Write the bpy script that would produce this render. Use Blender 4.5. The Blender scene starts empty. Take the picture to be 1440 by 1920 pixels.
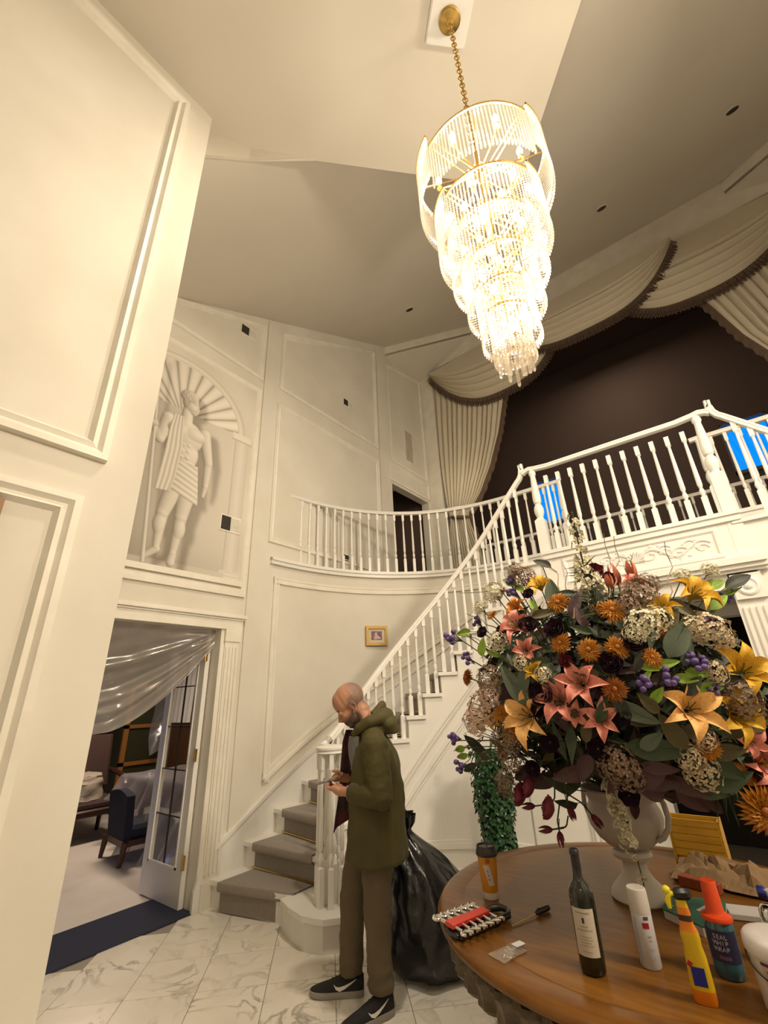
import bpy, math, random
import numpy as np
from mathutils import Vector, Matrix, noise

S = bpy.context.scene
COL = S.collection
R = math.radians
PI = math.pi

# ---------------------------------------------------------------- camera
# house axes: x runs along the landing front, y along the statue wall, z up
PITCH, ROLL, YAW, F_PX = R(22.77), R(-2.39), R(37.5), 826.0
def house(v):
    c, s = math.cos(YAW), math.sin(YAW)
    return Vector((v[0] * c - v[1] * s, v[0] * s + v[1] * c, v[2]))
_f = Vector((0, math.cos(PITCH), math.sin(PITCH)))
_u = Vector((0, -math.sin(PITCH), math.cos(PITCH)))
_r = Vector((1, 0, 0))
_r2 = _r * math.cos(ROLL) + _u * math.sin(ROLL)
_u2 = _u * math.cos(ROLL) - _r * math.sin(ROLL)
cx_, cy_, cz_ = house(_r2), house(_u2), -house(_f)
cam_data = bpy.data.cameras.new('camera')
cam_data.sensor_fit = 'HORIZONTAL'
cam_data.sensor_width = 36
cam_data.lens = F_PX / 1440 * 36
cam_data.clip_start = 0.02
cam = bpy.data.objects.new('camera', cam_data)
COL.objects.link(cam)
cam.matrix_world = Matrix(((cx_.x, cy_.x, cz_.x, 0), (cx_.y, cy_.y, cz_.y, 0), (cx_.z, cy_.z, cz_.z, 1.65), (0, 0, 0, 1)))
S.camera = cam

# ---------------------------------------------------------------- world (dusk sky), exposure
W = bpy.data.worlds.new('dusk')
S.world = W
W.use_nodes = True
W.node_tree.nodes['Background'].inputs[0].default_value = (0.0, 0.26, 1.0, 1)
W.node_tree.nodes['Background'].inputs[1].default_value = 1.7
S.view_settings.view_transform = 'Standard'
S.view_settings.look = 'None'
S.view_settings.gamma = 1
S.view_settings.use_curve_mapping = False
S.view_settings.exposure = -0.42
S.cycles.max_bounces = 7
S.cycles.diffuse_bounces = 4
S.cycles.glossy_bounces = 3
S.cycles.transmission_bounces = 5
S.cycles.transparent_max_bounces = 16
S.cycles.sample_clamp_indirect = 6
S.cycles.caustics_reflective = False
S.cycles.caustics_refractive = False

# ---------------------------------------------------------------- dining room lamp, plus unseen lights added as fill
LAMP = (1.0, 0.85, 0.645)
def lamp(name, kind, loc, power, size=0.1, col=LAMP, rot=None):
    d = bpy.data.lights.new(name, kind)
    d.energy = power
    d.color = col
    if kind == 'AREA':
        d.shape = 'DISK'
        d.size = size
    else:
        d.shadow_soft_size = size
    o = bpy.data.objects.new(name, d)
    COL.objects.link(o)
    o.location = loc
    if rot: o.rotation_euler = rot
    return o
lamp('dining_lamp', 'AREA', (-7.3, 3.2, 2.62), 58, 0.6, (1, 0.80, 0.62))
lamp('entry_fill_light', 'AREA', (0.6, -1.6, 3.6), 14, 0.9, (1, 0.88, 0.70))  # added fill from behind the camera, not a real fixture
_d = (Vector((-2.6, 3.6, 0.6)) - Vector((2.75, 2.3, 4.6))).to_track_quat('-Z', 'Y').to_euler()
lamp('right_fill_light', 'AREA', (2.75, 2.3, 4.6), 250, 0.8, LAMP, _d)  # added fill from the right to lift the curved wall and stair
lamp('family_room_fill_light', 'AREA', (-0.8, 9.2, 9.4), 62, 0.8, (1, 0.80, 0.6))  # added light that brightens the brown far wall
lamp('floor_fill_light', 'AREA', (-1.15, 2.20, 6.12), 130, 0.25, LAMP)  # added light aimed down to brighten the floor, no fixture here
lamp('upper_hall_fill_light', 'POINT', (-3.4, 6.5, 5.4), 10, 0.12, (1, 0.84, 0.6))  # hidden light added as ambient for the upper gallery

# ---------------------------------------------------------------- materials
def lin(h):
    if isinstance(h, str):
        h = h.lstrip('#')
        c = [int(h[i:i + 2], 16) / 255 for i in (0, 2, 4)]
    else:
        c = h
    return [x / 12.92 if x <= 0.04045 else ((x + 0.055) / 1.055) ** 2.4 for x in c] + [1]
def mat(name, col, rough=0.6, metal=0.0, var=None, vscale=6.0, bump=0.0, bscale=60.0, spec=0.5, coat=0.0, trans=0.0, sheen=0.0, stretch=None, emit=None):
    m = bpy.data.materials.new(name)
    m.use_nodes = True
    nt = m.node_tree
    b = nt.nodes['Principled BSDF']
    c = lin(col) if isinstance(col, str) else list(col) + [1]
    b.inputs['Base Color'].default_value = c
    b.inputs['Roughness'].default_value = rough
    b.inputs['Metallic'].default_value = metal
    b.inputs['Specular IOR Level'].default_value = spec
    b.inputs['Coat Weight'].default_value = coat
    b.inputs['Transmission Weight'].default_value = trans
    b.inputs['Sheen Weight'].default_value = sheen
    if emit:
        b.inputs['Emission Color'].default_value = list(emit[0]) + [1]
        b.inputs['Emission Strength'].default_value = emit[1]
    if var or bump:
        tc = nt.nodes.new('ShaderNodeTexCoord')
        mp = nt.nodes.new('ShaderNodeMapping')
        nt.links.new(tc.outputs['Object'], mp.inputs[0])
        if stretch: mp.inputs['Scale'].default_value = stretch
    if var:
        n = nt.nodes.new('ShaderNodeTexNoise')
        n.inputs['Scale'].default_value = vscale
        n.inputs['Detail'].default_value = 5
        nt.links.new(mp.outputs[0], n.inputs['Vector'])
        rp = nt.nodes.new('ShaderNodeValToRGB')
        rp.color_ramp.elements[0].position = 0.35
        rp.color_ramp.elements[1].position = 0.65
        rp.color_ramp.elements[0].color = c
        rp.color_ramp.elements[1].color = lin(var) if isinstance(var, str) else list(var) + [1]
        nt.links.new(n.outputs['Fac'], rp.inputs[0])
        nt.links.new(rp.outputs[0], b.inputs['Base Color'])
    if bump:
        n2 = nt.nodes.new('ShaderNodeTexNoise')
        n2.inputs['Scale'].default_value = bscale
        n2.inputs['Detail'].default_value = 3
        nt.links.new(mp.outputs[0], n2.inputs['Vector'])
        bp = nt.nodes.new('ShaderNodeBump')
        bp.inputs['Strength'].default_value = bump
        bp.inputs['Distance'].default_value = 0.01
        nt.links.new(n2.outputs['Fac'], bp.inputs['Height'])
        nt.links.new(bp.outputs[0], b.inputs['Normal'])
    return m

M = {}
M['wall'] = mat('painted_plaster', (0.66, 0.62, 0.54), 0.75, var=(0.72, 0.685, 0.61), vscale=1.6, bump=0.04, bscale=30)
M['trim'] = mat('marbled_trim_paint', (0.74, 0.70, 0.61), 0.5, var=(0.80, 0.765, 0.69), vscale=5)
M['ceil'] = mat('ceiling_paint', (0.67, 0.62, 0.54), 0.85, var=(0.70, 0.655, 0.575), vscale=0.9)
M['white'] = mat('white_gloss_paint', (0.80, 0.78, 0.74), 0.35)
M['whitewall'] = mat('white_panel_paint', (0.76, 0.74, 0.70), 0.5)
M['brown'] = mat('brown_wall_paint', (0.115, 0.075, 0.060), 0.8)
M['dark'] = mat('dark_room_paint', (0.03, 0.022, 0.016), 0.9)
M['curtain'] = mat('cream_curtain', (0.60, 0.54, 0.43), 0.8, bump=0.1, bscale=300)
M['fringe'] = mat('brown_fringe', (0.13, 0.085, 0.06), 0.9, bump=0.3, bscale=200)
M['carpet'] = mat('taupe_carpet', (0.26, 0.225, 0.19), 0.95, var=(0.30, 0.26, 0.22), vscale=40, bump=0.5, bscale=400, sheen=0.3)
M['brass'] = mat('brass', (0.62, 0.42, 0.14), 0.3, metal=1)
M['gold'] = mat('gold_plate', (0.85, 0.55, 0.2), 0.25, metal=1)
M['chrome'] = mat('chrome', (0.8, 0.8, 0.8), 0.12, metal=1)
M['black'] = mat('black_plastic', (0.012, 0.011, 0.011), 0.35)
M['navy'] = mat('navy_carpet', (0.022, 0.026, 0.055), 0.95, bump=0.4, bscale=400)

# ---------------------------------------------------------------- mesh building
BASE = {}
class MB:
    def __init__(s): s.v, s.f, s.m = [], [], []
    def add(s, vs, fs, mi=0):
        n = len(s.v)
        s.v += [tuple(map(float, p)) for p in vs]
        s.f += [tuple(i + n for i in f) for f in fs]
        s.m += [mi] * len(fs)
        return s
    def box(s, x0, x1, y0, y1, z0, z1, mi=0):
        return s.add([(x0, y0, z0), (x1, y0, z0), (x1, y1, z0), (x0, y1, z0), (x0, y0, z1), (x1, y0, z1), (x1, y1, z1), (x0, y1, z1)],
                     [(3, 2, 1, 0), (4, 5, 6, 7), (0, 1, 5, 4), (1, 2, 6, 5), (2, 3, 7, 6), (3, 0, 4, 7)], mi)
    def obox(s, c, sz, M4=None, mi=0, bev=0.0):
        x, y, z = sz[0] / 2, sz[1] / 2, sz[2] / 2
        if bev:
            b = min(bev, x, y, z) * 0.99
            pts = []
            for lz, k in ((-z, b), (-z + b, 0), (z - b, 0), (z, b)):
                X, Y = x - k, y - k
                q = min(b, X * .9, Y * .9)
                pts += [(-X + q, -Y, lz), (X - q, -Y, lz), (X, -Y + q, lz), (X, Y - q, lz), (X - q, Y, lz), (-X + q, Y, lz), (-X, Y - q, lz), (-X, -Y + q, lz)]
            fs = []
            for L in range(3):
                for i in range(8): fs.append((L * 8 + i, L * 8 + (i + 1) % 8, L * 8 + 8 + (i + 1) % 8, L * 8 + 8 + i))
            fs += [tuple(range(7, -1, -1)), tuple(range(24, 32))]
        else:
            pts = [(-x, -y, -z), (x, -y, -z), (x, y, -z), (-x, y, -z), (-x, -y, z), (x, -y, z), (x, y, z), (-x, y, z)]
            fs = [(3, 2, 1, 0), (4, 5, 6, 7), (0, 1, 5, 4), (1, 2, 6, 5), (2, 3, 7, 6), (3, 0, 4, 7)]
        out = []
        for p in pts:
            p = Vector(p)
            if M4 is not None: p = M4 @ p
            out.append(p + Vector(c))
        return s.add(out, fs, mi)
    def prism(s, poly, z0, z1, mi=0):
        n = len(poly)
        za = (lambda p: z0) if not callable(z0) else z0
        zb = (lambda p: z1) if not callable(z1) else z1
        vs = [(p[0], p[1], za(p)) for p in poly] + [(p[0], p[1], zb(p)) for p in poly]
        area = sum(poly[i][0] * poly[(i + 1) % n][1] - poly[(i + 1) % n][0] * poly[i][1] for i in range(n))
        fs = [tuple(range(n - 1, -1, -1)), tuple(range(n, 2 * n))] + [(i, (i + 1) % n, n + (i + 1) % n, n + i) for i in range(n)]
        if area < 0: fs = [f[::-1] for f in fs]
        return s.add(vs, fs, mi)
    def grid(s, P, cu=False, cv=False, mi=0, flip=False):
        nu, nv = len(P), len(P[0])
        vs = [p for row in P for p in row]
        fs = []
        for i in range(nu if cu else nu - 1):
            for j in range(nv if cv else nv - 1):
                a, b = i * nv + j, ((i + 1) % nu) * nv + j
                c, d = ((i + 1) % nu) * nv + (j + 1) % nv, i * nv + (j + 1) % nv
                fs.append((a, d, c, b) if flip else (a, b, c, d))
        return s.add(vs, fs, mi)
    def tube(s, path, r, n=8, cap=True, mi=0, closed=False, sq=None):
        P = [Vector(p) for p in path]
        m = len(P)
        rs = r if isinstance(r, (list, tuple)) else [r] * m
        T = []
        for i in range(m):
            a = P[(i - 1) % m] if closed else P[max(i - 1, 0)]
            b = P[(i + 1) % m] if closed else P[min(i + 1, m - 1)]
            t = (b - a)
            T.append(t.normalized() if t.length > 1e-9 else Vector((0, 0, 1)))
        nrm = T[0].orthogonal().normalized()
        rows = []
        for i in range(m):
            nrm = (nrm - T[i] * nrm.dot(T[i]))
            nrm = nrm.normalized() if nrm.length > 1e-6 else T[i].orthogonal().normalized()
            bi = T[i].cross(nrm)
            rows.append([P[i] + (nrm * math.cos(2 * PI * k / n) + bi * math.sin(2 * PI * k / n)) * rs[i] for k in range(n)])
        s.grid(rows, cu=closed, cv=True, mi=mi)
        if cap and not closed:
            s.add(rows[0], [tuple(range(n))], mi)
            s.add(rows[-1], [tuple(range(n - 1, -1, -1))], mi)
        return s
    def lathe(s, prof, c=(0, 0, 0), n=16, M4=None, mi=0, flute=None, ang=(0, 2 * PI)):
        rows = []
        full = abs(ang[1] - ang[0] - 2 * PI) < 1e-6
        for (r, z) in prof:
            row = []
            for k in range(n if full else n + 1):
                a = ang[0] + (ang[1] - ang[0]) * k / n
                rr = r * (flute(a, z) if flute else 1)
                p = Vector((rr * math.cos(a), rr * math.sin(a), z))
                if M4 is not None: p = M4 @ p
                row.append(p + Vector(c))
            rows.append(row)
        return s.grid(rows, cv=full, mi=mi, flip=True)
    def sphere(s, c, r, nu=10, nv=8, sc=(1, 1, 1), M4=None, mi=0):
        rows = []
        for j in range(nv + 1):
            t = PI * j / nv
            row = []
            for k in range(nu):
                a = 2 * PI * k / nu
                p = Vector((r * sc[0] * math.sin(t) * math.cos(a), r * sc[1] * math.sin(t) * math.sin(a), r * sc[2] * math.cos(t)))
                if M4 is not None: p = M4 @ p
                row.append(p + Vector(c))
            rows.append(row)
        return s.grid(rows, cv=True, mi=mi)
    def mesh(s, name, mats, smooth=False, off=(0, 0, 0)):
        me = bpy.data.meshes.new(name)
        ox, oy, oz = off
        me.from_pydata([(a - ox, b - oy, c - oz) for a, b, c in s.v], [], s.f)
        for m in (mats if isinstance(mats, (list, tuple)) else [mats]): me.materials.append(m)
        me.polygons.foreach_set('material_index', s.m)
        if smooth:
            me.polygons.foreach_set('use_smooth', [True] * len(s.f))
            if smooth != 'all':
                try: me.set_sharp_from_angle(angle=R(smooth if smooth is not True else 40))
                except Exception: pass
        me.update()
        return me
    def build(s, name, mats, parent=None, smooth=False, kind=None):
        off = BASE.get(parent.name, (0, 0, 0)) if parent else (0, 0, 0)
        o = bpy.data.objects.new(name, s.mesh(name, mats, smooth, off))
        COL.objects.link(o)
        if parent:
            o.parent = parent
            BASE[o.name] = off
        if kind: o['kind'] = kind
        return o

def thing(name, label, cat, loc=(0, 0, 0), group=None):
    o = bpy.data.objects.new(name, None)
    COL.objects.link(o)
    o.empty_display_size = 0.1
    o.location = loc
    BASE[o.name] = tuple(loc)
    return tag(o, label, cat, group)
def tag(o, label, cat, group=None):
    o['label'] = label
    o['category'] = cat
    if group: o['group'] = group
    return o
def struct(o):
    o['kind'] = 'structure'
    BASE.setdefault(o.name, (0, 0, 0))
    return o
def piece(name, me, parent, loc, rot=(0, 0, 0), sc=(1, 1, 1)):
    o = bpy.data.objects.new(name, me)
    COL.objects.link(o)
    o.parent = parent
    b = BASE[parent.name]
    o.location = (loc[0] - b[0], loc[1] - b[1], loc[2] - b[2])
    o.rotation_euler = rot
    o.scale = sc
    return o

# polyline helpers
def resample(pts, n):
    P = [np.array(p, float) for p in pts]
    L = [0]
    for a, b in zip(P, P[1:]): L.append(L[-1] + np.linalg.norm(b - a))
    out = []
    for i in range(n):
        t = L[-1] * i / (n - 1)
        k = max(0, min(len(P) - 2, int(np.searchsorted(L, t)) - 1))
        u = (t - L[k]) / max(1e-9, L[k + 1] - L[k])
        out.append(P[k] + (P[k + 1] - P[k]) * u)
    return out
class Path2:
    """plan polyline with arc-length lookup"""
    def __init__(s, pts):
        s.P = [np.array(p, float) for p in pts]
        s.L = [0]
        for a, b in zip(s.P, s.P[1:]): s.L.append(s.L[-1] + float(np.linalg.norm(b - a)))
        s.len = s.L[-1]
    def at(s, t, off=0.0):
        k = max(0, min(len(s.P) - 2, int(np.searchsorted(s.L, t)) - 1))
        d = s.P[k + 1] - s.P[k]
        d = d / np.linalg.norm(d)
        p = s.P[k] + d * (t - s.L[k])
        # smooth the normal a little
        k2 = max(0, min(len(s.P) - 2, int(np.searchsorted(s.L, t + 0.05)) - 1)); k0 = max(0, min(len(s.P) - 2, int(np.searchsorted(s.L, max(0, t - 0.05))) - 1))
        e = (s.P[k2 + 1] - s.P[k2]); e = e / np.linalg.norm(e); g = (s.P[k0 + 1] - s.P[k0]); g = g / np.linalg.norm(g)
        e = e + g + d
        e = e / np.linalg.norm(e)
        return p + np.array([e[1], -e[0]]) * off      # positive offset = to the right of travel
    def ang(s, t):
        a, b = s.at(t - 0.03), s.at(t + 0.03)
        return math.atan2(b[1] - a[1], b[0] - a[0])
def strip(mb, path, s0, s1, n, o0, o1, zb, zt, mi=0):
    """a solid band along a plan path between offsets o0 and o1 and heights zb(s), zt(s)"""
    zb = zb if callable(zb) else (lambda s, z=zb: z)
    zt = zt if callable(zt) else (lambda s, z=zt: z)
    rows = []
    for i in range(n + 1):
        t = s0 + (s1 - s0) * i / n
        a, b = path.at(t, o0), path.at(t, o1)
        rows.append([(a[0], a[1], zb(t)), (b[0], b[1], zb(t)), (b[0], b[1], zt(t)), (a[0], a[1], zt(t))])
    mb.grid(rows, cv=True, mi=mi, flip=(o1 > o0))
    mb.add(rows[0], [(0, 1, 2, 3) if o1 < o0 else (3, 2, 1, 0)], mi)
    mb.add(rows[-1], [(3, 2, 1, 0) if o1 < o0 else (0, 1, 2, 3)], mi)
    return mb
# ================================================================= setting
XW = -4.34                       # statue wall
def ztop(y): return 6.25 + 0.53 * (y - 1.58)
SYM = -0.60

# ---- floor: grout bed and one object per marble tile (laid on the diagonal)
def marble():
    m = bpy.data.materials.new('marble_tile')
    m.use_nodes = True
    nt = m.node_tree
    b = nt.nodes['Principled BSDF']
    N = nt.nodes.new
    tc = N('ShaderNodeTexCoord'); oi = N('ShaderNodeObjectInfo')
    vm = N('ShaderNodeVectorMath'); vm.operation = 'MULTIPLY_ADD'
    cmb = N('ShaderNodeCombineXYZ')
    mul = N('ShaderNodeMath'); mul.operation = 'MULTIPLY'; mul.inputs[1].default_value = 37
    nt.links.new(oi.outputs['Random'], mul.inputs[0])
    for i in range(3): nt.links.new(mul.outputs[0], cmb.inputs[i])
    vm.inputs[1].default_value = (1, 1, 1)
    nt.links.new(tc.outputs['Object'], vm.inputs[0]); nt.links.new(cmb.outputs[0], vm.inputs[2])
    n1 = N('ShaderNodeTexNoise'); n1.inputs['Scale'].default_value = 2.2; n1.inputs['Detail'].default_value = 6; n1.inputs['Distortion'].default_value = 1.4
    nt.links.new(vm.outputs[0], n1.inputs['Vector'])
    r1 = N('ShaderNodeValToRGB')                      # thin veins where the noise crosses one half
    e = r1.color_ramp.elements
    e[0].position = 0.455; e[0].color = (0, 0, 0, 1)
    e[1].position = 0.535; e[1].color = (0, 0, 0, 1)
    x = r1.color_ramp.elements.new(0.495); x.color = (1, 1, 1, 1)
    nt.links.new(n1.outputs['Fac'], r1.inputs[0])
    n2 = N('ShaderNodeTexNoise'); n2.inputs['Scale'].default_value = 3.0; n2.inputs['Detail'].default_value = 4
    nt.links.new(vm.outputs[0], n2.inputs['Vector'])
    m2 = N('ShaderNodeMath'); m2.operation = 'MULTIPLY'
    r2 = N('ShaderNodeValToRGB'); r2.color_ramp.elements[0].position = 0.42; r2.color_ramp.elements[1].position = 0.66
    nt.links.new(n2.outputs['Fac'], r2.inputs[0])
    nt.links.new(r1.outputs[0], m2.inputs[0]); nt.links.new(r2.outputs[0], m2.inputs[1])
    mx = N('ShaderNodeMix'); mx.data_type = 'RGBA'
    mx.inputs[6].default_value = (0.80, 0.755, 0.68, 1); mx.inputs[7].default_value = (0.36, 0.33, 0.295, 1)
    nt.links.new(m2.outputs[0], mx.inputs[0])
    mx2 = N('ShaderNodeMix'); mx2.data_type = 'RGBA'; mx2.blend_type = 'MULTIPLY'
    mx2.inputs[0].default_value = 0.5
    nt.links.new(mx.outputs[2], mx2.inputs[6])
    r3 = N('ShaderNodeValToRGB'); r3.color_ramp.elements[0].color = (0.80, 0.78, 0.75, 1); r3.color_ramp.elements[1].color = (1, 1, 1, 1)
    r3.color_ramp.elements[0].position = 0.3; r3.color_ramp.elements[1].position = 0.6
    nt.links.new(n2.outputs['Fac'], r3.inputs[0]); nt.links.new(r3.outputs[0], mx2.inputs[7])
    nt.links.new(mx2.outputs[2], b.inputs['Base Color'])
    b.inputs['Roughness'].default_value = 0.22
    return m
M['marble'] = marble()
M['grout'] = mat('grout', (0.30, 0.27, 0.23), 0.9)
fl = struct(MB().prism([(-4.34, -2.6), (3.4, -2.6), (3.4, 7.4), (-4.34, 7.4)], -0.12, -0.006).build('floor', M['grout']))
h = 0.2135
tile_me = MB().prism([(-h, -h), (h, -h), (h, h), (-h, h)], -0.03, 0.0).mesh('tile', M['marble'])
e2 = np.array([math.cos(R(45)), math.sin(R(45))]); e1 = np.array([-e2[1], e2[0]])
n_tiles = 0
for i in range(-9, 9):
    for j in range(-6, 10):
        p = e2 * (0.058 + 0.4315 * (i + 0.5)) + e1 * (3.805 + 0.4300 * (j - 3 + 0.5))
        if -4.25 < p[0] < 0.5 and 0.3 < p[1] < 5.6:
            # skip what the stair, the landing and the table cover
            if -.33 * p[0] - .25 < p[1] and not (p[0] < -3.4 and p[1] > 3.3) and not (p[0] < -2.4 and p[1] > 4.5) and not (p[1] > 5.0 and p[0] < -1.3):
                piece('tile', tile_me, fl, (p[0], p[1], 0), (0, 0, R(45))); n_tiles += 1

# ---- walls
def yzcol(mb, y0, y1, z0, zt0, zt1, x0, x1):
    vs = [(x0, y0, z0), (x1, y0, z0), (x1, y1, z0), (x0, y1, z0), (x0, y0, zt0), (x1, y0, zt0), (x1, y1, zt1), (x0, y1, zt1)]
    mb.add(vs, [(3, 2, 1, 0), (4, 5, 6, 7), (0, 1, 5, 4), (1, 2, 6, 5), (2, 3, 7, 6), (3, 0, 4, 7)])
mb = MB()
DY0, DY1, DZ = 1.30, 2.735, 2.387           # dining doorway
HY0, HY1, HZ0, HZ1 = 5.94, 7.17, 3.30, 5.31  # upstairs doorway
for y0, y1, z0, z1 in ((0.74, DY0, 0, None), (DY0, DY1, DZ, None), (DY1, HY0, 0, None), (HY0, HY1, 0, HZ0), (HY0, HY1, HZ1, None), (HY1, 7.35, 0, None)):
    yzcol(mb, y0, y1, z0, z1 or ztop(y0) + .1, z1 or ztop(y1) + .1, XW - 0.16, XW)
wall_statue = struct(mb.build('wall_side', M['wall']))
# near left wall of the entry, with its return
XL = -2.33
wall_left = struct(MB().box(XL - .17, XL, -2.6, 0.885, 0, 6.25).build('wall_left', M['wall']))
struct(MB().box(XW - .16, XL - .17, 0.74, 0.885, 0, 6.4).build('wall_return', M['wall']))
struct(MB().box(1.13, 1.30, -2.6, 0.885, 0, 6.25).build('wall_right', M['wall']))
struct(MB().box(1.30, 3.3, 0.74, 0.885, 0, 6.4).build('wall_return.001', M['wall']))
struct(MB().box(XL - .17, 1.3, -2.75, -2.6, 0, 6.25).build('wall_rear', M['wall']))
mb = MB(); yzcol(mb, 0.74, 7.35, 0, ztop(.74) + .1, ztop(7.35) + .1, 3.14, 3.30)
struct(mb.build('wall_right.001', M['wall']))

# ---- ceilings: flat pointed soffit over the entry and table, sloped ceiling beyond it
SOFZ = 6.20
foot = [(XL - .17, .885), (-2.287, 1.239), (-.541, 3.088), (.320, 2.157), (1.13, 1.30), (1.30, .885)]
soff = foot + [(1.30, -2.75), (XL - .17, -2.75)]
struct(MB().prism(soff, SOFZ, lambda p: max(SOFZ + .12, ztop(p[1]) + .06)).build('ceiling', M['ceil']))
APL = [(XW - .16, .74), (XL - .17, .74)] + foot + [(1.30, .74), (3.3, .74), (3.3, 5.95), (1.70, 7.2), (1.70, 7.4), (-2.90, 7.4), (-2.90, 7.2), (XW - .16, 5.92)]
struct(MB().prism(APL, lambda p: ztop(p[1]), lambda p: ztop(p[1]) + .12).build('ceiling_slope', M['ceil']))
# short dropped edge joining the soffit to the statue-wall end of the slope
mb = MB()
for (a, c) in (((XL - .17, .885), (-2.287, 1.239)), ((-2.287, 1.239), (-1.9, 1.65)), ((1.30, .885), (1.13, 1.30)), ((1.13, 1.30), (.75, 1.70))):
    d = np.array(c) - np.array(a); d /= np.linalg.norm(d); q = np.array([-d[1], d[0]]) * .03
    mb.prism([a, c, tuple(np.array(c) - q), tuple(np.array(a) - q)], lambda p: min(SOFZ - .002, ztop(p[1]) - .01), SOFZ + .15)
struct(mb.build('trim_11', M['ceil']))
# cut corners where the slope stops short of the curtain wall: fascia and dropped soffit
for mx in (1, -1):
    fxm = (lambda x: x) if mx == 1 else (lambda x: 2 * SYM - x)
    a, b, c = (fxm(XW - .0), 5.92), (fxm(-2.90), 7.25), (fxm(XW), 7.25)
    d = np.array([b[0] - a[0], b[1] - a[1]]); d /= np.linalg.norm(d); nn = np.array([-d[1], d[0]]) * (0.07 if mx == 1 else -0.07)
    struct(MB().prism([a, b, (b[0] + nn[0], b[1] + nn[1]), (a[0] + nn[0], a[1] + nn[1])], lambda p: ztop(min(p[1], 7.2)) - .24, lambda p: ztop(p[1]) + .05).build('trim_1' if mx == 1 else 'trim_2', M['trim']))
    zz = {0: ztop(5.92) - .28, 1: ztop(7.2) - .28, 2: 8.42}
    vs = [(a[0], a[1], zz[0]), (b[0], b[1], zz[1]), (c[0], c[1], zz[2])]
    vs += [(p[0], p[1], p[2] + .1) for p in vs]
    struct(MB().add(vs, [(0, 1, 2), (5, 4, 3), (0, 3, 4, 1), (1, 4, 5, 2), (2, 5, 3, 0)]).build('ceiling_corner', M['ceil']))

# ---- curtain wall (opening to the family room) and rooms beyond
CWY = 7.24
mb = MB()
mb.box(XW, -4.02, CWY, CWY + .16, 3.3, 8.6)
mb.box(XW - .16, 3.3, CWY, CWY + .16, 8.58, 10.0)
mb.box(2.82, 3.14, CWY, CWY + .16, 3.3, 8.6)
struct(mb.build('wall_back', M['trim']))
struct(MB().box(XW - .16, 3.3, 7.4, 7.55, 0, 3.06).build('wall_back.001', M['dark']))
mb = MB()
FY = 11.0
wins = [(-3.38, -2.60, 5.55, 6.79), (0.80, 1.62, 5.60, 6.79)]
xs = [-7.0, wins[0][0], wins[0][1], wins[1][0], wins[1][1], 6.0]
mb.box(xs[0], xs[1], FY, FY + .2, 0, 10); mb.box(xs[2], xs[3], FY, FY + .2, 0, 10); mb.box(xs[4], xs[5], FY, FY + .2, 0, 10)
for w_ in wins:
    mb.box(w_[0], w_[1], FY, FY + .2, 0, w_[2]); mb.box(w_[0], w_[1], FY, FY + .2, w_[3], 10)
struct(mb.build('wall_far', M['brown']))
struct(MB().box(-7.2, -7.0, 7.4, FY + .2, 0, 10).build('wall_far_left', M['brown']))
struct(MB().box(6.0, 6.2, 7.4, FY + .2, 0, 10).build('wall_far_right', M['brown']))
struct(MB().box(-7.2, XW - .16, 7.25, 7.4, 0, 10).build('wall_near_left', M['brown']))
struct(MB().box(3.3, 6.2, 7.25, 7.4, 0, 10).build('wall_near_right', M['brown']))
struct(MB().box(-7.2, 6.2, 7.25, FY + .2, 9.9, 10.0).build('ceiling_far', M['brown']))
struct(MB().box(-10.4, 6.3, -2.9, FY + .3, 10.02, 10.2).build('roof_light_block', M['dark']))  # unseen cover added over everything to keep sky light from leaking in
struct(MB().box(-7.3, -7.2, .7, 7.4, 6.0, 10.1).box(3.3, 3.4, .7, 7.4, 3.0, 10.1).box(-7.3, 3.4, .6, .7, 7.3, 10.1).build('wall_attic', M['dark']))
struct(MB().box(-7.2, 6.2, 7.4, FY + .2, -.1, 0).build('floor_far', M['carpet']))
M['winframe'] = mat('blue_grey_window_frame', (0.16, 0.18, 0.24), 0.5)
M['glass'] = mat('window_glass', (1, 1, 1), 0.02, trans=1.0)
def thin_glass(name, tint=(1, 1, 1), gl=0.08, rough=0.03):
    m = bpy.data.materials.new(name); m.use_nodes = True
    nt = m.node_tree; nt.nodes.clear()
    o = nt.nodes.new('ShaderNodeOutputMaterial'); t = nt.nodes.new('ShaderNodeBsdfTransparent'); g = nt.nodes.new('ShaderNodeBsdfGlossy')
    t.inputs[0].default_value = list(tint) + [1]; g.inputs['Roughness'].default_value = rough
    x = nt.nodes.new('ShaderNodeMixShader'); x.inputs[0].default_value = gl
    nt.links.new(t.outputs[0], x.inputs[1]); nt.links.new(g.outputs[0], x.inputs[2]); nt.links.new(x.outputs[0], o.inputs[0])
    return m
M['pane'] = thin_glass('clear_pane', gl=0.05)
for i, w_ in enumerate(wins):
    mb = MB(); t = .05
    mb.box(w_[0], w_[0] + t, FY - .02, FY + .1, w_[2], w_[3]); mb.box(w_[1] - t, w_[1], FY - .02, FY + .1, w_[2], w_[3])
    mb.box(w_[0], w_[1], FY - .02, FY + .1, w_[2], w_[2] + t * 1.5); mb.box(w_[0], w_[1], FY - .02, FY + .1, w_[3] - t * .4, w_[3])
    wo = struct(mb.build('window_%d' % (i + 1), M['winframe']))
    MB().box(w_[0] + t, w_[1] - t, FY + .08, FY + .09, w_[2] + t, w_[3] - t * .4).build('pane', M['pane'], wo)

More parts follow.
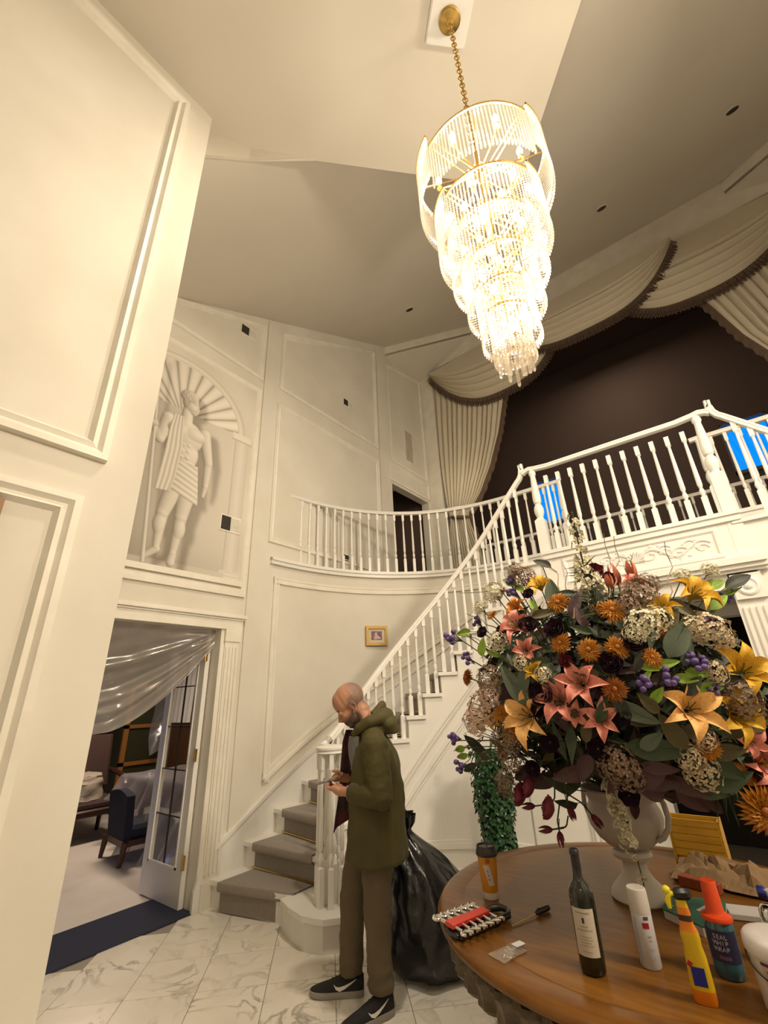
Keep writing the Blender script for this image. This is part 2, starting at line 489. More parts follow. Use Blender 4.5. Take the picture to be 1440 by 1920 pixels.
# ---- curved wall behind the stair, carrying the gallery
def outer_pts():
    pts = [(XW, 2.62), (XW, 2.9), (XW, 3.2)]
    for k in range(0, 41):
        t = PI / 2 * k / 40
        n = 2 / 2.15
        pts.append((-2.10 - 2.24 * math.cos(t) ** n, 3.30 + 2.40 * math.sin(t) ** n))
    return pts + [(-1.9, 5.70), (-1.42, 5.70)]
OUT = Path2(outer_pts())
S_336 = 0.70       # arc length where the free-standing curve leaves the statue wall
def mirror(pts): return [(2 * SYM - p[0], p[1]) for p in pts]
mb = MB(); strip(mb, OUT, S_336, OUT.len, 60, 0.0, -0.12, 0, 3.23)
wall_curved = struct(mb.build('wall_curved', M['wall'], smooth=True))
OUTM = Path2(mirror(outer_pts()))
mb = MB(); strip(mb, OUTM, S_336, OUTM.len, 60, 0.0, 0.12, 0, 3.23)
struct(mb.build('wall_curved.001', M['wall'], smooth=True))
# gallery floor slab and nosing
gal = [tuple(OUT.at(S_336 + (OUT.len - S_336) * i / 40, -.06)) for i in range(41)]
galm = [(2 * SYM - p[0], p[1]) for p in gal][::-1]
struct(MB().prism(gal + galm + [(3.14, 7.5), (XW, 7.5)], 3.06, 3.22).build('floor_upper', M['carpet']))
def shoe(mb, P, sgn, s1):
    strip(mb, P, S_336 - .03, s1, 60, .045 * sgn, -.13 * sgn, 3.225, 3.315)
    strip(mb, P, S_336 - .03, s1, 60, .065 * sgn, -.15 * sgn, 3.27, 3.30)
mb = MB(); shoe(mb, OUT, 1, OUT.len - .02)
struct(mb.build('trim_3', M['white'], smooth=True))
mb = MB(); shoe(mb, OUTM, -1, OUTM.len - .02)
struct(mb.build('trim_4', M['white'], smooth=True))

# ---- picture-frame panel mouldings (real applied trim)
def moulding_yz(y0, y1, z0, z1a, z1b, x, w=.075, d=.022, parent=None, name='panel_moulding', sgn=1, z0b=None):
    """mitred frame on a wall of constant x, top edge from z1a (at y0) to z1b (at y1)"""
    z0b = z0 if z0b is None else z0b
    mb = MB()
    rows = []
    for k, (t, dd) in enumerate(((0, 0), (0.05, d), (.35, d), (.55, d * .45), (.8, d * .75), (1, 0))):
        ww = w * t
        rows.append([(x + sgn * dd, y0 + ww, z0 + ww), (x + sgn * dd, y1 - ww, z0b + ww), (x + sgn * dd, y1 - ww, z1b - ww), (x + sgn * dd, y0 + ww, z1a - ww)])
    mb.grid(rows, cv=True, flip=(sgn < 0))
    return mb.build(name, M['trim'], parent)
def panel_line(pts, nrm_fn, w, d, name, parent):
    pass
# statue wall upper panels
P_ = wall_statue
moulding_yz(1.0, 2.965, 5.90, 6.02 + .0, 6.83, XW, .08, parent=P_, z0b=5.815)
moulding_yz(3.255, 5.556, 5.86, 6.93, 8.15, XW, .08, parent=P_)
moulding_yz(3.24, 5.56, 3.50, 5.615, 5.615, XW, .08, parent=P_)
moulding_yz(5.93, 7.20, 5.79, 8.10, 8.40, XW, .06, parent=P_)
moulding_yz(5.86, 7.22, 5.36, 5.70, 5.72, XW, .05, parent=P_)
MB().box(XW, XW + .03, 5.575, 5.86, 3.3, 8.25).build('pilaster_strip', M['wall'], P_)
MB().box(XW, XW + .018, 2.99, 3.20, 0.3, 7.0).build('pilaster_strip', M['wall'], P_)
MB().box(XW, XW + .03, .95, 7.2, 0, 0).build('shadow_line', M['wall'], P_) if False else None
# near left wall panels
moulding_yz(-1.2, .70, 2.81, 6.06, 6.06, XL, .105, .035, parent=wall_left)
moulding_yz(-1.2, .64, .55, 2.60, 2.60, XL, .105, .035, parent=wall_left)
M['picframe'] = mat('dark_bronze_frame', (0.16, 0.09, 0.04), 0.4, metal=0.4)

# ---- curved wall panel moulding: top, left upright and the raking bottom over the stair
RISE = 0.2085
S_N1 = 0.24                       # arc length of the first nosing on the outer wall
S_STEP = (OUT.len - S_N1 - .33) / 13
def nose_z_out(s): return RISE * (1 + (s - S_N1) / S_STEP)
mb = MB()
def rail3(mb, s0, s1, n, zc, w):
    zc = zc if callable(zc) else (lambda s, z=zc: z)
    for (a, b, dd) in ((-.5, -.1, .024), (-.1, .2, .012), (.2, .5, .018)):
        strip(mb, OUT, s0, s1, n, dd, -.01, lambda s: zc(s) + a * w, lambda s: zc(s) + b * w)
rail3(mb, .74, OUT.len - .05, 60, 3.035, .085)
rail3(mb, .74, OUT.len - .9, 60, lambda s: nose_z_out(s) + .40, .10)
zb = nose_z_out(.74) + .36
for (a, b, dd) in ((0, .034, .024), (.034, .06, .012), (.06, .085, .018)):
    strip(mb, OUT, .74 + a, .74 + b, 1, dd, -.01, zb, 3.07)
mb.build('panel_moulding', M['trim'], wall_curved)
# ceiling cornice band on statue wall, soffit line
# ---- dining doorway: cased header with cornice, pilaster casing
mb = MB()
mb.box(XW, XW + .035, DY0 - .1, 2.955, DZ, 2.485)
mb.box(XW, XW + .05, DY0 - .1, 2.965, 2.485, 2.505)
mb.box(XW, XW + .075, DY0 - .1, 2.985, 2.505, 2.535)
mb.box(XW, XW + .05, DY0 - .1, 2.97, 2.535, 2.55)
header = struct(mb.build('trim_5', M['trim']))
mb = MB()
mb.box(XW, XW + .03, 2.76, 2.93, 0, 2.387)
for k in range(4): mb.box(XW + .03, XW + .042, 2.772 + .04 * k, 2.79 + .04 * k, .25, 2.2)
mb.box(XW, XW + .045, 2.75, 2.94, 2.26, 2.387)
mb.box(XW, XW + .045, 2.75, 2.94, 0, .2)
mb.box(XW - .17, XW + .012, DY1 - .02, 2.76, 0, DZ)
struct(mb.build('trim_6', M['trim']))
# niche sill bands above the header (below the mural)
mb = MB()
mb.box(XW, XW + .03, 1.0, 2.955, 2.754, 2.80)
mb.box(XW, XW + .016, 1.0, 2.955, 2.80, 2.84)
mb.box(XW, XW + .035, 1.0, 2.90, 2.865, 2.925)
struct(mb.build('trim_7', M['trim']))

# ---- passage under the landing
LZ = 2.92
LX0, LX1 = -1.42, SYM * 2 + 1.42
LX1 = 0.235
FYL = 4.60
struct(MB().prism([(LX0 - .05, FYL), (LX1 + .05, FYL), (LX1 + .05, 5.78), (LX0 - .05, 5.78)], 2.62, LZ).build('floor_landing', M['white']))
mb = MB()
mb.box(LX0, LX1, FYL - .02, FYL + .10, 2.355, LZ)                          # frieze behind the carved panel
mb.box(LX0, LX1 + .02, FYL - .045, FYL + .02, LZ - .01, LZ + .04)          # nosing under the balusters
mb.box(LX0, LX1 + .03, FYL - .06, FYL + .02, LZ + .04, LZ + .075)
mb.box(LX0 - .02, LX1 + .08, FYL - .11, FYL - .02, 2.535, 2.585)
mb.box(LX0 - .02, LX1 + .08, FYL - .085, FYL - .02, 2.50, 2.535)
mb.box(LX0 - .02, LX1 + .08, FYL - .06, FYL - .02, 2.475, 2.50)
frieze = struct(mb.build('wall_landing', M['white']))
# carved relief: frame, shell and scrolls proud of the panel
mb = MB()
yf = FYL - .02
fx0, fx1, fz0, fz1 = -1.24, .07, 2.62, 2.885
rows = []
for t, dd in ((0, 0), (.1, .012), (.6, .012), (1, 0)):
    w_ = .045 * t
    rows.append([(fx0 + w_, yf - dd, fz0 + w_), (fx1 - w_, yf - dd, fz0 + w_), (fx1 - w_, yf - dd, fz1 - w_), (fx0 + w_, yf - dd, fz1 - w_)])
mb.grid(rows, cv=True)
mb.build('carved_frame', M['white'], frieze)
mb = MB()
cxm = (fx0 + fx1) / 2
def spiral(cx, cz, r0, r1, a0, a1, n=22): return [(cx + 1.25 * (r0 + (r1 - r0) * i / n) * math.cos(a0 + (a1 - a0) * i / n), yf - .002, cz + (r0 + (r1 - r0) * i / n) * math.sin(a0 + (a1 - a0) * i / n)) for i in range(n + 1)]
for sx in (-1, 1):
    for (dx, dz, r0, r1, a0, a1) in ((.12, .0, .075, .012, 0, 9), (.25, .02, .055, .01, 3.1, -5), (.35, -.03, .06, .012, .5, 8), (.44, .03, .045, .01, 3, -4.5), (.52, -.02, .04, .008, 0, 7)):
        pts = [(cxm + sx * (p[0] - 0), p[1], p[2]) for p in spiral(dx, 2.75 + dz, r0, r1, a0, a1)]
        mb.tube(pts, [.009 * (1 - .6 * i / len(pts)) for i in range(len(pts))], 6)
    pts = [(cxm + sx * (.04 + .55 * t), yf - .003, 2.75 + .05 * math.sin(t * 9)) for t in [i / 20 for i in range(21)]]
    mb.tube(pts, .010, 6)
    for k in range(7):
        x = cxm + sx * (.07 + .07 * k); z = 2.75 + .05 * math.sin((.07 * k) / .55 * 9)
        for s2 in (-1, 1): mb.sphere((x, yf - .002, z + s2 * .035), .018, 6, 5, (1.2, .5, .7))
for k in range(9):
    a = PI * (k / 8)
    mb.tube([(cxm, yf - .003, 2.71), (cxm + .075 * math.cos(a), yf - .012, 2.71 + .085 * math.sin(a) + .01)], [.006, .012], 6)
mb.build('carved_scrolls', M['white'], frieze)
# jamb pilasters with rosette blocks
for k, x0 in enumerate((0.035, LX0 - .02)):
    mb = MB()
    mb.box(x0, x0 + .22, FYL - .02, FYL + .14, 0, 2.475)
    mb.box(x0 + .01, x0 + .21, FYL - .05, FYL - .02, 2.26, 2.46)
    mb.box(x0 + .01, x0 + .21, FYL - .05, FYL - .02, 0, .22)
    for q in range(4): mb.box(x0 + .03 + q * .043, x0 + .055 + q * .043, FYL - .035, FYL - .02, .28, 2.2)
    pl = struct(mb.build('trim_%d' % (8 + k), M['white']))
    M4 = Matrix.Rotation(R(90), 4, 'X')
    mb = MB(); mb.lathe([(.075, 0), (.075, .008), (.06, .014), (.05, .006), (.03, .006), (.022, .02), (0.001, .026)], (x0 + .11, FYL - .05, 2.36), 20, M4)
    mb.build('rosette', M['white'], pl, smooth=True)
mb = MB(); mb.box(LX0, LX1, 5.62, 5.78, 2.26, 2.62); mb.box(LX0, -.95, 5.62, 5.78, 0, 2.26); mb.box(.07, LX1, 5.62, 5.78, 0, 2.26)
struct(mb.build('wall_passage', M['whitewall']))
mb = MB(); mb.box(-1.05, .17, 5.59, 5.63, 2.26, 2.36); mb.box(.07, .17, 5.59, 5.63, 0, 2.26); mb.box(-1.05, -.95, 5.59, 5.63, 0, 2.26)
struct(mb.build('trim_10', M['whitewall']))
mb = MB(); mb.box(LX0 - .02, LX0 + .10, FYL + .14, 5.62, 0, 2.62); mb.box(LX1 - .02, LX1 + .10, FYL + .14, 5.62, 0, 2.62)
struct(mb.build('wall_passage_side', M['whitewall']))
# dark room through the passage, and the room behind the upstairs doorway
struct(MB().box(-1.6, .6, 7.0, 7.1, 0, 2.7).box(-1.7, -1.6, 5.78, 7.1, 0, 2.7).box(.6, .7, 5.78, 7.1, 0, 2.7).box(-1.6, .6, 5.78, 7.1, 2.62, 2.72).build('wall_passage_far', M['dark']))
struct(MB().box(-6.6, -6.5, 5.2, 7.25, 3.2, 6.0).box(-6.5, XW - .16, 5.2, 5.3, 3.2, 6.0).box(-6.6, XW - .16, 5.2, 7.25, 5.9, 6.0).box(-6.6, XW - .16, 5.2, 7.25, 3.1, 3.2).build('wall_bedroom', M['wall']))
# ---- dining room shell
DRX, DRZ = -10.2, 2.7
M['dinwall'] = mat('dining_wall_paint', (0.10, 0.085, 0.075), 0.8)
M['dropcloth'] = mat('pale_drop_cloth', (0.66, 0.59, 0.52), 0.9, var=(0.72, 0.65, 0.58), vscale=2.5, bump=0.3, bscale=5)
struct(MB().box(DRX, XW - .16, -1.2, 6.8, -.1, -.004).build('floor_dining', M['dropcloth']))
struct(MB().box(DRX, XW - .16, -1.2, 6.8, DRZ, DRZ + .1).build('ceiling_dining', M['ceil']))
struct(MB().box(DRX - .1, DRX, -1.2, 6.8, 0, DRZ).build('wall_dining_far', M['dinwall']))
struct(MB().box(DRX, XW - .16, 6.8, 6.9, 0, DRZ).build('wall_dining_back', M['dinwall']))
struct(MB().box(DRX, XW - .16, -1.3, -1.2, 0, DRZ).build('wall_dining_front', M['dinwall']))
th = MB().box(-4.93, XW + .02, DY0, DY1 - .02, -.003, .008).build('threshold_carpet', M['navy'])
tag(th, 'navy blue carpet strip lying across the dining doorway threshold', 'carpet')
# ================================================================= staircase
def inner_pts():
    pts = [(-3.22, 2.7), (-3.22, 3.0)]
    for k in range(0, 37):
        t = PI - PI / 2 * k / 36
        pts.append((-2.0 + 1.22 * math.cos(t), 3.36 + 1.22 * math.sin(t)))
    return pts + [(-1.7, 4.585), (-1.36, 4.60)]
INN = Path2(inner_pts())
S_IN180 = 0.66
def s_in(k): return S_IN180 + 1.388 - (10 - k) * 0.1895
def s_out(k): return S_N1 + (k - 1) * S_STEP
def k_of_in(s): return 10 + (s - S_IN180 - 1.388) / 0.1895
def mpath(p, m): return (2 * SYM - p[0], p[1]) if m else (p[0], p[1])

def stair_parts(root, ks, m=False, lower=True):
    for k in ks:
        so0, so1, si0, si1 = s_out(k), s_out(k + 1), s_in(k), s_in(k + 1)
        if k == 14: so1, si1 = OUT.len - .02, INN.len - .03
        n = 5
        def region(da, db, no=0.0, back=0.0):
            # da/db : offsets in from outer and inner lines; no: nosing overhang
            A = [OUT.at(so0 - no + (so1 + back - so0 + no) * i / n, da) for i in range(n + 1)]
            B = [INN.at(max(.02, si0 - no * .7) + (si1 + back - si0 + no * .7) * i / n, -db) for i in range(n, -1, -1)]
            return [mpath(p, m) for p in A + B]
        z = RISE * k
        zlow = 0 if lower or k < 4 else z - .9
        MB().prism(region(.01, .0, 0, .02), zlow if k > 1 else 0, z - .035).build('riser', M['white'], root)
        tre = region(.01, -.03, .035, .0)
        MB().prism(tre, z - .035, z).build('tread', M['white'], root)
        # carpet runner: a slab over tread, rounded nosing and riser
        if k <= 13:
            fo, fi = .19, .16
            mb = MB()
            rows = []
            no = .045
            for i in range(2):
                pass
            P0o, P0i = OUT.at(so0 - no, fo), INN.at(max(.02, si0 - no * .8), -fi)
            P1o, P1i = OUT.at(so1 + .0, fo), INN.at(si1 + .0, -fi)
            R0o, R0i = OUT.at(so0 - .004, fo), INN.at(max(.02, si0 - .004), -fi)
            prof = []
            nn = 7
            for (fo_, fi_, zz) in [(R0o - (R0o - P0o) * .25, R0i - (R0i - P0i) * .25, z - RISE + .008), (R0o - (R0o - P0o) * .25, R0i - (R0i - P0i) * .25, z - .06)]:
                prof.append((fo_, fi_, zz))
            for a in (0, 30, 60, 90, 120, 150, 180):
                t = 1 + .22 * math.sin(R(a)); zz = z - .021 - .034 * math.cos(R(a))
                prof.append((R0o + (P0o - R0o) * t, R0i + (P0i - R0i) * t, zz))
            prof.append((P1o, P1i, z + .013))
            g = []
            for (a, b, zz) in prof:
                a, b = mpath(a, m), mpath(b, m)
                g.append([(a[0] + (b[0] - a[0]) * j / 6, a[1] + (b[1] - a[1]) * j / 6, zz) for j in range(7)])
            mb.grid(g, flip=m)
            inner = [[(p[0], p[1], p[2] - .01) for p in row] for row in g]
            mb.build('carpet_runner', M['carpet'], root, smooth=50)
            if k >= 2:
                a, b = mpath(OUT.at(so0 - .012, fo - .03), m), mpath(INN.at(max(.02, si0 - .012), -fi + .03), m)
                MB().tube([(a[0], a[1], z - RISE + .022), (b[0], b[1], z - RISE + .022)], .009, 8).build('stair_rod', M['brass'], root, smooth=True)

stair = thing('staircase', 'sweeping white staircase with grey carpet runner and brass rods along the curved wall', 'staircase', (-3.6, 3.0, 0))
stair_parts(stair, range(1, 15))
# curtail step: rounded end of the lowest step
cur = [(-3.42, 2.93), (-3.25, 2.865), (-3.05, 2.82), (-2.90, 2.86), (-2.81, 2.96), (-2.79, 3.08), (-2.84, 3.21), (-2.95, 3.29), (-3.1, 3.31), (-3.42, 3.30)]
MB().prism(cur, 0, RISE - .035).build('riser', M['white'], stair)
MB().prism([(p[0] + (.03 if p[0] > -3.3 else 0) * (1 if p[0] > -3.0 else 0), p[1] - (.03 if p[1] < 3.0 else -.0)) for p in cur], RISE - .035, RISE + .0015).build('tread', M['white'], stair)
# wall skirt (outer string) with its cap
mb = MB()
strip(mb, OUT, S_N1 - .17, OUT.len - .25, 70, .028, -.0, lambda s: max(0, nose_z_out(s) - .5), lambda s: min(nose_z_out(s) + .20, .03 + 4.2 * max(0, s - S_N1 + .17) + .12))
strip(mb, OUT, S_N1 + .0, OUT.len - .25, 70, .045, -.0, lambda s: nose_z_out(s) + .20, lambda s: nose_z_out(s) + .235)
mb.build('wall_string', M['white'], stair, smooth=30)
# inner string face: raked panel moulding and base moulding on the wall below the stair
mb = MB()
def nose_z_in(s): return RISE * k_of_in(s)
for (dz, w_, d_) in ((-.46, .03, .014), (-.505, .022, .022)):
    strip(mb, INN, S_IN180 + .05, INN.len - .15, 40, .0 + d_, -.005, lambda s: max(.16, nose_z_in(s) + dz - w_), lambda s: max(.17, nose_z_in(s) + dz))
for (dz, w_, d_) in ((-.66, .05, .018), (-.72, .025, .010)):
    strip(mb, INN, S_IN180 + .45, INN.len - .15, 40, .0 + d_, -.005, lambda s: max(.33, nose_z_in(s) + dz - w_), lambda s: max(.34, nose_z_in(s) + dz))
strip(mb, INN, S_IN180 - .1, INN.len - .02, 40, .018, -.01, 0, .13)
strip(mb, INN, S_IN180 - .1, INN.len - .02, 40, .028, -.01, .125, .15)
strip(mb, INN, S_IN180 + .1, INN.len - .02, 40, .016, -.01, .30, .345)
strip(mb, INN, S_IN180 + .1, INN.len - .02, 40, .010, -.01, .345, .37)
mb.build('string_moulding', M['white'], stair, smooth=30)
INNM = Path2(mirror(inner_pts()))
stair2 = thing('staircase', 'matching white staircase descending beyond the right newel of the landing', 'staircase', (.3, 4.6, 0))
stair_parts(stair2, range(10, 15), m=True, lower=True)

# ---- balusters: turned, square top and bottom blocks (unit height meshes)
def baluster_mesh(name, h, blk=.22, top=.10, w=.042):
    mb = MB()
    hw = w / 2
    mb.box(-hw, hw, -hw, hw, 0, blk)
    prof = [(hw * .95, blk), (hw * .55, blk + .012), (hw * .62, blk + .02), (hw * .98, blk + .045), (hw * .95, blk + .06), (hw * .5, blk + .095), (hw * .72, blk + .103), (hw * .72, blk + .112), (hw * .9, blk + .125)]
    zt = h - top
    prof += [(hw * .86, blk + .2), (hw * .55, zt - .03), (hw * .52, zt - .012), (hw * .8, zt)]
    mb.lathe(prof, n=8)
    q = hw * .86
    mb.box(-q, q, -q, q, zt, h)
    mb.add([(-q, -q, zt), (q, -q, zt), (q, q, zt), (-q, q, zt), (0, 0, zt - .03)], [(1, 0, 4), (2, 1, 4), (3, 2, 4), (0, 3, 4)])
    return mb.mesh(name, M['white'], smooth=35)
BAL97 = baluster_mesh('baluster', .93)
def rail_profile(mb, pts, w=.062, h=.055):
    """moulded handrail swept along a 3-D path, kept upright"""
    P = [Vector(p) for p in pts]
    prof = [(-.5, -.45), (-.42, -.5), (.42, -.5), (.5, -.45), (.5, -.15), (.38, -.05), (.5, .1), (.46, .32), (.28, .47), (0, .5), (-.28, .47), (-.46, .32), (-.5, .1), (-.38, -.05), (-.5, -.15)]
    rows = []
    for i, p in enumerate(P):
        t = (P[min(i + 1, len(P) - 1)] - P[max(i - 1, 0)])
        th_ = Vector((t.x, t.y, 0))
        if th_.length < 1e-4: th_ = Vector((1, 0, 0))
        th_.normalize()
        side = Vector((th_.y, -th_.x, 0))
        t.normalize()
        upv = side.cross(t)
        if upv.z < 0 and abs(upv.z) > .05: upv = -upv
        rows.append([p + side * (a * w) + upv * (b * h) for a, b in prof])
    mb.grid(rows, cv=True)
    mb.add(rows[0], [tuple(range(len(prof)))]); mb.add(rows[-1], [tuple(range(len(prof) - 1, -1, -1))])
    return mb

# ---- raking balustrade on the inner edge
def rail_z(s): return nose_z_in(s) + .775
def stair_balustrade(root, ks, m, s_lo):
    for k in ks:
        for f in (.25, .75):
            s = s_in(k) + .1895 * f
            if s > INN.len - .14: continue
            p = mpath(INN.at(s, -.045), m)
            z0 = RISE * k
            z1 = rail_z(s) - .03
            a = INN.ang(s)
            hgt = z1 - z0
            piece('baluster', BAL97, root, (p[0], p[1], z0), (0, 0, PI - a if m else a), (1, 1, hgt / .93))
    pts = []
    n = 50
    s_hi = INN.len - .22
    for i in range(n + 1):
        s = s_lo + (s_hi - s_lo) * i / n
        p = mpath(INN.at(s, -.045), m)
        z = rail_z(s)
        if not m and s < S_IN180 + .12: z = z + (1.255 - rail_z(s_lo)) * max(0, (S_IN180 + .12 - s) / (S_IN180 + .12 - s_lo)) ** 1.5
        pts.append((p[0], p[1], z))
    zl = pts[-1][2]
    for (ds, z) in ((.03, zl + .03), (.055, zl + .075), (.065, zl + .13), (.07, zl + .2), (.075, 3.99)):
        p = mpath(INN.at(s_hi + ds, -.045), m)
        pts.append((p[0], p[1], z))
    return pts
sb = thing('stair_balustrade', 'white sloping stair balustrade with scrolled bottom end climbing to the landing', 'railing', (-3.02, 3.08, RISE))
pts = stair_balustrade(sb, range(2, 15), False, S_IN180 - .18)
rail_profile(MB(), pts).build('handrail', M['white'], sb, smooth=35)
# volute: cap disc over a ring of balusters and centre post
VX, VY = -3.02, 3.06
zc = 1.255
mb = MB()
mb.lathe([(0.001, -.03), (.12, -.03), (.135, -.02), (.12, -.005), (.135, .005), (.135, .02), (.11, .028), (0.001, .03)], (VX, VY, zc), 28)
spv = [(VX + (.13 - .0 * i) * math.cos(a), VY + .13 * math.sin(a), zc + .004) for i, a in enumerate([R(150 - 8 * i) for i in range(6)])]
rail_profile(mb, [pts[3], pts[2], pts[1], pts[0], (VX - .155, VY + .1, zc + .004), (VX - .12, VY + .03, zc)][::-1])
mb.build('volute', M['white'], sb, smooth=35)
for a in (100, 160, 215, 265, 315, 10):
    piece('baluster', BAL97, sb, (VX + .105 * math.cos(R(a)), VY + .105 * math.sin(R(a)), RISE), (0, 0, R(a)), (1, 1, (zc - .03 - RISE) / .93))
def newel_mesh(h, blk, w=.10):
    mb = MB(); hw = w / 2
    mb.box(-hw, hw, -hw, hw, 0, blk)
    mb.add([(-hw, -hw, blk), (hw, -hw, blk), (hw, hw, blk), (-hw, hw, blk), (0, 0, blk + .07)], [(0, 1, 4), (1, 2, 4), (2, 3, 4), (3, 0, 4)])
    b = blk
    prof = [(hw * .75, b), (hw * .6, b + .03), (hw * .7, b + .05), (hw * 1.0, b + .10), (hw * 1.02, b + .135), (hw * .85, b + .17), (hw * .55, b + .2), (hw * .8, b + .215), (hw * .8, b + .23), (hw * .88, b + .25), (hw * .86, b + .30), (hw * .56, h - .09), (hw * .55, h - .07), (hw * .75, h - .05), (hw * .75, h - .03), (hw * .6, h)]
    mb.lathe(prof, n=12)
    return mb.mesh('newel_post', M['white'], smooth=35)
piece('newel_post', newel_mesh(zc - .03 - RISE, .25, .085), sb, (VX, VY, RISE))

# ---- landing balustrade: two newels, level rail, balusters
lb = thing('landing_balustrade', 'level white balustrade across the front of the landing between two newel posts', 'railing', (SYM, FYL + .02, LZ))
NEW = newel_mesh(1.42, .80, .105)
yb = FYL + .03
for x in (LX0 + .03, LX1 - .03):
    piece('newel_post', NEW, lb, (x, yb, 2.56))
xs_ = [LX0 + .17 + i * (LX1 - LX0 - .34) / 10 for i in range(11)]
for x in xs_: piece('baluster', BAL97, lb, (x, yb, LZ + .06), (0, 0, 0), (1.12, 1.12, .955))
mb = MB()
rp = [(LX0 - .085, yb + .0, 3.98)] + [(LX0 - .05, yb, 4.0), (LX0 - .0, yb, 4.012), (LX0 + .06, yb, 4.0)] + [(LX0 + .2 + (LX1 - LX0 - .4) * i / 8, yb, 3.985) for i in range(9)] + [(LX1 - .06, yb, 4.0), (LX1 + .0, yb, 4.012), (LX1 + .05, yb, 4.0), (LX1 + .085, yb, 3.98)]
rail_profile(mb, rp).build('handrail', M['white'], lb, smooth=35)
# right-hand raking balustrade
sb2 = thing('stair_balustrade', 'white stair balustrade curving down from the right newel of the landing', 'railing', (LX1 + .1, yb, LZ))
SYM_KEEP = SYM
SYM = (LX0 + LX1) / 2
pts2 = stair_balustrade(sb2, range(7, 15), True, s_in(7))
rail_profile(MB(), pts2).build('handrail', M['white'], sb2, smooth=35)
SYM = SYM_KEEP
# ---- gallery balustrade following the curved wall
gb = thing('gallery_balustrade', 'long curved white balustrade of slender balusters around the upper gallery', 'railing', (XW + .05, 3.4, 3.3))
s0, s1 = S_336 + .06, OUT.len - .06
n = 33
for i in range(n):
    s = s0 + (s1 - s0) * i / (n - 1)
    p = OUT.at(s, -.04)
    piece('baluster', BAL97, gb, (p[0], p[1], 3.31), (0, 0, OUT.ang(s)), (.92, .92, .935 / .93))
mb = MB(); rail_profile(mb, [tuple(OUT.at(S_336 - .02 + (OUT.len + .02 - S_336) * i / 60, -.04)) + (4.265,) for i in range(61)]).build('handrail', M['white'], gb, smooth=35)
NEW2 = newel_mesh(.98, .33, .09)
piece('newel_post', NEW2, gb, (-1.40, 5.74, 3.31))
gb2 = thing('gallery_balustrade', 'short far right white gallery balustrade behind the landing', 'railing', (.2, 5.74, 3.3))
piece('newel_post', NEW2, gb2, (.2, 5.74, 3.31))
for i in range(9):
    s = OUT.len - .1 - i * .13
    p = OUT.at(s, -.04)
    piece('baluster', BAL97, gb2, (2 * SYM - p[0], p[1], 3.31), (0, 0, -OUT.ang(s)), (.92, .92, .935 / .93))
rail_profile(MB(), [(.12, 5.74, 4.265), (.2, 5.74, 4.27)] + [(2 * SYM - OUT.at(OUT.len - i * .13, -.04)[0], OUT.at(OUT.len - i * .13, -.04)[1], 4.265) for i in range(1, 11)]).build('handrail', M['white'], gb2, smooth=35)
# rail on the far side of the gallery, over the family room
fb = thing('gallery_balustrade', 'straight white balustrade on the far side of the gallery before the brown room', 'railing', (-.6, 7.46, 3.3))
n = 44
for i in range(n):
    piece('baluster', BAL97, fb, (XW + .4 + (7.0) * i / (n - 1), 7.46, 3.225), (0, 0, 0), (.92, .92, .95 / .93))
MB().box(XW, 3.14, 7.42, 7.5, 3.2, 3.24).build('shoe_rail', M['white'], fb)
rail_profile(MB(), [(XW + .05, 7.46, 4.2), (0, 7.46, 4.2), (3.1, 7.46, 4.2)]).build('handrail', M['white'], fb, smooth=35)
# ================================================================= chandelier
def crystal():
    m = bpy.data.materials.new('crystal'); m.use_nodes = True
    nt = m.node_tree; nt.nodes.clear(); N = nt.nodes.new; L = nt.links.new
    o = N('ShaderNodeOutputMaterial')
    tr = N('ShaderNodeBsdfTransparent'); tr.inputs[0].default_value = (1, .97, .92, 1)
    tl = N('ShaderNodeBsdfTranslucent'); tl.inputs[0].default_value = (.97, .95, .92, 1)
    gl = N('ShaderNodeBsdfGlossy'); gl.inputs['Roughness'].default_value = 0.12; gl.inputs[0].default_value = (1, .97, .92, 1)
    a = N('ShaderNodeMixShader'); a.inputs[0].default_value = .78; L(tl.outputs[0], a.inputs[1]); L(gl.outputs[0], a.inputs[2])
    b = N('ShaderNodeMixShader'); b.inputs[0].default_value = .58; L(a.outputs[0], b.inputs[1]); L(tr.outputs[0], b.inputs[2])
    L(b.outputs[0], o.inputs[0])
    return m
M['crystal'] = crystal()
M['bulb'] = mat('lit_bulb', (1, 1, 1), 0.4, emit=((1.0, 0.86, 0.66), 60))
CHX, CHY = -.465, 1.63
ch = thing('chandelier', 'tall tiered spiral crystal chandelier glowing on a twisted brass chain', 'chandelier', (CHX, CHY, SOFZ))
# levelled mounting block, canopy rose and chain
M4 = Matrix.Rotation(R(45), 4, 'Z')
MB().obox((CHX, CHY, SOFZ - .02), (.30, .30, .04), M4, bev=.01).build('mounting_block', M['white'], ch)
MB().lathe([(0.001, -.075), (.02, -.075), (.03, -.05), (.065, -.035), (.07, -.015), (.08, -.01), (.08, 0)], (CHX, CHY, SOFZ - .04), 20).build('ceiling_rose', M['brass'], ch, smooth=True)
mb = MB()
zt, zb_ = SOFZ - .11, 4.62
nl = 34
for i in range(nl):
    z = zt + (zb_ - zt) * (i + .5) / nl
    ln = (zt - zb_) / nl * 1.25
    a = (i % 2) * PI / 2 + .5
    pts = []
    for k in range(10):
        t = 2 * PI * k / 10
        r_ = .016 * math.cos(t)
        pts.append((CHX + r_ * math.cos(a), CHY + r_ * math.sin(a), z + ln / 2 * math.sin(t)))
    mb.tube(pts, .0045, 5, closed=True)
mb.build('chain', M['brass'], ch, smooth=True)
MB().tube([(CHX, CHY, 4.64), (CHX, CHY, 3.1)], .012, 8).build('stem', M['gold'], ch, smooth=True)
rng = random.Random(4)
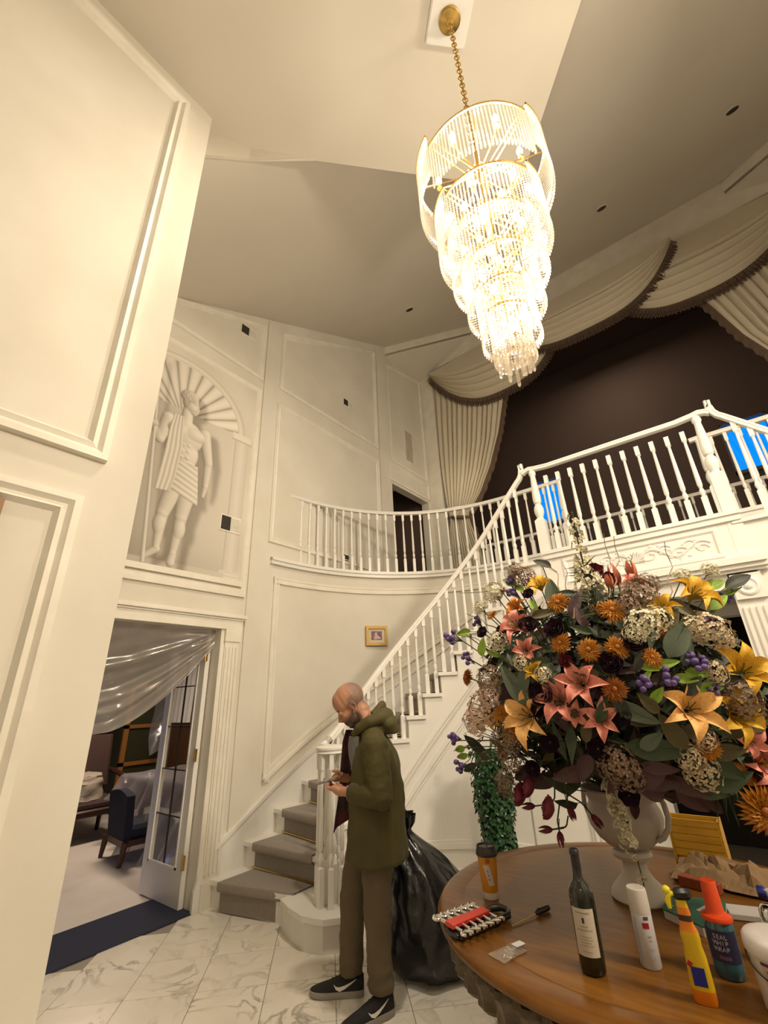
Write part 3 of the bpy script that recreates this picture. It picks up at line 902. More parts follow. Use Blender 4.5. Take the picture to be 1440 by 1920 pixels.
TIERS = [(.345, 4.55, .30, (0, -.11, -.22, -.15)), (.275, 4.14, .30, (0, -.09, -.16, -.10)), (.225, 3.92, .31, (0, -.07, -.13, -.08)),
         (.175, 3.70, .31, (0, -.06, -.11, -.06)), (.13, 3.51, .30, (0, -.05, -.09, -.05)), (.09, 3.34, .26, (0, -.03, -.05, -.03))]
def strand(mb, x, y, z, ln, tip):
    n = int(ln / .0165)
    for i in range(n):
        zz = z - .0165 * (i + .5)
        r_ = .0062
        mb.add([(x + r_, y, zz), (x, y + r_, zz), (x - r_, y, zz), (x, y - r_, zz), (x, y, zz + .0078), (x, y, zz - .0078)],
               [(0, 1, 4), (1, 2, 4), (2, 3, 4), (3, 0, 4), (1, 0, 5), (2, 1, 5), (3, 2, 5), (0, 3, 5)])
    zz = z - .0165 * n
    mb.tube([(x, y, zz), (x, y, zz - tip * .8), (x, y, zz - tip)], [.0055, .0062, .003], 5)
for ti, (r_, z_, ln, dz) in enumerate(TIERS):
    for q in range(4):
        a0 = R(62 + 92 * q); a1 = a0 + R(90)
        rr = r_ * (1 + .015 * (q % 2))
        z = z_ + dz[q]
        npt = 20
        arc = [(CHX + rr * math.cos(a0 + (a1 - a0) * i / npt), CHY + rr * math.sin(a0 + (a1 - a0) * i / npt), z) for i in range(npt + 1)]
        mb = MB()
        rows = [[(p[0], p[1], p[2] - .008), (p[0] + (p[0] - CHX) * .02, p[1] + (p[1] - CHY) * .02, p[2] - .008), (p[0] + (p[0] - CHX) * .02, p[1] + (p[1] - CHY) * .02, p[2] + .008), (p[0], p[1], p[2] + .008)] for p in arc]
        mb.grid(rows, cv=True)
        for i in (0, npt // 2, npt):                    # spokes to the stem
            mb.tube([arc[i], (CHX, CHY, z - .06)], .004, 5)
        mb.build('ring_frame', M['gold'], ch)
        mb = MB()
        ns = max(4, int(rr * (a1 - a0) / .0175))
        for i in range(ns + 1):
            a = a0 + (a1 - a0) * i / ns
            strand(mb, CHX + rr * math.cos(a), CHY + rr * math.sin(a), z, ln, .045)
        mb.build('crystal_strands', M['crystal'], ch, kind='stuff')
# cluster of clear rods at the bottom
mb = MB()
for i in range(16):
    a = 2 * PI * i / 16; rr = .05 if i % 2 else .078
    z = 3.21 - (.05 if i % 2 else 0)
    strand(mb, CHX + rr * math.cos(a), CHY + rr * math.sin(a), z, .10, .012)
    x, y = CHX + rr * math.cos(a), CHY + rr * math.sin(a)
    mb.tube([(x, y, z - .11), (x, y, z - .19 - .02 * (i % 3)), (x, y, z - .2 - .02 * (i % 3))], [.009, .009, .005], 6)
mb.build('crystal_rods', M['crystal'], ch)
bulbs = []
for (rad, z, n, a0) in ((.23, 4.44, 6, 20), (.19, 4.10, 5, 55), (.15, 3.84, 4, 10), (.10, 3.62, 3, 40), (.06, 3.42, 2, 70), (.02, 3.24, 1, 0)):
    for i in range(n):
        a = R(a0 + 360 * i / n)
        bulbs.append((CHX + rad * math.cos(a), CHY + rad * math.sin(a), z, a, rad))
for (x, y, z, a, rad) in bulbs:
    so = MB().tube([(CHX, CHY, z - .05), (CHX + rad * .6 * math.cos(a), CHY + rad * .6 * math.sin(a), z - .085), (x, y, z - .07)], .005, 6).lathe([(.001, -.07), (.016, -.07), (.013, -.055), (.011, -.03)], (x, y, z), 10).build('lamp_holder', M['gold'], ch, smooth=True)
    MB().lathe([(.001, .045), (.006, .035), (.014, .012), (.017, -.006), (.013, -.025), (.008, -.032), (.001, -.032)], (x, y, z), 10).build('bulb', M['bulb'], so, smooth=True)
CH_POWER = 24
for i, (x, y, z, a, rad) in enumerate(bulbs):
    if i in (1, 4) or (i > 5 and i % 2 == 0): lamp('chandelier_bulb', 'POINT', (x, y, z), CH_POWER * (.25 if i < 6 else .7 if i < 11 else 1.3), .06)

# recessed can lights (off) in the sloped ceiling
M['can'] = mat('dark_can_interior', (0.025, 0.02, 0.018), 0.5)
for i, (x, y, lab) in enumerate(((-3.14, 5.10, 'unlit recessed downlight in the sloped ceiling nearest the panelled left wall'), (.07, 5.71, 'unlit recessed downlight in the sloped ceiling above the middle curtain swag'), (1.66, 5.30, 'unlit recessed downlight in the sloped ceiling at the upper right'))):
    M4 = Matrix.Rotation(math.atan(.53), 4, 'X')
    t = thing('recessed_downlight', lab, 'light', (x, y, ztop(y)))
    MB().lathe([(.085, 0.0), (.085, -.008), (.068, -.010), (.066, .0)], (x, y, ztop(y) - .001), 20, M4).build('trim_ring', M['ceil'], t, smooth=True)
    MB().lathe([(.067, -.006), (.05, -.004), (.001, -.003)], (x, y, ztop(y) - .004), 20, M4).build('reflector', M['can'], t)

# wall grilles and switch
def grille(name, label, y, z, w, h_, half=True, n=8):
    t = thing(name, label, 'vent', (XW, y, z))
    MB().box(XW, XW + .012, y - w / 2, y + w / 2, z - h_ / 2, z + h_ / 2).build('frame', M['trim'], t)
    mb = MB()
    y1 = y + (0 if half else w / 2 - .02)
    MB().box(XW + .012, XW + .0135, y - w / 2 + .015, y1, z - h_ / 2 + .015, z + h_ / 2 - .015).build('dark_opening', M['can'] if half else mat('grille_shadow', (.30, .25, .18), .8), t)
    for i in range(n):
        zz = z - h_ / 2 + .02 + (h_ - .04) * (i + .5) / n
        MB().box(XW + .012, XW + .019, (y + .005 if half else y - w / 2 + .012), y + w / 2 - .012, zz - .004, zz + .004).build('slat', M['trim'], t)
grille('wall_vent', 'small wall grille beside the painted column of the statue mural', 2.69, 3.58, .27, .20)
grille('wall_vent', 'small wall grille high in the raked panel above the statue mural', 2.67, 6.50, .27, .17)
grille('wall_vent', 'small square wall grille in the upper raked panel beyond the statue mural', 4.73, 6.42, .24, .15)
grille('return_grille', 'tall beige return air grille on the wall over the upstairs doorway', 6.58, 6.38, .27, .72, half=False, n=22)
grille('wall_vent', 'low wall grille behind the curved gallery balusters', 4.72, 3.57, .26, .16)
t = thing('light_switch', 'white double switch plate on the wall beside the dining doorway', 'switch', (XW, 3.06, 1.2))
MB().obox((XW + .004, 3.06, 1.2), (.008, .075, .12), bev=.002).build('plate', M['white'], t)
for dy in (-.016, .016): MB().obox((XW + .010, 3.06 + dy, 1.2), (.008, .02, .05), Matrix.Rotation(R(6), 4, 'Y')).build('rocker', M['white'], t)

# small gilt picture on the curved wall
def on_out(y):
    for i in range(400):
        s = S_336 + (OUT.len - S_336) * i / 400
        if OUT.at(s)[1] >= y: return s
sA = on_out(4.80)
pA = OUT.at(sA, .02)
ang = OUT.ang(sA)
MP = Matrix.Rotation(ang, 4, 'Z')
t = thing('framed_picture', 'small gilt framed mauve picture on the curved wall by the stair rail', 'picture', (pA[0], pA[1], 2.42))
PW, PH = .30, .255
def pic(mb, x0, x1, z0, z1, d0, d1, mi=0):
    return mb.obox(Vector((pA[0], pA[1], 2.42)) + MP @ Vector(((x0 + x1) / 2, -(d0 + d1) / 2, (z0 + z1) / 2)), (x1 - x0, d1 - d0, z1 - z0), MP, mi)
mb = MB(); f_ = .035
pic(mb, -PW / 2, PW / 2, PH / 2 - f_, PH / 2, 0, .03); pic(mb, -PW / 2, PW / 2, -PH / 2, -PH / 2 + f_, 0, .03)
pic(mb, -PW / 2, -PW / 2 + f_, -PH / 2 + f_, PH / 2 - f_, 0, .03); pic(mb, PW / 2 - f_, PW / 2, -PH / 2 + f_, PH / 2 - f_, 0, .03)
mb.build('frame', mat('gilt_frame', (.42, .26, .06), .45, metal=.35), t)
mb = MB(); pic(mb, -PW / 2 + f_, PW / 2 - f_, -PH / 2 + f_, PH / 2 - f_, 0, .012)
mb.build('mount', mat('cream_mount', (.62, .55, .42), .8), t)
mb = MB(); pic(mb, -.075, .075, -.055, .06, .012, .015)
pr = mb.build('print', mat('mauve_print', (.17, .09, .15), .7, var=(.28, .16, .22), vscale=12), t)
mb = MB()
for (x, z, a, b) in ((-.01, .022, .02, .022), (.0, -.015, .035, .022), (.03, -.03, .03, .013), (-.02, -.04, .03, .01)):
    mb.sphere(Vector((pA[0], pA[1], 2.42)) + MP @ Vector((x, -.0152, z)), 1, 10, 6, (a, .002, b), MP)
mb.build('pale_shape', mat('pale_print_ink', (.55, .42, .38), .7), pr)

t = thing('framed_picture', 'dark bronze framed picture on the near left wall panel at the picture edge', 'picture', (XL, .02, 2.1))
mb = MB()
for (a0, a1, c0, c1) in ((-.335, .355, 2.435, 2.49), (-.335, .355, 1.70, 1.755), (-.335, -.28, 1.755, 2.435), (.30, .355, 1.755, 2.435)): mb.box(XL, XL + .035, a0, a1, c0, c1)
mb.build('frame', M['picframe'], t)
MB().box(XL, XL + .012, -.28, .30, 1.755, 2.435).build('canvas', mat('tan_canvas', (.45, .36, .22), .8, var=(.30, .22, .12), vscale=6), t)

# ================================================================= curtains in the opening
def swag(name, label, x0, x1, ztop0, ztop1, depth, y, power=3.0, lean=0.0, nf=7):
    t = thing(name, label, 'curtain', ((x0 + x1) / 2, y, ztop0))
    nu, nv = 48, 64
    rows, edge = [], []
    for j in range(nv + 1):
        v = j / nv
        row = []
        for i in range(nu + 1):
            u = i / nu
            uu = u + lean * math.sin(PI * u)
            s = 1 - abs(2 * uu - 1) ** power
            sag = depth * (v ** .9) * s
            x = x0 + (x1 - x0) * u
            zt = ztop0 + (ztop1 - ztop0) * u
            amp = .042 * max(0, min(1, (v - .30) / .2)) * (0.35 + .65 * s)
            fold = math.sin(2 * PI * nf * v + 1.2 * math.sin(PI * u) + .7 * math.sin(5 * u))
            yy = y - .06 - amp * fold - .10 * math.sin(PI * min(1, v)) * s * .5
            row.append((x, yy, zt - sag - .10 * v * (1 - s)))
        rows.append(row)
        edge = row
    MB().grid(rows).build('fabric', M['curtain'], t, smooth='all')
    for lay, (dy, dz, hh) in enumerate(((0, 0, .115), (.05, -.055, .10))):
        mb = MB()
        nt_ = 150
        E_ = resample(edge, nt_ + 1)
        for i in range(nt_):
            a, b = E_[i], E_[i + 1]
            z0a, z0b = a[2] + dz, b[2] + dz
            d = np.array([b[0] - a[0], 0, b[2] - a[2]]); d /= np.linalg.norm(d)
            nrm = np.array([d[2], 0, -d[0]]); nrm = nrm if nrm[2] < 0 else -nrm
            nrm = (nrm + np.array([0, 0, -.6])); nrm /= np.linalg.norm(nrm)
            w1 = hh * (1 + .06 * math.sin(i * 2.1))
            bow = .012 * (1 if i % 2 else -1)
            A0 = np.array([a[0], a[1] + dy, z0a + .01]); B0 = np.array([b[0], b[1] + dy, z0b + .01])
            m0 = (A0 + B0) / 2
            gap = .12
            mb.add([A0, B0, B0 + (nrm) * w1 + (A0 - B0) * gap + np.array([0, bow, 0]), A0 + nrm * w1 + (B0 - A0) * gap + np.array([0, bow, 0]), m0 + np.array([0, -.012, 0]), m0 + nrm * w1 + np.array([0, -.010 + bow, 0])],
                   [(0, 4, 5, 3), (4, 1, 2, 5), (0, 3, 2, 1)])
        mb.build('fringe', M['fringe'], t, kind='stuff')
    return t
def curtain_panel(name, label, sgn):
    ax = -.73
    fm = (lambda x: x) if sgn > 0 else (lambda x: 2 * ax - x)
    t = thing(name, label, 'curtain', (fm(-3.7), CWY + .1, 3.3))
    key = [(8.35, -4.02, -2.05), (7.6, -4.02, -2.28), (7.04, -4.02, -2.47), (6.3, -4.02, -2.66), (5.7, -4.0, -2.90), (5.2, -3.96, -3.18), (4.95, -3.92, -3.38), (4.82, -3.90, -3.50), (4.6, -3.93, -3.46), (4.1, -3.98, -3.34), (3.23, -4.0, -3.26)]
    def xr(z):
        for (za, la, ra), (zb, lb_, rb) in zip(key, key[1:]):
            if zb <= z <= za:
                f = (za - z) / (za - zb); f = f
                return la + (lb_ - la) * f, ra + (rb - ra) * f
        return key[-1][1:]
    rows, edge = [], []
    nz, nx = 60, 110
    for j in range(nz + 1):
        z = 8.35 - (8.35 - 3.235) * j / nz
        l, r_ = xr(z)
        g = (r_ - l) / 1.6
        row = []
        for i in range(nx + 1):
            u = i / nx
            x = l + (r_ - l) * (u + .010 * math.sin(2 * PI * 13 * u + 1))
            ph = 2 * PI * 13 * u + .6 * math.sin(z * 1.3 + u * 4)
            yy = CWY - .00 + (.042 + .02 * (1 - g)) * math.sin(ph) + .012 * math.sin(ph * 2.3 + z)
            row.append((fm(x), yy, z))
        rows.append(row); edge.append(row[-1])
    MB().grid(rows, flip=(sgn > 0)).build('fabric', M['curtain'], t, smooth='all')
    mb = MB()
    for i in range(len(edge) - 1):
        a, b = edge[i], edge[i + 1]
        for q in range(3):
            p0 = [a[k] + (b[k] - a[k]) * q / 3 for k in range(3)]; p1 = [a[k] + (b[k] - a[k]) * (q + .85) / 3 for k in range(3)]
            o = sgn * (.085 + .012 * math.sin(i * 3 + q))
            mb.add([(p0[0] - sgn * .01, p0[1] - .01, p0[2]), (p1[0] - sgn * .01, p1[1] - .01, p1[2]), (p1[0] + o, p1[1], p1[2] - .05), (p0[0] + o, p0[1], p0[2] - .05), (p0[0] + o * .5, p0[1] - .022, p0[2] - .02), (p1[0] + o * .5, p1[1] - .022, p1[2] - .02)],
                   [(0, 1, 5, 4), (4, 5, 2, 3), (1, 0, 3, 2)])
    mb.build('fringe', M['fringe'], t, kind='stuff')
    l, r_ = xr(4.82)
    MB().tube([(fm(l - .06), CWY + .02, 4.9), (fm((l + r_) / 2), CWY - .11, 4.80), (fm(r_ + .03), CWY - .02, 4.76)], .035, 8).build('tieback', M['fringe'], t, smooth=True)
curtain_panel('drape', 'cream curtain panel gathered by a tieback beside the left end of the gallery opening', 1)
curtain_panel('drape', 'cream curtain panel under the right swag of the gallery opening', -1)
swag('curtain_swag', 'left cream curtain swag with brown fringe beside the white trim post', -4.02, -.95, 8.46, 8.60, 1.42, CWY - .02, 2.6, lean=-.05)
swag('curtain_swag', 'right cream curtain swag partly behind the middle one', -.51, 2.56, 8.60, 8.46, 1.30, CWY - .02, 2.6, lean=.05)
swag('curtain_swag', 'middle cream curtain swag overlapping both of its neighbours', -2.30, .84, 8.57, 8.57, 1.06, CWY - .12, 3.0)

# ================================================================= trompe l'oeil statue painted on the wall
def mural():
    y0, y1, z0, z1 = 1.02, 2.93, 2.93, 5.60
    SS = 3
    ny, nz = 250 * SS, 345 * SS
    Y, Z = np.meshgrid(np.linspace(y0, y1, ny), np.linspace(z0, z1, nz))
    def cap(p, q, ra, rb):
        p, q = np.array(p), np.array(q)
        d = q - p
        t = np.clip(((Y - p[0]) * d[0] + (Z - p[1]) * d[1]) / (d @ d), 0, 1)
        r_ = ra + (rb - ra) * t
        D = np.hypot(Y - p[0] - d[0] * t, Z - p[1] - d[1] * t)
        return np.sqrt(np.clip(r_ ** 2 - D ** 2, 0, None)) + np.where(D < r_, 0.0, -.2 - (D - r_))
    def ell(c, ry, rz, hh):
        q = ((Y - c[0]) / ry) ** 2 + ((Z - c[1]) / rz) ** 2
        return np.where(q < 1, hh * np.sqrt(np.clip(1 - q, 0, None)), -.2 - (q - 1))
    def smax(a, b, k=.03):
        m = np.maximum(a, b)
        hh = np.clip(k - np.abs(a - b), 0, None)
        return m + np.where((a > -.1) & (b > -.1), hh * hh / (4 * k), 0)
    H = np.full_like(Y, -9.0)
    # background first
    inarch = np.where(Z > 4.80, ((Y - 1.9) / .77) ** 2 + ((Z - 4.80) / .60) ** 2 < 1, np.abs(Y - 1.9) < .77)
    outarch = np.where(Z > 4.80, ((Y - 1.9) / .87) ** 2 + ((Z - 4.80) / .70) ** 2 < 1, np.abs(Y - 1.9) < .87) & (Z > 4.72)
    tone = np.full_like(Y, .80) + .02 * np.sin(Y * 9 + Z * 4)
    u = (Y - 1.9) / .77
    niche = .58 + .27 * np.clip(u, -1, 1) + .06 * np.cos(u * 2.5) - .10 * np.exp(-((Z - 2.95) / .25) ** 2)
    ang_ = np.arctan2(Z - 4.66, Y - 1.95)
    fl_ = (ang_ / (PI / 14)) % 1
    shell = .66 + .20 * np.sin(fl_ * PI) - .26 * np.exp(-(np.minimum(fl_, 1 - fl_) / .09) ** 2) + .12 * u
    rr = np.hypot((Y - 1.95) / .77, (Z - 4.66) / .72)
    shell -= .22 * np.exp(-(rr / .35) ** 2)
    niche = np.where(Z > 4.78, shell, niche)
    tone = np.where(inarch, niche, tone)
    band = outarch & ~inarch
    rb_ = np.where(Z > 4.80, np.hypot((Y - 1.9) / .87, (Z - 4.80) / .70), np.abs(Y - 1.9) / .87)
    tone = np.where(band, .88 - .18 * ((rb_ - .88) / .12) ** 2 * (rb_ > .95) - .12 * np.exp(-((rb_ - .885) / .02) ** 2), tone)
    # impost block and column at right
    col = (np.abs(Y - 2.74) < .10) & (Z < 4.72) & (Z > 3.0)
    tone = np.where(col, .86 - .12 * np.abs(Y - 2.74) / .1 - .10 * np.exp(-((Y - 2.645) / .012) ** 2), tone)
    imp = (np.abs(Y - 2.74) < .14) & (np.abs(Z - 4.76) < .055)
    tone = np.where(imp, .90 - .25 * (Z < 4.725) - .12 * (np.abs(Y - 2.74) > .13), tone)
    base = (np.abs(Y - 2.74) < .13) & (Z < 3.02)
    tone = np.where(base, .88 - .15 * ((Z * 25) % 1 < .2), tone)
    floor_ = (Z < 2.99) & inarch
    tone = np.where(floor_, .55 + .2 * (Y - 1.3) / 1.3, tone)
    # figure height field
    def body():
        h_ = ell((2.015, 4.93), .098, .135, .11)
        h_ = smax(h_, ell((2.06, 4.86), .075, .10, .09))
        h_ = smax(h_, cap((2.0, 4.80), (2.0, 4.64), .062, .075))
        for c, ry, rz, hh in (((2.02, 4.47), .21, .20, .14), ((1.93, 4.52), .14, .095, .143), ((2.115, 4.52), .14, .095, .143), ((2.04, 4.25), .155, .2, .12), ((2.05, 4.05), .165, .15, .12)):
            h_ = smax(h_, ell(c, ry, rz, hh), .05)
        for zz in (4.36, 4.28, 4.20):
            for dy in (-.036, .036): h_ = smax(h_, ell((2.035 + dy, zz), .044, .036, .124), .03)
        h_ = smax(h_, cap((1.80, 4.60), (1.745, 4.32), .078, .058))
        h_ = smax(h_, cap((1.745, 4.31), (1.665, 4.44), .056, .040))
        h_ = smax(h_, ell((1.655, 4.47), .055, .06, .09))
        h_ = smax(h_, cap((2.235, 4.58), (2.325, 4.24), .08, .056))
        h_ = smax(h_, cap((2.325, 4.24), (2.325, 3.95), .055, .036))
        h_ = smax(h_, cap((2.325, 3.93), (2.31, 3.81), .036, .022))
        h_ = smax(h_, cap((1.99, 3.85), (1.905, 3.50), .105, .070))
        h_ = smax(h_, cap((1.90, 3.48), (1.895, 3.13), .066, .036))
        h_ = smax(h_, ell((1.885, 3.37), .065, .12, .07))
        h_ = smax(h_, cap((1.90, 3.10), (1.80, 3.01), .04, .028))
        h_ = smax(h_, cap((2.13, 3.85), (2.10, 3.50), .11, .073))
        h_ = smax(h_, cap((2.10, 3.48), (2.07, 3.10), .068, .038))
        h_ = smax(h_, ell((2.10, 3.36), .068, .12, .075))
        h_ = smax(h_, cap((2.07, 3.08), (2.06, 2.985), .042, .045))
        return h_
    B = body()
    # kilt, cloak, spear
    kz = np.clip((4.14 - Z) / .40, 0, 1)
    kl, kr = 1.90 - .02 * kz, 2.21 + .05 * kz
    kin = (Z < 4.14) & (Z > 3.80 - .35 * (Y - 1.9)) & (Y > kl) & (Y < kr)
    kh = .15 + .005 * np.sin((Z * 1.0 + .35 * (Y - 2.0)) * 95) - 1.2 * (Y - 2.05) ** 2
    cl_l, cl_r = np.interp(Z, [3.72, 4.2, 4.5, 4.70], [1.78, 1.82, 1.83, 1.86]), np.interp(Z, [3.72, 3.9, 4.3, 4.70], [1.93, 1.97, 2.0, 1.97])
    cin = (Z < 4.70) & (Z > 3.73 + .1 * (Y - 1.8)) & (Y > cl_l) & (Y < cl_r)
    chh = .17 + .0045 * np.sin((Y - cl_l) / (cl_r - cl_l) * 22 + Z * 1.5)
    sp = cap((1.60, 5.36), (1.79, 2.95), .012, .020)
    fig = (B > 0)
    Hh = np.where(fig, B, -1)
    Hh = np.where(kin, np.maximum(Hh, kh), Hh)
    Hh = np.where(cin, np.maximum(Hh, chh), Hh)
    hair = ell((2.0, 4.985), .112, .095, .12)
    curls = hair + .012 * np.sin(Y * 150 + 2 * np.sin(Z * 60)) * np.sin(Z * 150 + 2 * np.sin(Y * 70))
    Hh = np.where((hair > 0) & ~((Y > 2.07) & (Z < 4.96)), np.maximum(Hh, curls + .02), Hh)
    Hh = np.where((sp > 0) & ~((np.hypot(Y - 1.655, Z - 4.47) < .045)), np.maximum(Hh, sp + .10), Hh)
    on = Hh > -.5
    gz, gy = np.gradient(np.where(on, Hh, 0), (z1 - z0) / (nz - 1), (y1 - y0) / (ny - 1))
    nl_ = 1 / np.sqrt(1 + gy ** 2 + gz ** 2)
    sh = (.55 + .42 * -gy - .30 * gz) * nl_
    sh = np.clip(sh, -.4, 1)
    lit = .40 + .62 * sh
    # painted cast shadow to the right of the figure
    def blur(A, n):
        for _ in range(n):
            A = (A + np.roll(A, 1, 0) + np.roll(A, -1, 0) + np.roll(A, 1, 1) + np.roll(A, -1, 1)) / 5
        return A
    def down(A): return A.reshape(nz // SS, SS, ny // SS, SS).mean((1, 3))
    on_s = down(on.astype(float))
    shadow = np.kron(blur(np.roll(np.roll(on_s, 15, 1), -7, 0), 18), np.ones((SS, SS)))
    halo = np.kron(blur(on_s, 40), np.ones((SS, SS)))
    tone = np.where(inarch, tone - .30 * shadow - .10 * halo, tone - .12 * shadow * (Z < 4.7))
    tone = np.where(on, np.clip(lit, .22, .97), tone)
    # face marks
    for (a, b, ry, rz, d) in ((2.075, 4.925, .022, .009, .3), (2.085, 4.835, .022, .006, .28), (2.11, 4.88, .007, .03, .2), (2.0, 4.90, .018, .03, .15), (2.045, 4.945, .03, .006, .18)):
        tone = tone - d * np.exp(-((Y - a) / ry) ** 2 - ((Z - b) / rz) ** 2) * on
    for k in range(4): tone = tone - .25 * np.exp(-((Z - (4.445 + .018 * k)) / .004) ** 2) * (np.abs(Y - 1.66) < .045)
    edge = np.minimum.reduce([(Y - y0) / .05, (y1 - Y) / .03, (Z - z0) / .02, (z1 - Z) / .05])
    tone = np.clip(tone, .15, 1)
    tone = np.where((~inarch) & (~band) & (~col) & (~imp) & (~base), .82 + .03 * np.sin(Y * 7 + Z * 5), tone)
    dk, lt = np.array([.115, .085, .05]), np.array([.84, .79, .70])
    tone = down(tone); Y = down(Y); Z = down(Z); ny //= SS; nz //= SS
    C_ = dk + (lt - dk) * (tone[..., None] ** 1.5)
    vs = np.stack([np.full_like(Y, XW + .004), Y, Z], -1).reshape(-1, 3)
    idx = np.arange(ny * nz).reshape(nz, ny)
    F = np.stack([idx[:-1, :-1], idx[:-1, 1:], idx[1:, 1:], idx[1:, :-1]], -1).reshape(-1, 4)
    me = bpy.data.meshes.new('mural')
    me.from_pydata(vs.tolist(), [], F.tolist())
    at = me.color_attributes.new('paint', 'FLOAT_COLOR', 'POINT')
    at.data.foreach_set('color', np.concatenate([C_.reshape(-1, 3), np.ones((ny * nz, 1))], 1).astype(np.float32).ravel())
    m = bpy.data.materials.new('mural_paint'); m.use_nodes = True
    nt = m.node_tree; b = nt.nodes['Principled BSDF']; b.inputs['Roughness'].default_value = .75
    a = nt.nodes.new('ShaderNodeAttribute'); a.attribute_name = 'paint'
    nt.links.new(a.outputs['Color'], b.inputs['Base Color'])
    me.materials.append(m)
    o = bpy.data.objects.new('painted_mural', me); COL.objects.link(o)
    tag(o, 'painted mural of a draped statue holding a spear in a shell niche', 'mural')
    moulding_yz(.96, 2.965, 2.76, 5.66, 5.66, XW, .07, parent=wall_statue)
mural()
# ================================================================= the man
def crumple(o, strength, size):
    tx = bpy.data.textures.new('crumple', 'CLOUDS'); tx.noise_scale = size; tx.noise_depth = 2
    md = o.modifiers.new('crumple', 'DISPLACE'); md.texture = tx; md.strength = strength; md.texture_coords = 'LOCAL'; md.mid_level = .5
    return o
def remesh(o, voxel, smooth=4, fac=.5):
    md = o.modifiers.new('remesh', 'REMESH'); md.mode = 'VOXEL'; md.voxel_size = voxel; md.use_smooth_shade = True
    if smooth:
        sm = o.modifiers.new('smooth', 'SMOOTH'); sm.iterations = smooth; sm.factor = fac
    return o
def zone_mat(name, base, zones, rough=.5, bump=0.0, bscale=200, sss=0.0):
    """paint = base colour with round zones of another pigment (beard, hair) given in the object's own space"""
    m = bpy.data.materials.new(name); m.use_nodes = True
    nt = m.node_tree; b = nt.nodes['Principled BSDF']; b.inputs['Roughness'].default_value = rough
    N = nt.nodes.new; L = nt.links.new
    tc = N('ShaderNodeTexCoord')
    cur = None
    rgb = N('ShaderNodeRGB'); rgb.outputs[0].default_value = list(base) + [1]; cur = rgb.outputs[0]
    for (c, r0, r1, col, sc) in zones:
        sub = N('ShaderNodeVectorMath'); sub.operation = 'SUBTRACT'; sub.inputs[1].default_value = c; L(tc.outputs['Object'], sub.inputs[0])
        ml = N('ShaderNodeVectorMath'); ml.operation = 'MULTIPLY'; ml.inputs[1].default_value = sc; L(sub.outputs[0], ml.inputs[0])
        ln = N('ShaderNodeVectorMath'); ln.operation = 'LENGTH'; L(ml.outputs[0], ln.inputs[0])
        mr = N('ShaderNodeMapRange'); mr.inputs[1].default_value = r0; mr.inputs[2].default_value = r1; mr.inputs[3].default_value = 1; mr.inputs[4].default_value = 0
        L(ln.outputs['Value'], mr.inputs[0])
        mx = N('ShaderNodeMix'); mx.data_type = 'RGBA'; L(mr.outputs[0], mx.inputs[0]); L(cur, mx.inputs[6]); mx.inputs[7].default_value = list(col) + [1]
        cur = mx.outputs[2]
    L(cur, b.inputs['Base Color'])
    if sss:
        b.inputs['Subsurface Weight'].default_value = sss; b.inputs['Subsurface Radius'].default_value = (.012, .005, .003); b.inputs['Subsurface Scale'].default_value = 1
    if bump:
        n = N('ShaderNodeTexNoise'); n.inputs['Scale'].default_value = bscale; bp = N('ShaderNodeBump'); bp.inputs['Strength'].default_value = bump; bp.inputs['Distance'].default_value = .01
        L(tc.outputs['Object'], n.inputs['Vector']); L(n.outputs['Fac'], bp.inputs['Height']); L(bp.outputs[0], b.inputs['Normal'])
    return m
man = thing('person', 'bald bearded man in an olive hooded jacket and khaki trousers looking down at his phone', 'person', (-2.36, 2.575, 0))
man.rotation_euler = (0, 0, R(217.5))
BASE[man.name] = (0, 0, 0)
HS = 1.16
HC = Vector((.0, 0, 1.618))
HR = Matrix.Rotation(R(37), 3, 'Y')
def hd(x, y, z): return HC + HR @ (Vector((x, y, z)) * HS)
HR4 = HR.to_4x4()
def hell(mb, c, rr): return mb.sphere(hd(*c), HS, 20, 14, rr, HR4)
mb = MB()
# head
hell(mb, (-.012, 0, .03), (.098, .077, .088))
hell(mb, (.03, 0, .03), (.066, .068, .078))
hell(mb, (.030, 0, -.045), (.063, .060, .085))
hell(mb, (.042, 0, -.098), (.045, .046, .036))
hell(mb, (.068, 0, .006), (.022, .050, .013))
hell(mb, (.066, 0, -.066), (.030, .036, .022))
for s in (-1, 1):
    hell(mb, (.060, s * .036, -.036), (.022, .022, .020))
    hell(mb, (.075, s * .030, -.012), (.016, .019, .012))
    hell(mb, (-.010, s * .072, -.030), (.016, .010, .024))
    mb.tube([hd(.006, s * .074, -.020), hd(.004, s * .082, -.006), hd(-.010, s * .088, .002), (hd(-.024, s * .089, -.008)), hd(-.027, s * .087, -.026), hd(-.020, s * .083, -.044), hd(-.008, s * .078, -.054)], [.005, .006, .0065, .0065, .0065, .006, .0075], 8)
    hell(mb, (.030, s * .038, -.075), (.035, .022, .04))
    hell(mb, (.098, s * .011, -.048), (.010, .008, .007))
mb.tube([hd(.078, 0, .004), hd(.094, 0, -.022), hd(.108, 0, -.042), hd(.094, 0, -.054)], [.010 * HS, .011 * HS, .014 * HS, .010 * HS], 10)
hell(mb, (.085, 0, -.074), (.012, .022, .007)); hell(mb, (.082, 0, -.086), (.012, .020, .007))
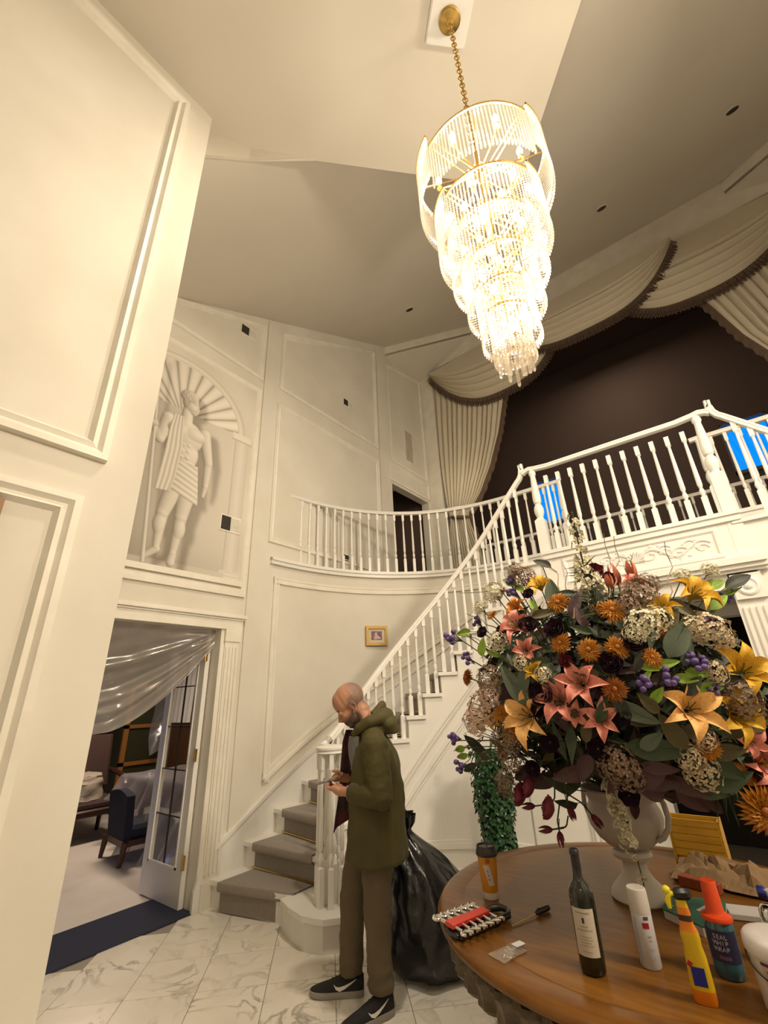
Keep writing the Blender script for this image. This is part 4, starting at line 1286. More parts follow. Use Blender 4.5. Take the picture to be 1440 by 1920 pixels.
# neck and slim trunk, legs (under the clothes)
mb.tube([(-.14, 0, 1.36), (-.14, 0, 1.43), (-.115, 0, 1.50), (-.07, 0, 1.555), (-.03, 0, 1.59), (-.01, 0, 1.61)], [.085, .072, .068, .067, .058, .035], 16)
mb.sphere((-.075, 0, 1.575), .066, 14, 10)
mb.tube([(-.15, 0, .86), (-.155, 0, 1.05), (-.16, 0, 1.25), (-.15, 0, 1.38)], [.12, .115, .125, .10], 16)
mb.tube([(-.15, -.15, 1.36), (-.15, .15, 1.36)], .065, 12)
HIPF, KNF, ANF = (-.10, -.085, .88), (.0, -.095, .48), (.015, -.10, .09)
HIPN, KNN, ANN = (-.17, .085, .88), (-.165, .105, .48), (-.175, .105, .09)
for (a, b, c) in ((HIPF, KNF, ANF), (HIPN, KNN, ANN)): mb.tube([a, b, c], [.085, .052, .036], 12)
# arms: shoulder, elbow, wrist
SHN, ELN, WRN = (-.175, .185, 1.35), (-.215, .245, 1.075), (.005, .115, 1.085)
SHF, ELF, WRF = (-.150, -.185, 1.35), (-.16, -.235, 1.09), (.03, -.095, 1.135)
for (a, b, c) in ((SHN, ELN, WRN), (SHF, ELF, WRF)): mb.tube([a, b, c], [.048, .042, .028], 12)
# near (left) hand: palm under the phone, fingers curled round its far side, thumb on top
def hand(mb, w, palm, dirn, up, side, s=1.0, curl=1.0):
    w, palm, d, u, sd = Vector(w), Vector(palm), Vector(dirn).normalized(), Vector(up).normalized(), Vector(side).normalized()
    mb.tube([w, w.lerp(palm, .5), palm - d * .01], [.028, .029, .033], 12)
    Rm = Matrix((d, sd, u)).transposed().to_4x4()
    mb.sphere(palm, 1, 14, 10, (.046 * s, .043 * s, .030 * s), Rm)
    for i, (o, L_) in enumerate(((.033, .064), (.012, .071), (-.010, .066), (-.031, .052))):
        b = palm + sd * o * s + d * .030 * s
        p1 = b + d * L_ * .46 * s - u * .006
        p2 = p1 + (d * .35 + u * .9 * curl).normalized() * L_ * .36 * s
        p3 = p2 + (-d * .6 + u * .7 * curl).normalized() * L_ * .28 * s
        mb.tube([b - d * .02, b, p1, p2, p3], [.0105 * s, .0105 * s, .0095 * s, .0088 * s, .007 * s], 8)
    t0 = palm + sd * .036 * s + u * .006 - d * .012
    t1 = t0 + (d * .6 + sd * .3 + u * .6).normalized() * .04 * s
    t2 = t1 + (d * .85 - sd * .25 + u * .25).normalized() * .034 * s
    mb.tube([t0 - d * .015, t0, t1, t2], [.014 * s, .0135 * s, .0115 * s, .0085 * s], 8)
hand(mb, WRN, (.075, .062, 1.090), (.86, -.42, .12), (.05, -.35, .94), (-.45, -.80, -.35), 1.12)
hand(mb, WRF, (.095, -.060, 1.150), (.88, .40, -.18), (.15, -.1, .95), (-.42, .85, .25), 1.0, -.55)
body = mb.build('body', zone_mat('skin', (.47, .235, .145), [
    (tuple(hd(-.085, 0, .02)), .085, .125, (.21, .125, .088), (1, 1, 1)),
    (tuple(hd(-.035, .06, -.005)), .035, .06, (.235, .14, .10), (1, .6, 1)),
    (tuple(hd(-.035, -.06, -.005)), .035, .06, (.235, .14, .10), (1, .6, 1)),
    (tuple(hd(.050, 0, -.112)), .062, .088, (.065, .036, .023), (1, .8, 1)),
    (tuple(hd(.022, .052, -.092)), .036, .062, (.075, .042, .027), (1, .7, .95)),
    (tuple(hd(.022, -.052, -.092)), .036, .062, (.075, .042, .027), (1, .7, .95)),
    (tuple(hd(.092, 0, -.066)), .012, .024, (.10, .06, .04), (1, .6, 1.4)),
    (tuple(hd(.082, .030, .006)), .010, .018, (.09, .055, .035), (1, .5, 2.2)),
    (tuple(hd(.082, -.030, .006)), .010, .018, (.09, .055, .035), (1, .5, 2.2)),
    (tuple(hd(.088, .030, -.024)), .004, .010, (.14, .08, .055), (1, .5, 2.5)),
    (tuple(hd(.088, -.030, -.024)), .004, .010, (.14, .08, .055), (1, .5, 2.5)),
    ], rough=.5), man)
remesh(body, .0036, 3, .5)

M['jacket'] = mat('olive_jacket_cloth', (.072, .060, .013), .75, var=(.056, .046, .010), vscale=5, bump=.6, bscale=11)
M['lining'] = mat('red_black_plaid_lining', (.075, .008, .007), .85, var=(.009, .006, .006), vscale=12)
M['shirt'] = mat('grey_shirt_cloth', (.19, .19, .20), .85, bump=.2, bscale=60)
M['khaki'] = mat('khaki_trouser_cloth', (.118, .088, .050), .85, var=(.100, .074, .042), vscale=4, bump=.35, bscale=14)
def fold(z, a, s): return .016 * noise.noise(Vector((math.cos(a) * 2.2, math.sin(a) * 2.2, z * 6 + s))) * 2
# jacket: open-fronted shell lofted round the trunk
lv = [(.705, -.160, .208, .225), (.78, -.160, .207, .222), (.90, -.160, .202, .215), (1.02, -.164, .196, .210), (1.14, -.166, .188, .208), (1.24, -.166, .178, .208), (1.32, -.160, .150, .200), (1.38, -.155, .122, .170), (1.42, -.148, .098, .120), (1.455, -.135, .085, .095)]
rows = []
for (z, cx, a, b) in lv:
    row = []
    for k in range(45):
        t = R(36) + R(360 - 80) * k / 44                 # front opening faces +x
        e = .85
        cs, sn = math.cos(t), math.sin(t)
        f = fold(z, t, 3)
        x = cx + (a + f) * abs(cs) ** e * (1 if cs > 0 else -1)
        y = (b + f) * abs(sn) ** e * (1 if sn > 0 else -1)
        row.append((x, y, z + .012 * math.sin(3 * t) * (z < .75)))
    rows.append(row)
mb = MB().grid(rows, flip=True)
jk = mb.build('jacket', M['jacket'], man, smooth='all')
jk.modifiers.new('subd', 'SUBSURF').levels = 1; jk.modifiers['subd'].render_levels = 2
crumple(jk, .030, .13)
so = jk.modifiers.new('solid', 'SOLIDIFY'); so.thickness = .012; so.offset = -1
# sleeves and shoulders in one softly creased skin
def sleeve(mb, a, b, c, s):
    a, b, c = Vector(a), Vector(b), Vector(c)
    pth, rad = [], []
    for i in range(9):
        t = i / 8; pth.append(a.lerp(b, t)); rad.append(.090 - .014 * t)
    for i in range(1, 10):
        t = i / 9; pth.append(b.lerp(c, t * .93)); rad.append(.077 - .018 * t)
    mb.tube(pth, rad, 16)
    mb.sphere(a, .094, 14, 10); mb.sphere(b, .077, 12, 10)
    for i in range(6):                                      # drag folds down the upper arm
        p = a.lerp(b, .18 + .13 * i); d = (b - a).normalized(); o = d.orthogonal().normalized()
        mb.tube([p + d * (.05 * math.sin(.5 * (q - 5))) + Matrix.Rotation(.9 * i + .28 * q, 3, d) @ o * (.082 - .012 * (.18 + .13 * i)) for q in range(11)], [.002 + .007 * math.sin(PI * q / 10) for q in range(11)], 6)
    for i in range(5):                                      # creases gathered at the elbow
        t = .08 + .14 * i
        p = b.lerp(c, t)
        d = (c - b).normalized(); o = d.orthogonal().normalized()
        mb.tube([p + Matrix.Rotation(2 * PI * q / 12, 3, d) @ o * (.070 - .014 * t) for q in range(12)], .009, 6, closed=True)
for nm, a, b, c, s in (('sleeve', SHN, ELN, WRN, 0), ('sleeve', SHF, ELF, WRF, 2)):
    mb = MB(); sleeve(mb, a, b, c, s)
    crumple(remesh(mb.build(nm, M['jacket'], man), .008, 5, .6), .012, .05)
mb = MB()                                                    # shoulder yoke and collar
mb.tube([(-.165, -.17, 1.365), (-.16, -.08, 1.405), (-.15, 0, 1.41), (-.16, .08, 1.405), (-.175, .17, 1.365)], [.082, .085, .085, .085, .082], 14)
remesh(mb.build('yoke', M['jacket'], man), .009, 4, .6)
mb = MB()                                                    # hood bunched behind the neck
mb.tube([(-.035, .075, 1.415), (-.075, .112, 1.46), (-.14, .128, 1.495), (-.215, .105, 1.515), (-.262, .045, 1.53), (-.27, -.03, 1.53), (-.23, -.1, 1.515), (-.14, -.128, 1.495), (-.07, -.11, 1.46), (-.03, -.075, 1.415)], [.028, .036, .040, .044, .048, .048, .044, .040, .036, .028], 12)
mb.tube([(-.16, .10, 1.545), (-.215, .06, 1.585), (-.235, 0, 1.60), (-.215, -.06, 1.585), (-.16, -.10, 1.545)], [.016, .026, .030, .026, .016], 10)
mb.sphere((-.265, 0, 1.475), 1, 16, 12, (.075, .125, .070), Matrix.Rotation(R(20), 4, 'Y'))
mb.tube([(-.20, .09, 1.445), (-.29, .06, 1.44), (-.315, 0, 1.435), (-.29, -.06, 1.44), (-.20, -.09, 1.445)], .03, 10)
remesh(mb.build('hood', M['jacket'], man), .007, 4, .5)
MB().tube([(-.125, .075, 1.50), (-.17, .06, 1.535), (-.19, 0, 1.55), (-.17, -.06, 1.535), (-.125, -.075, 1.50)], [.012, .02, .022, .02, .012], 8).build('hood_lining', mat('grey_fleece', (.36, .34, .30), .95), man, smooth='all')
# shirt front showing in the opening
rows = []
for i in range(12):
    z = .80 + (1.41 - .80) * i / 11
    rows.append([(-.15 + (.155 + .012 * math.sin(z * 20)) * math.cos(t), .15 * math.sin(t), z) for t in [R(-60 + 120 * k / 12) for k in range(13)]])
MB().grid(rows).build('shirt', M['shirt'], man, smooth='all')
MB().lathe([(.036, -.012), (.040, 0), (.038, .012)], WRN, 14, Matrix.Rotation(R(90), 4, 'Y')).build('shirt_cuff', M['shirt'], man, smooth=True)
# the far front flap hanging open, plaid side showing
fl_pts = [(1.44, -.02, .035), (1.36, -.01, .060), (1.25, 0.0, .072), (1.12, .01, .085), (1.0, .015, .10), (.90, .01, .118), (.815, .09, .128)]
rows = []
for i, (z, xa, xb) in enumerate(fl_pts):
    rows.append([(xa + (xb - xa) * k / 6, -.085 - .03 * k / 6 + .010 * math.sin(k * 1.4 + i), z + .05 * (1 - k / 6) * (i == 6)) for k in range(7)])
fo = MB().grid(rows).build('jacket_flap', M['lining'], man, smooth='all')
fo.modifiers.new('solid', 'SOLIDIFY').thickness = .008
# trousers
def leg(mb, h_, k_, a_, s, bend):
    h_, k_, a_ = Vector(h_), Vector(k_), Vector(a_)
    pth, rad = [], []
    for i in range(10):
        t = i / 9; pth.append(h_.lerp(k_, t)); rad.append(.112 - .030 * t)
    for i in range(1, 12):
        t = i / 11; p = k_.lerp(a_, t * .97); pth.append(p)
        rad.append(.081 - .008 * t + (.006 * math.sin(i * 3.1 + s) if t > .72 else 0))
    mb.tube(pth, rad, 18)
    mb.sphere(k_ + Vector((.010, 0, .0)), .076, 12, 10)
    for q, (t, r_) in enumerate(((.05, .079), (.14, .078), (-.1, .082))):
        p = k_ + (a_ - k_) * t
        mb.tube([p + Vector((r_ * .93 * math.cos(u) - .01, r_ * .93 * math.sin(u), .02 * math.sin(u + q))) for u in [R(100 + 30 * j) for j in range(7)]], .008, 6)
mb = MB()
leg(mb, HIPF, KNF, ANF, 0, 0); leg(mb, HIPN, KNN, ANN, 2, 0)
mb.tube([(-.135, 0, .80), (-.14, 0, .98)], [.14, .15], 18)
crumple(remesh(mb.build('trousers', M['khaki'], man), .008, 4, .5), .022, .10)
# trainers
M['shoe'] = mat('black_knit_shoe', (.012, .012, .013), .8, bump=.3, bscale=300)
M['sole'] = mat('grey_rubber_sole', (.30, .28, .25), .6)
M['swoosh'] = mat('white_shoe_flash', (.72, .70, .66), .5)
for (hx, hy, yaw, L_) in ((-.05, -.10, 0, .315), (-.225, .085, 33, .315)):
    Rz = Matrix.Rotation(R(yaw), 4, 'Z')
    def P(x, y, z): return Vector((hx, hy, 0)) + Rz @ Vector((x, y, z))
    prof = [(-.012, .026, .055, .095), (.0, .036, .06, .108), (.04, .041, .06, .112), (.09, .043, .06, .105), (.14, .046, .055, .090), (.19, .050, .045, .072), (.235, .050, .035, .060), (.275, .043, .028, .050), (.30, .030, .02, .040), (.312, .012, .018, .032)]
    up, so_ = [], []
    for (x, w_, _, ht) in prof:
        x = x * L_ / .31
        up.append([P(x, w_ * .96 * math.cos(t), .022 + (ht - .022) * max(0, math.sin(t)) ** .8) for t in [PI * q / 10 for q in range(11)]])
        so_.append([P(x, w_ * 1.05, .034), P(x, w_ * 1.08, .018), P(x, w_ * .95, .001 + .010 * max(0, (x - .22) / .09)), P(x, -w_ * .95, .001 + .010 * max(0, (x - .22) / .09)), P(x, -w_ * 1.08, .018), P(x, -w_ * 1.05, .034)])
    mb = MB().grid(up, flip=True)
    mb.add(up[0], [tuple(range(11))]); mb.add(up[-1], [tuple(range(10, -1, -1))])
    sh = mb.build('shoe', M['shoe'], man, smooth='all')
    mb = MB().grid(so_, cv=True); mb.add(so_[0], [tuple(range(6))]); mb.add(so_[-1], [tuple(range(5, -1, -1))])
    mb.build('sole', M['sole'], sh, smooth=40)
    mb = MB()
    for side in (1, -1):
        pts = [(.030, .084), (.065, .068), (.100, .054), (.130, .046), (.152, .051), (.166, .064)]
        wd = [.002, .009, .015, .019, .012, .003]
        r1, r2 = [], []
        for (x, z), w_ in zip(pts, wd):
            yw = np.interp(x, [p[0] for p in prof], [p[1] for p in prof]) * side
            ht = np.interp(x, [p[0] for p in prof], [p[3] for p in prof])
            def ys(zz): return (yw * .96 * math.sqrt(max(.05, 1 - ((zz - .022) / (ht - .022)) ** 2.3))) + side * .004
            r1.append(P(x, ys(z + w_ / 2), z + w_ / 2)); r2.append(P(x, ys(z - w_ / 2), z - w_ / 2))
        mb.grid([r1, r2])
    mb.build('side_flash', M['swoosh'], sh)
    mb = MB()
    for q in range(5):
        x = .085 + .022 * q
        ht = np.interp(x, [p[0] for p in prof], [p[3] for p in prof])
        mb.tube([P(x, -.022, ht - .008), P(x + .006, 0, ht + .003), P(x, .022, ht - .008)], .0035, 5)
    for s in (-1, 1): mb.tube([P(.085, 0, .112), P(.085, s * .02, .128), P(.075, s * .035, .115)], .003, 5)
    mb.build('laces', M['shoe'], sh)
# phone, resting in his hands
ph = thing('phone', "slim dark smartphone held in the man's hands", 'phone', (-2.36, 2.575, 0))
ph.rotation_euler = (0, 0, R(217.5)); BASE[ph.name] = (0, 0, 0)
Mp = (Matrix.Rotation(R(-8), 3, 'Z') @ Matrix.Rotation(R(12), 3, 'Y')).to_4x4()
MB().obox((.165, .005, 1.135), (.15, .075, .009), Mp, bev=.004).build('case', mat('grey_phone_case', (.20, .18, .20), .4), ph)
MB().obox(Vector((.165, .005, 1.135)) + Mp @ Vector((0, 0, .0052)), (.14, .067, .001), Mp).build('screen', mat('dark_screen', (.02, .02, .025), .1), ph)

# black refuse bag behind him
rng = random.Random(7)
bx, by = -2.19, 3.20
prof = [(.02, .0), (.24, .004), (.30, .05), (.335, .14), (.345, .25), (.325, .36), (.285, .46), (.225, .56), (.16, .64), (.10, .70), (.06, .74), (.055, .76), (.10, .80), (.13, .85)]
rows = []
pf = resample([(a, 0, b) for a, b in prof], 46)
for (r_, _, z) in pf:
    row = []
    for k in range(72):
        a = 2 * PI * k / 72
        n_ = noise.noise(Vector((math.cos(a) * 2.2, math.sin(a) * 2.2, z * 3.5))) * .11 + abs(noise.noise(Vector((math.cos(a) * 4, math.sin(a) * 4, z * 8 + 9)))) * .07
        pl = .12 * math.sin(a * 9 + 5 * z) * max(0, (z - .5) / .35)
        row.append((bx + r_ * (1 + n_ + pl) * math.cos(a) - .34 * max(0, z - .35), by - .26 * max(0, z - .35) + r_ * (1 + n_ + pl) * math.sin(a), max(.002, z + .02 * noise.noise(Vector((a * 2, z * 5, 3))) * (z > .03))))
    rows.append(row)
o = MB().grid(rows, cv=True, flip=True).build('refuse_bag', mat('black_bin_liner', (.010, .010, .011), .22, bump=.5, bscale=14), smooth='all')
tag(o, 'full black refuse bag slumped on the marble floor behind the man', 'bag')
# ================================================================= round table
TX, TY, TZ, TR = -.65, 2.64, .76, .925
def wood(name, c1, c2, rough=.28):
    m = mat(name, c1, rough, var=c2, vscale=5, coat=.0, spec=.2, stretch=(1, 7, 1))
    return m
M['wood'] = wood('walnut_table_top', (.125, .050, .0085), (.175, .074, .013))
M['woodband'] = wood('walnut_border_band', (.105, .040, .007), (.145, .060, .011))
M['wooddark'] = mat('carved_dark_gold_wood', (.050, .030, .008), .45, var=(.085, .052, .014), vscale=18, bump=.5, bscale=40)
tb = thing('round_table', 'large round walnut table with carved apron under the flower arrangement', 'table', (TX, TY, 0))
MB().lathe([(.001, 0), (.80, 0)], (TX, TY, TZ), 72).build('top', M['wood'], tb)
MB().lathe([(.80, 0), (.803, -.0012), (.808, -.0012), (.811, 0), (.895, 0), (.91, -.003), (.92, -.010), (TR, -.020), (.922, -.032), (.91, -.038), (.90, -.040), (.89, -.05), (.86, -.05)], (TX, TY, TZ), 96).build('border_band', M['woodband'], tb, smooth=30)
def fl(a, z): return 1 + .014 * math.cos(48 * a) + .008 * math.cos(96 * a + 20 * z)
MB().lathe([(.86, -.05), (.885, -.055), (.892, -.075), (.88, -.09), (.872, -.12), (.876, -.15), (.86, -.165), (.85, -.165)], (TX, TY, TZ), 288, flute=fl).build('apron', M['wooddark'], tb, smooth=40)
MB().lathe([(.85, -.165), (.10, -.165)], (TX, TY, TZ), 48).build('underside', M['wooddark'], tb)
MB().lathe([(.10, .60), (.12, .56), (.17, .50), (.19, .42), (.15, .34), (.11, .30), (.13, .27), (.20, .22), (.24, .16), (.22, .10), (.10, .08)], (TX, TY, 0), 28).build('pedestal', M['wooddark'], tb, smooth=True)
for k in range(4):
    a = R(30 + 90 * k)
    MB().tube([(TX + .15 * math.cos(a), TY + .15 * math.sin(a), .16), (TX + .34 * math.cos(a), TY + .34 * math.sin(a), .17), (TX + .50 * math.cos(a), TY + .50 * math.sin(a), .10), (TX + .60 * math.cos(a), TY + .60 * math.sin(a), .045)], [.07, .06, .05, .044], 10).build('foot', M['wooddark'], tb, smooth=True)
Z0 = TZ + .0005

def text(parent, name, body, loc, size, rot, m, ext=.0004):
    cu = bpy.data.curves.new(name, 'FONT'); cu.body = body; cu.size = size; cu.extrude = ext; cu.align_x = 'CENTER'; cu.align_y = 'CENTER'
    cu.materials.append(m)
    tmp = bpy.data.objects.new('tmp', cu)
    o = bpy.data.objects.new(name, bpy.data.meshes.new_from_object(tmp)); COL.objects.link(o)
    bpy.data.objects.remove(tmp)
    b = BASE[parent.name]; o.parent = parent
    o.location = (loc[0] - b[0], loc[1] - b[1], loc[2] - b[2]); o.rotation_euler = rot
    return o
def facing(x, y): return math.atan2(-y, -x)                 # azimuth from a thing towards the entry
# ---- coffee cup
cx, cy = -1.258, 2.344
t = thing('coffee_cup', 'orange paper coffee cup with black lid and pale sticker', 'cup', (cx, cy, Z0))
M['cup'] = mat('orange_paper', (.52, .215, .008), .5)
MB().lathe([(.001, 0), (.033, 0), (.0335, .002), (.0355, .026)], (cx, cy, Z0), 28).build('base_band', mat('white_paper', (.62, .57, .50), .6), t, smooth=True)
MB().lathe([(.0355, .026), (.0465, .170), (.0455, .172)], (cx, cy, Z0), 28).build('body', M['cup'], t, smooth=True)
MB().lathe([(.0505, .166), (.0515, .170), (.0505, .176), (.049, .186), (.046, .192), (.045, .203), (.043, .205), (.039, .199), (.001, .198)], (cx, cy, Z0), 28).build('lid', mat('dark_cup_lid', (.028, .024, .022), .4), t, smooth=True)
fa = facing(cx, cy)
MB().tube([(cx + .012, cy - .01, Z0 + .198), (cx - .001, cy - .004, Z0 + .228), (cx - .004, cy - .004, Z0 + .235)], .0022, 6).build('stirrer', M['black'], t)
def cyl_patch(mb, c, r_fn, a0, a1, z0, z1, shear=0.0, n=8, nz=4, lift=.0006):
    rows = []
    for j in range(nz + 1):
        z = z0 + (z1 - z0) * j / nz
        rows.append([(c[0] + (r_fn(z) + lift) * math.cos(a0 + (a1 - a0) * i / n + shear * (j / nz - .5)), c[1] + (r_fn(z) + lift) * math.sin(a0 + (a1 - a0) * i / n + shear * (j / nz - .5)), c[2] + z) for i in range(n + 1)])
    return mb.grid(rows)
cr = lambda z: .0355 + .011 * (z - .026) / .144
cyl_patch(MB(), (cx, cy, Z0), cr, fa - .32, fa + .36, .055, .135, -.5).build('sticker', mat('white_sticker', (.56, .50, .50), .6), t)
cyl_patch(MB(), (cx, cy, Z0), cr, fa - .22, fa + .22, .142, .160, 0).build('emblem', mat('dark_orange_print', (.33, .12, .01), .6), t)
for k in range(3): cyl_patch(MB(), (cx, cy, Z0), cr, fa - .03 - .06 * k, fa + .10 - .06 * k, .075 + .016 * k, .083 + .016 * k, -.1, lift=.0011).build('print_line', mat('grey_print', (.2, .18, .2), .6), t)
# ---- wrench rack
def frame2(ax, ay, bx_, by_):
    d = Vector((bx_ - ax, by_ - ay, 0)); L_ = d.length; d.normalize(); s = Vector((-d.y, d.x, 0))
    return L_, d, s
A_ = Vector((-1.185, 1.905, Z0)); L_, d, s = frame2(-1.185, 1.905, -1.085, 2.205)
t = thing('wrench_rack', 'black and red rack holding six chrome combination wrenches', 'tool rack', tuple(A_))
Mr = Matrix((d, s, Vector((0, 0, 1)))).transposed().to_4x4()
def L2(u, v, z): return A_ + d * u + s * v + Vector((0, 0, z))
mb = MB()
mb.obox(L2(.115, .045, .012), (.23, .085, .022), Mr, bev=.006)
mb.tube([L2(.225, .092, .016), L2(.275, .085, .02), L2(.305, .055, .024), L2(.305, .02, .024), L2(.28, -.005, .02), L2(.225, -.002, .016)], .013, 10)
mb.obox(L2(.12, .094, .016), (.22, .014, .030), Mr, bev=.004); mb.obox(L2(.12, -.004, .016), (.22, .014, .030), Mr, bev=.004)
mb.build('rack_body', M['black'], t, smooth=40)
MB().obox(L2(.105, .05, .036), (.21, .05, .016), Mr, bev=.002).build('label_strip', mat('red_label', (.50, .035, .02), .5), t)
for k in range(6):
    u = .012 + .038 * k; sz = 1 + .05 * (5 - k)
    mb = MB()
    mb.tube([L2(u, .118, .034), L2(u, -.018, .034)], [.006, .0055], 8)
    mb.tube([L2(u + .015 * sz * math.cos(q), .135 + .015 * sz * math.sin(q), .034) for q in [2 * PI * i / 14 for i in range(14)]], .0058, 8, closed=True)
    mb.tube([L2(u + .014 * sz * math.cos(q), -.035 + .014 * sz * math.sin(q), .034) for q in [R(-55) + R(290) * i / 12 - R(0) for i in range(13)]], .0055, 8)
    mb.build('wrench', M['chrome'], t, smooth=True)
# ---- small driver with a black handle
t = thing('hook_tool', 'thin brass-shafted tool with short black handle lying beside the wrench rack', 'tool', (-1.05, 2.14, Z0))
MB().tube([(-1.062, 2.125, Z0 + .004), (-1.013, 2.270, Z0 + .010)], .0028, 8).build('shaft', M['brass'], t, smooth=True)
MB().tube([(-1.013, 2.270, Z0 + .010), (-1.008, 2.283, Z0 + .0125), (-.986, 2.345, Z0 + .013), (-.983, 2.352, Z0 + .013)], [.006, .012, .0115, .006], 10).build('handle', M['black'], t, smooth=True)
# ---- clear bag of screws
t = thing('screw_packet', 'small clear plastic packet of metal screws near the table edge', 'packet', (-.99, 1.93, Z0))
M['film'] = thin_glass('clear_film', (.93, .92, .9), .14, .12)
def cloudy(name, tint, tr):
    m = bpy.data.materials.new(name); m.use_nodes = True; b = m.node_tree.nodes['Principled BSDF']
    b.inputs['Base Color'].default_value = list(tint) + [1]; b.inputs['Roughness'].default_value = .12; b.inputs['Alpha'].default_value = tr
    return m
M['film'] = cloudy('clear_film', (.42, .37, .32), .38)
rows = []
for i in range(9):
    row = []
    for j in range(9):
        u, v = i / 8 - .5, j / 8 - .5
        p = Vector((-.992, 1.932, 0)) + Vector((.30, .95, 0)).normalized() * u * .13 + Vector((-.95, .30, 0)).normalized() * v * .078
        row.append((p.x, p.y, Z0 + .003 + .014 * math.cos(PI * u) * math.cos(PI * v) + .003 * noise.noise(Vector((u * 9, v * 9, 1)))))
    rows.append(row)
MB().grid(rows).build('film', M['film'], t, smooth='all')
rng = random.Random(3)
for k in range(12):
    a = rng.uniform(0, PI); p = Vector((-.992 + rng.uniform(-.028, .028), 1.92 + rng.uniform(-.04, .035), Z0 + .005 + .003 * (k % 2)))
    q = Vector((math.cos(a), math.sin(a), 0)) * .011
    MB().tube([p - q, p + q * .8, p + q * .82, p + q], [.0018, .0018, .0042, .0042], 6).build('screw', M['chrome'], t)
MB().obox((-.972, 1.985, Z0 + .014), (.045, .03, .001), Matrix.Rotation(R(70), 4, 'Z')).build('label', mat('pale_blue_label', (.55, .56, .60), .5), t)
# ---- wine bottle
cx, cy = -.703, 1.984
fa = facing(cx, cy)
t = thing('wine_bottle', 'dark wine bottle with a plain cream label at the table front', 'bottle', (cx, cy, Z0))
wb = [(.001, .006), (.036, 0), (.041, .006), (.042, .03), (.042, .205), (.0405, .222), (.034, .238), (.022, .252), (.0165, .268), (.0155, .30), (.0148, .325), (.0165, .327), (.0165, .340), (.014, .343), (.001, .343)]
MB().lathe(wb, (cx, cy, Z0), 32).build('glass', mat('black_green_glass', (.006, .008, .004), .08, coat=.5), t, smooth=True)
MB().lathe([(.0162, .268), (.0158, .30), (.0152, .326), (.0172, .328), (.0172, .341), (.0145, .3445), (.001, .3445)], (cx, cy, Z0), 24).build('capsule', mat('black_foil', (.012, .012, .014), .4), t, smooth=True)
lb_ = cyl_patch(MB(), (cx, cy, Z0), lambda z: .042, fa - 1.15, fa + .75, .052, .182, 0, 20, 2, .0005).build('label', mat('cream_label', (.52, .46, .38), .7), t, smooth='all')
c0 = fa - .2
cyl_patch(MB(), (cx, cy, Z0), lambda z: .042, c0 - .09, c0 + .09, .142, .157, 0, 4, 1, .001).build('blue_crest', mat('navy_print', (.02, .02, .10), .6), lb_)
for k, (z, w_, hh) in enumerate(((.168, .55, .004), (.132, .30, .002), (.122, .62, .0025), (.105, .45, .0015), (.097, .5, .0015), (.089, .42, .0015), (.081, .5, .0015), (.065, .35, .0015))):
    cyl_patch(MB(), (cx, cy, Z0), lambda z: .042, c0 - w_, c0 + w_, z, z + hh, 0, 10, 1, .001).build('print_line', mat('grey_brown_print', (.30, .25, .21), .7), lb_)
# ---- white aerosol can
cx, cy = -.55, 2.123
fa = facing(cx, cy)
t = thing('spray_can', 'white aerosol can with white cap and small red label block', 'can', (cx, cy, Z0))
MB().lathe([(.001, .002), (.030, 0), (.033, .004), (.033, .150), (.031, .156)], (cx, cy, Z0), 28).build('body', mat('white_can', (.56, .55, .58), .35), t, smooth=True)
MB().lathe([(.0335, .150), (.0338, .154), (.0325, .210), (.031, .218), (.029, .2195), (.024, .2185), (.001, .2185)], (cx, cy, Z0), 28).build('cap', mat('white_cap', (.62, .58, .54), .4), t, smooth=True)
for (a, b, z0, z1, c) in ((-.1, .55, .112, .128, (.34, .012, .022)), (.1, .6, .135, .145, (.08, .07, .10)), (.2, .6, .088, .092, (.3, .3, .34)), (.25, .55, .078, .081, (.3, .3, .34)), (.1, .6, .03, .038, (.34, .34, .38)), (.2, .7, .055, .058, (.36, .36, .4)), (-.9, -.7, .02, .14, (.40, .42, .46))):
    cyl_patch(MB(), (cx, cy, Z0), lambda z: .033, fa + a, fa + b, z0, z1, 0, 6, 1).build('print_block', mat('can_print', c, .5), t)
# ---- yellow trigger spray bottle
cx, cy = -.383, 2.001
t = thing('spray_bottle', 'yellow trigger spray bottle with blue square label and black head', 'bottle', (cx, cy, Z0))
Ms = Matrix.Rotation(R(8), 4, 'Z')
M['yel'] = mat('yellow_plastic', (.58, .38, .006), .4)
M['oran'] = mat('orange_plastic', (.62, .17, .006), .4)
def slab(prof, m, nm, off=0.0, par=None):
    rows = []
    for (w_, dp, z, ox) in prof:
        rows.append([Vector((cx, cy, Z0)) + Ms @ Vector((ox + (w_ + off) * abs(math.cos(q)) ** .6 * math.copysign(1, math.cos(q)), (dp + off) * abs(math.sin(q)) ** .6 * math.copysign(1, math.sin(q)), z)) for q in [2 * PI * k / 24 for k in range(24)]])
    mb = MB().grid(rows, cv=True, flip=True)
    mb.add(rows[0], [tuple(range(23, -1, -1))]); mb.add(rows[-1], [tuple(range(24))])
    return mb.build(nm, m, par or t, smooth=50)
slab([(.030, .021, 0, 0), (.032, .023, .006, 0), (.032, .023, .034, 0)], M['oran'], 'orange_base')
slab([(.032, .023, .034, 0), (.031, .022, .07, 0), (.029, .021, .11, 0), (.025, .019, .135, -.001), (.027, .020, .155, -.002), (.025, .019, .170, -.002)], M['yel'], 'body')
slab([(.025, .019, .170, -.002), (.020, .016, .185, -.004), (.019, .016, .196, -.004)], M['oran'], 'orange_band')
slab([(.0192, .0162, .196, -.004), (.0186, .0158, .211, -.004)], mat('dark_brown_band', (.03, .014, .008), .5), 'dark_band')
slab([(.0186, .0158, .211, -.004), (.0165, .0145, .230, -.005)], M['oran'], 'orange_band')
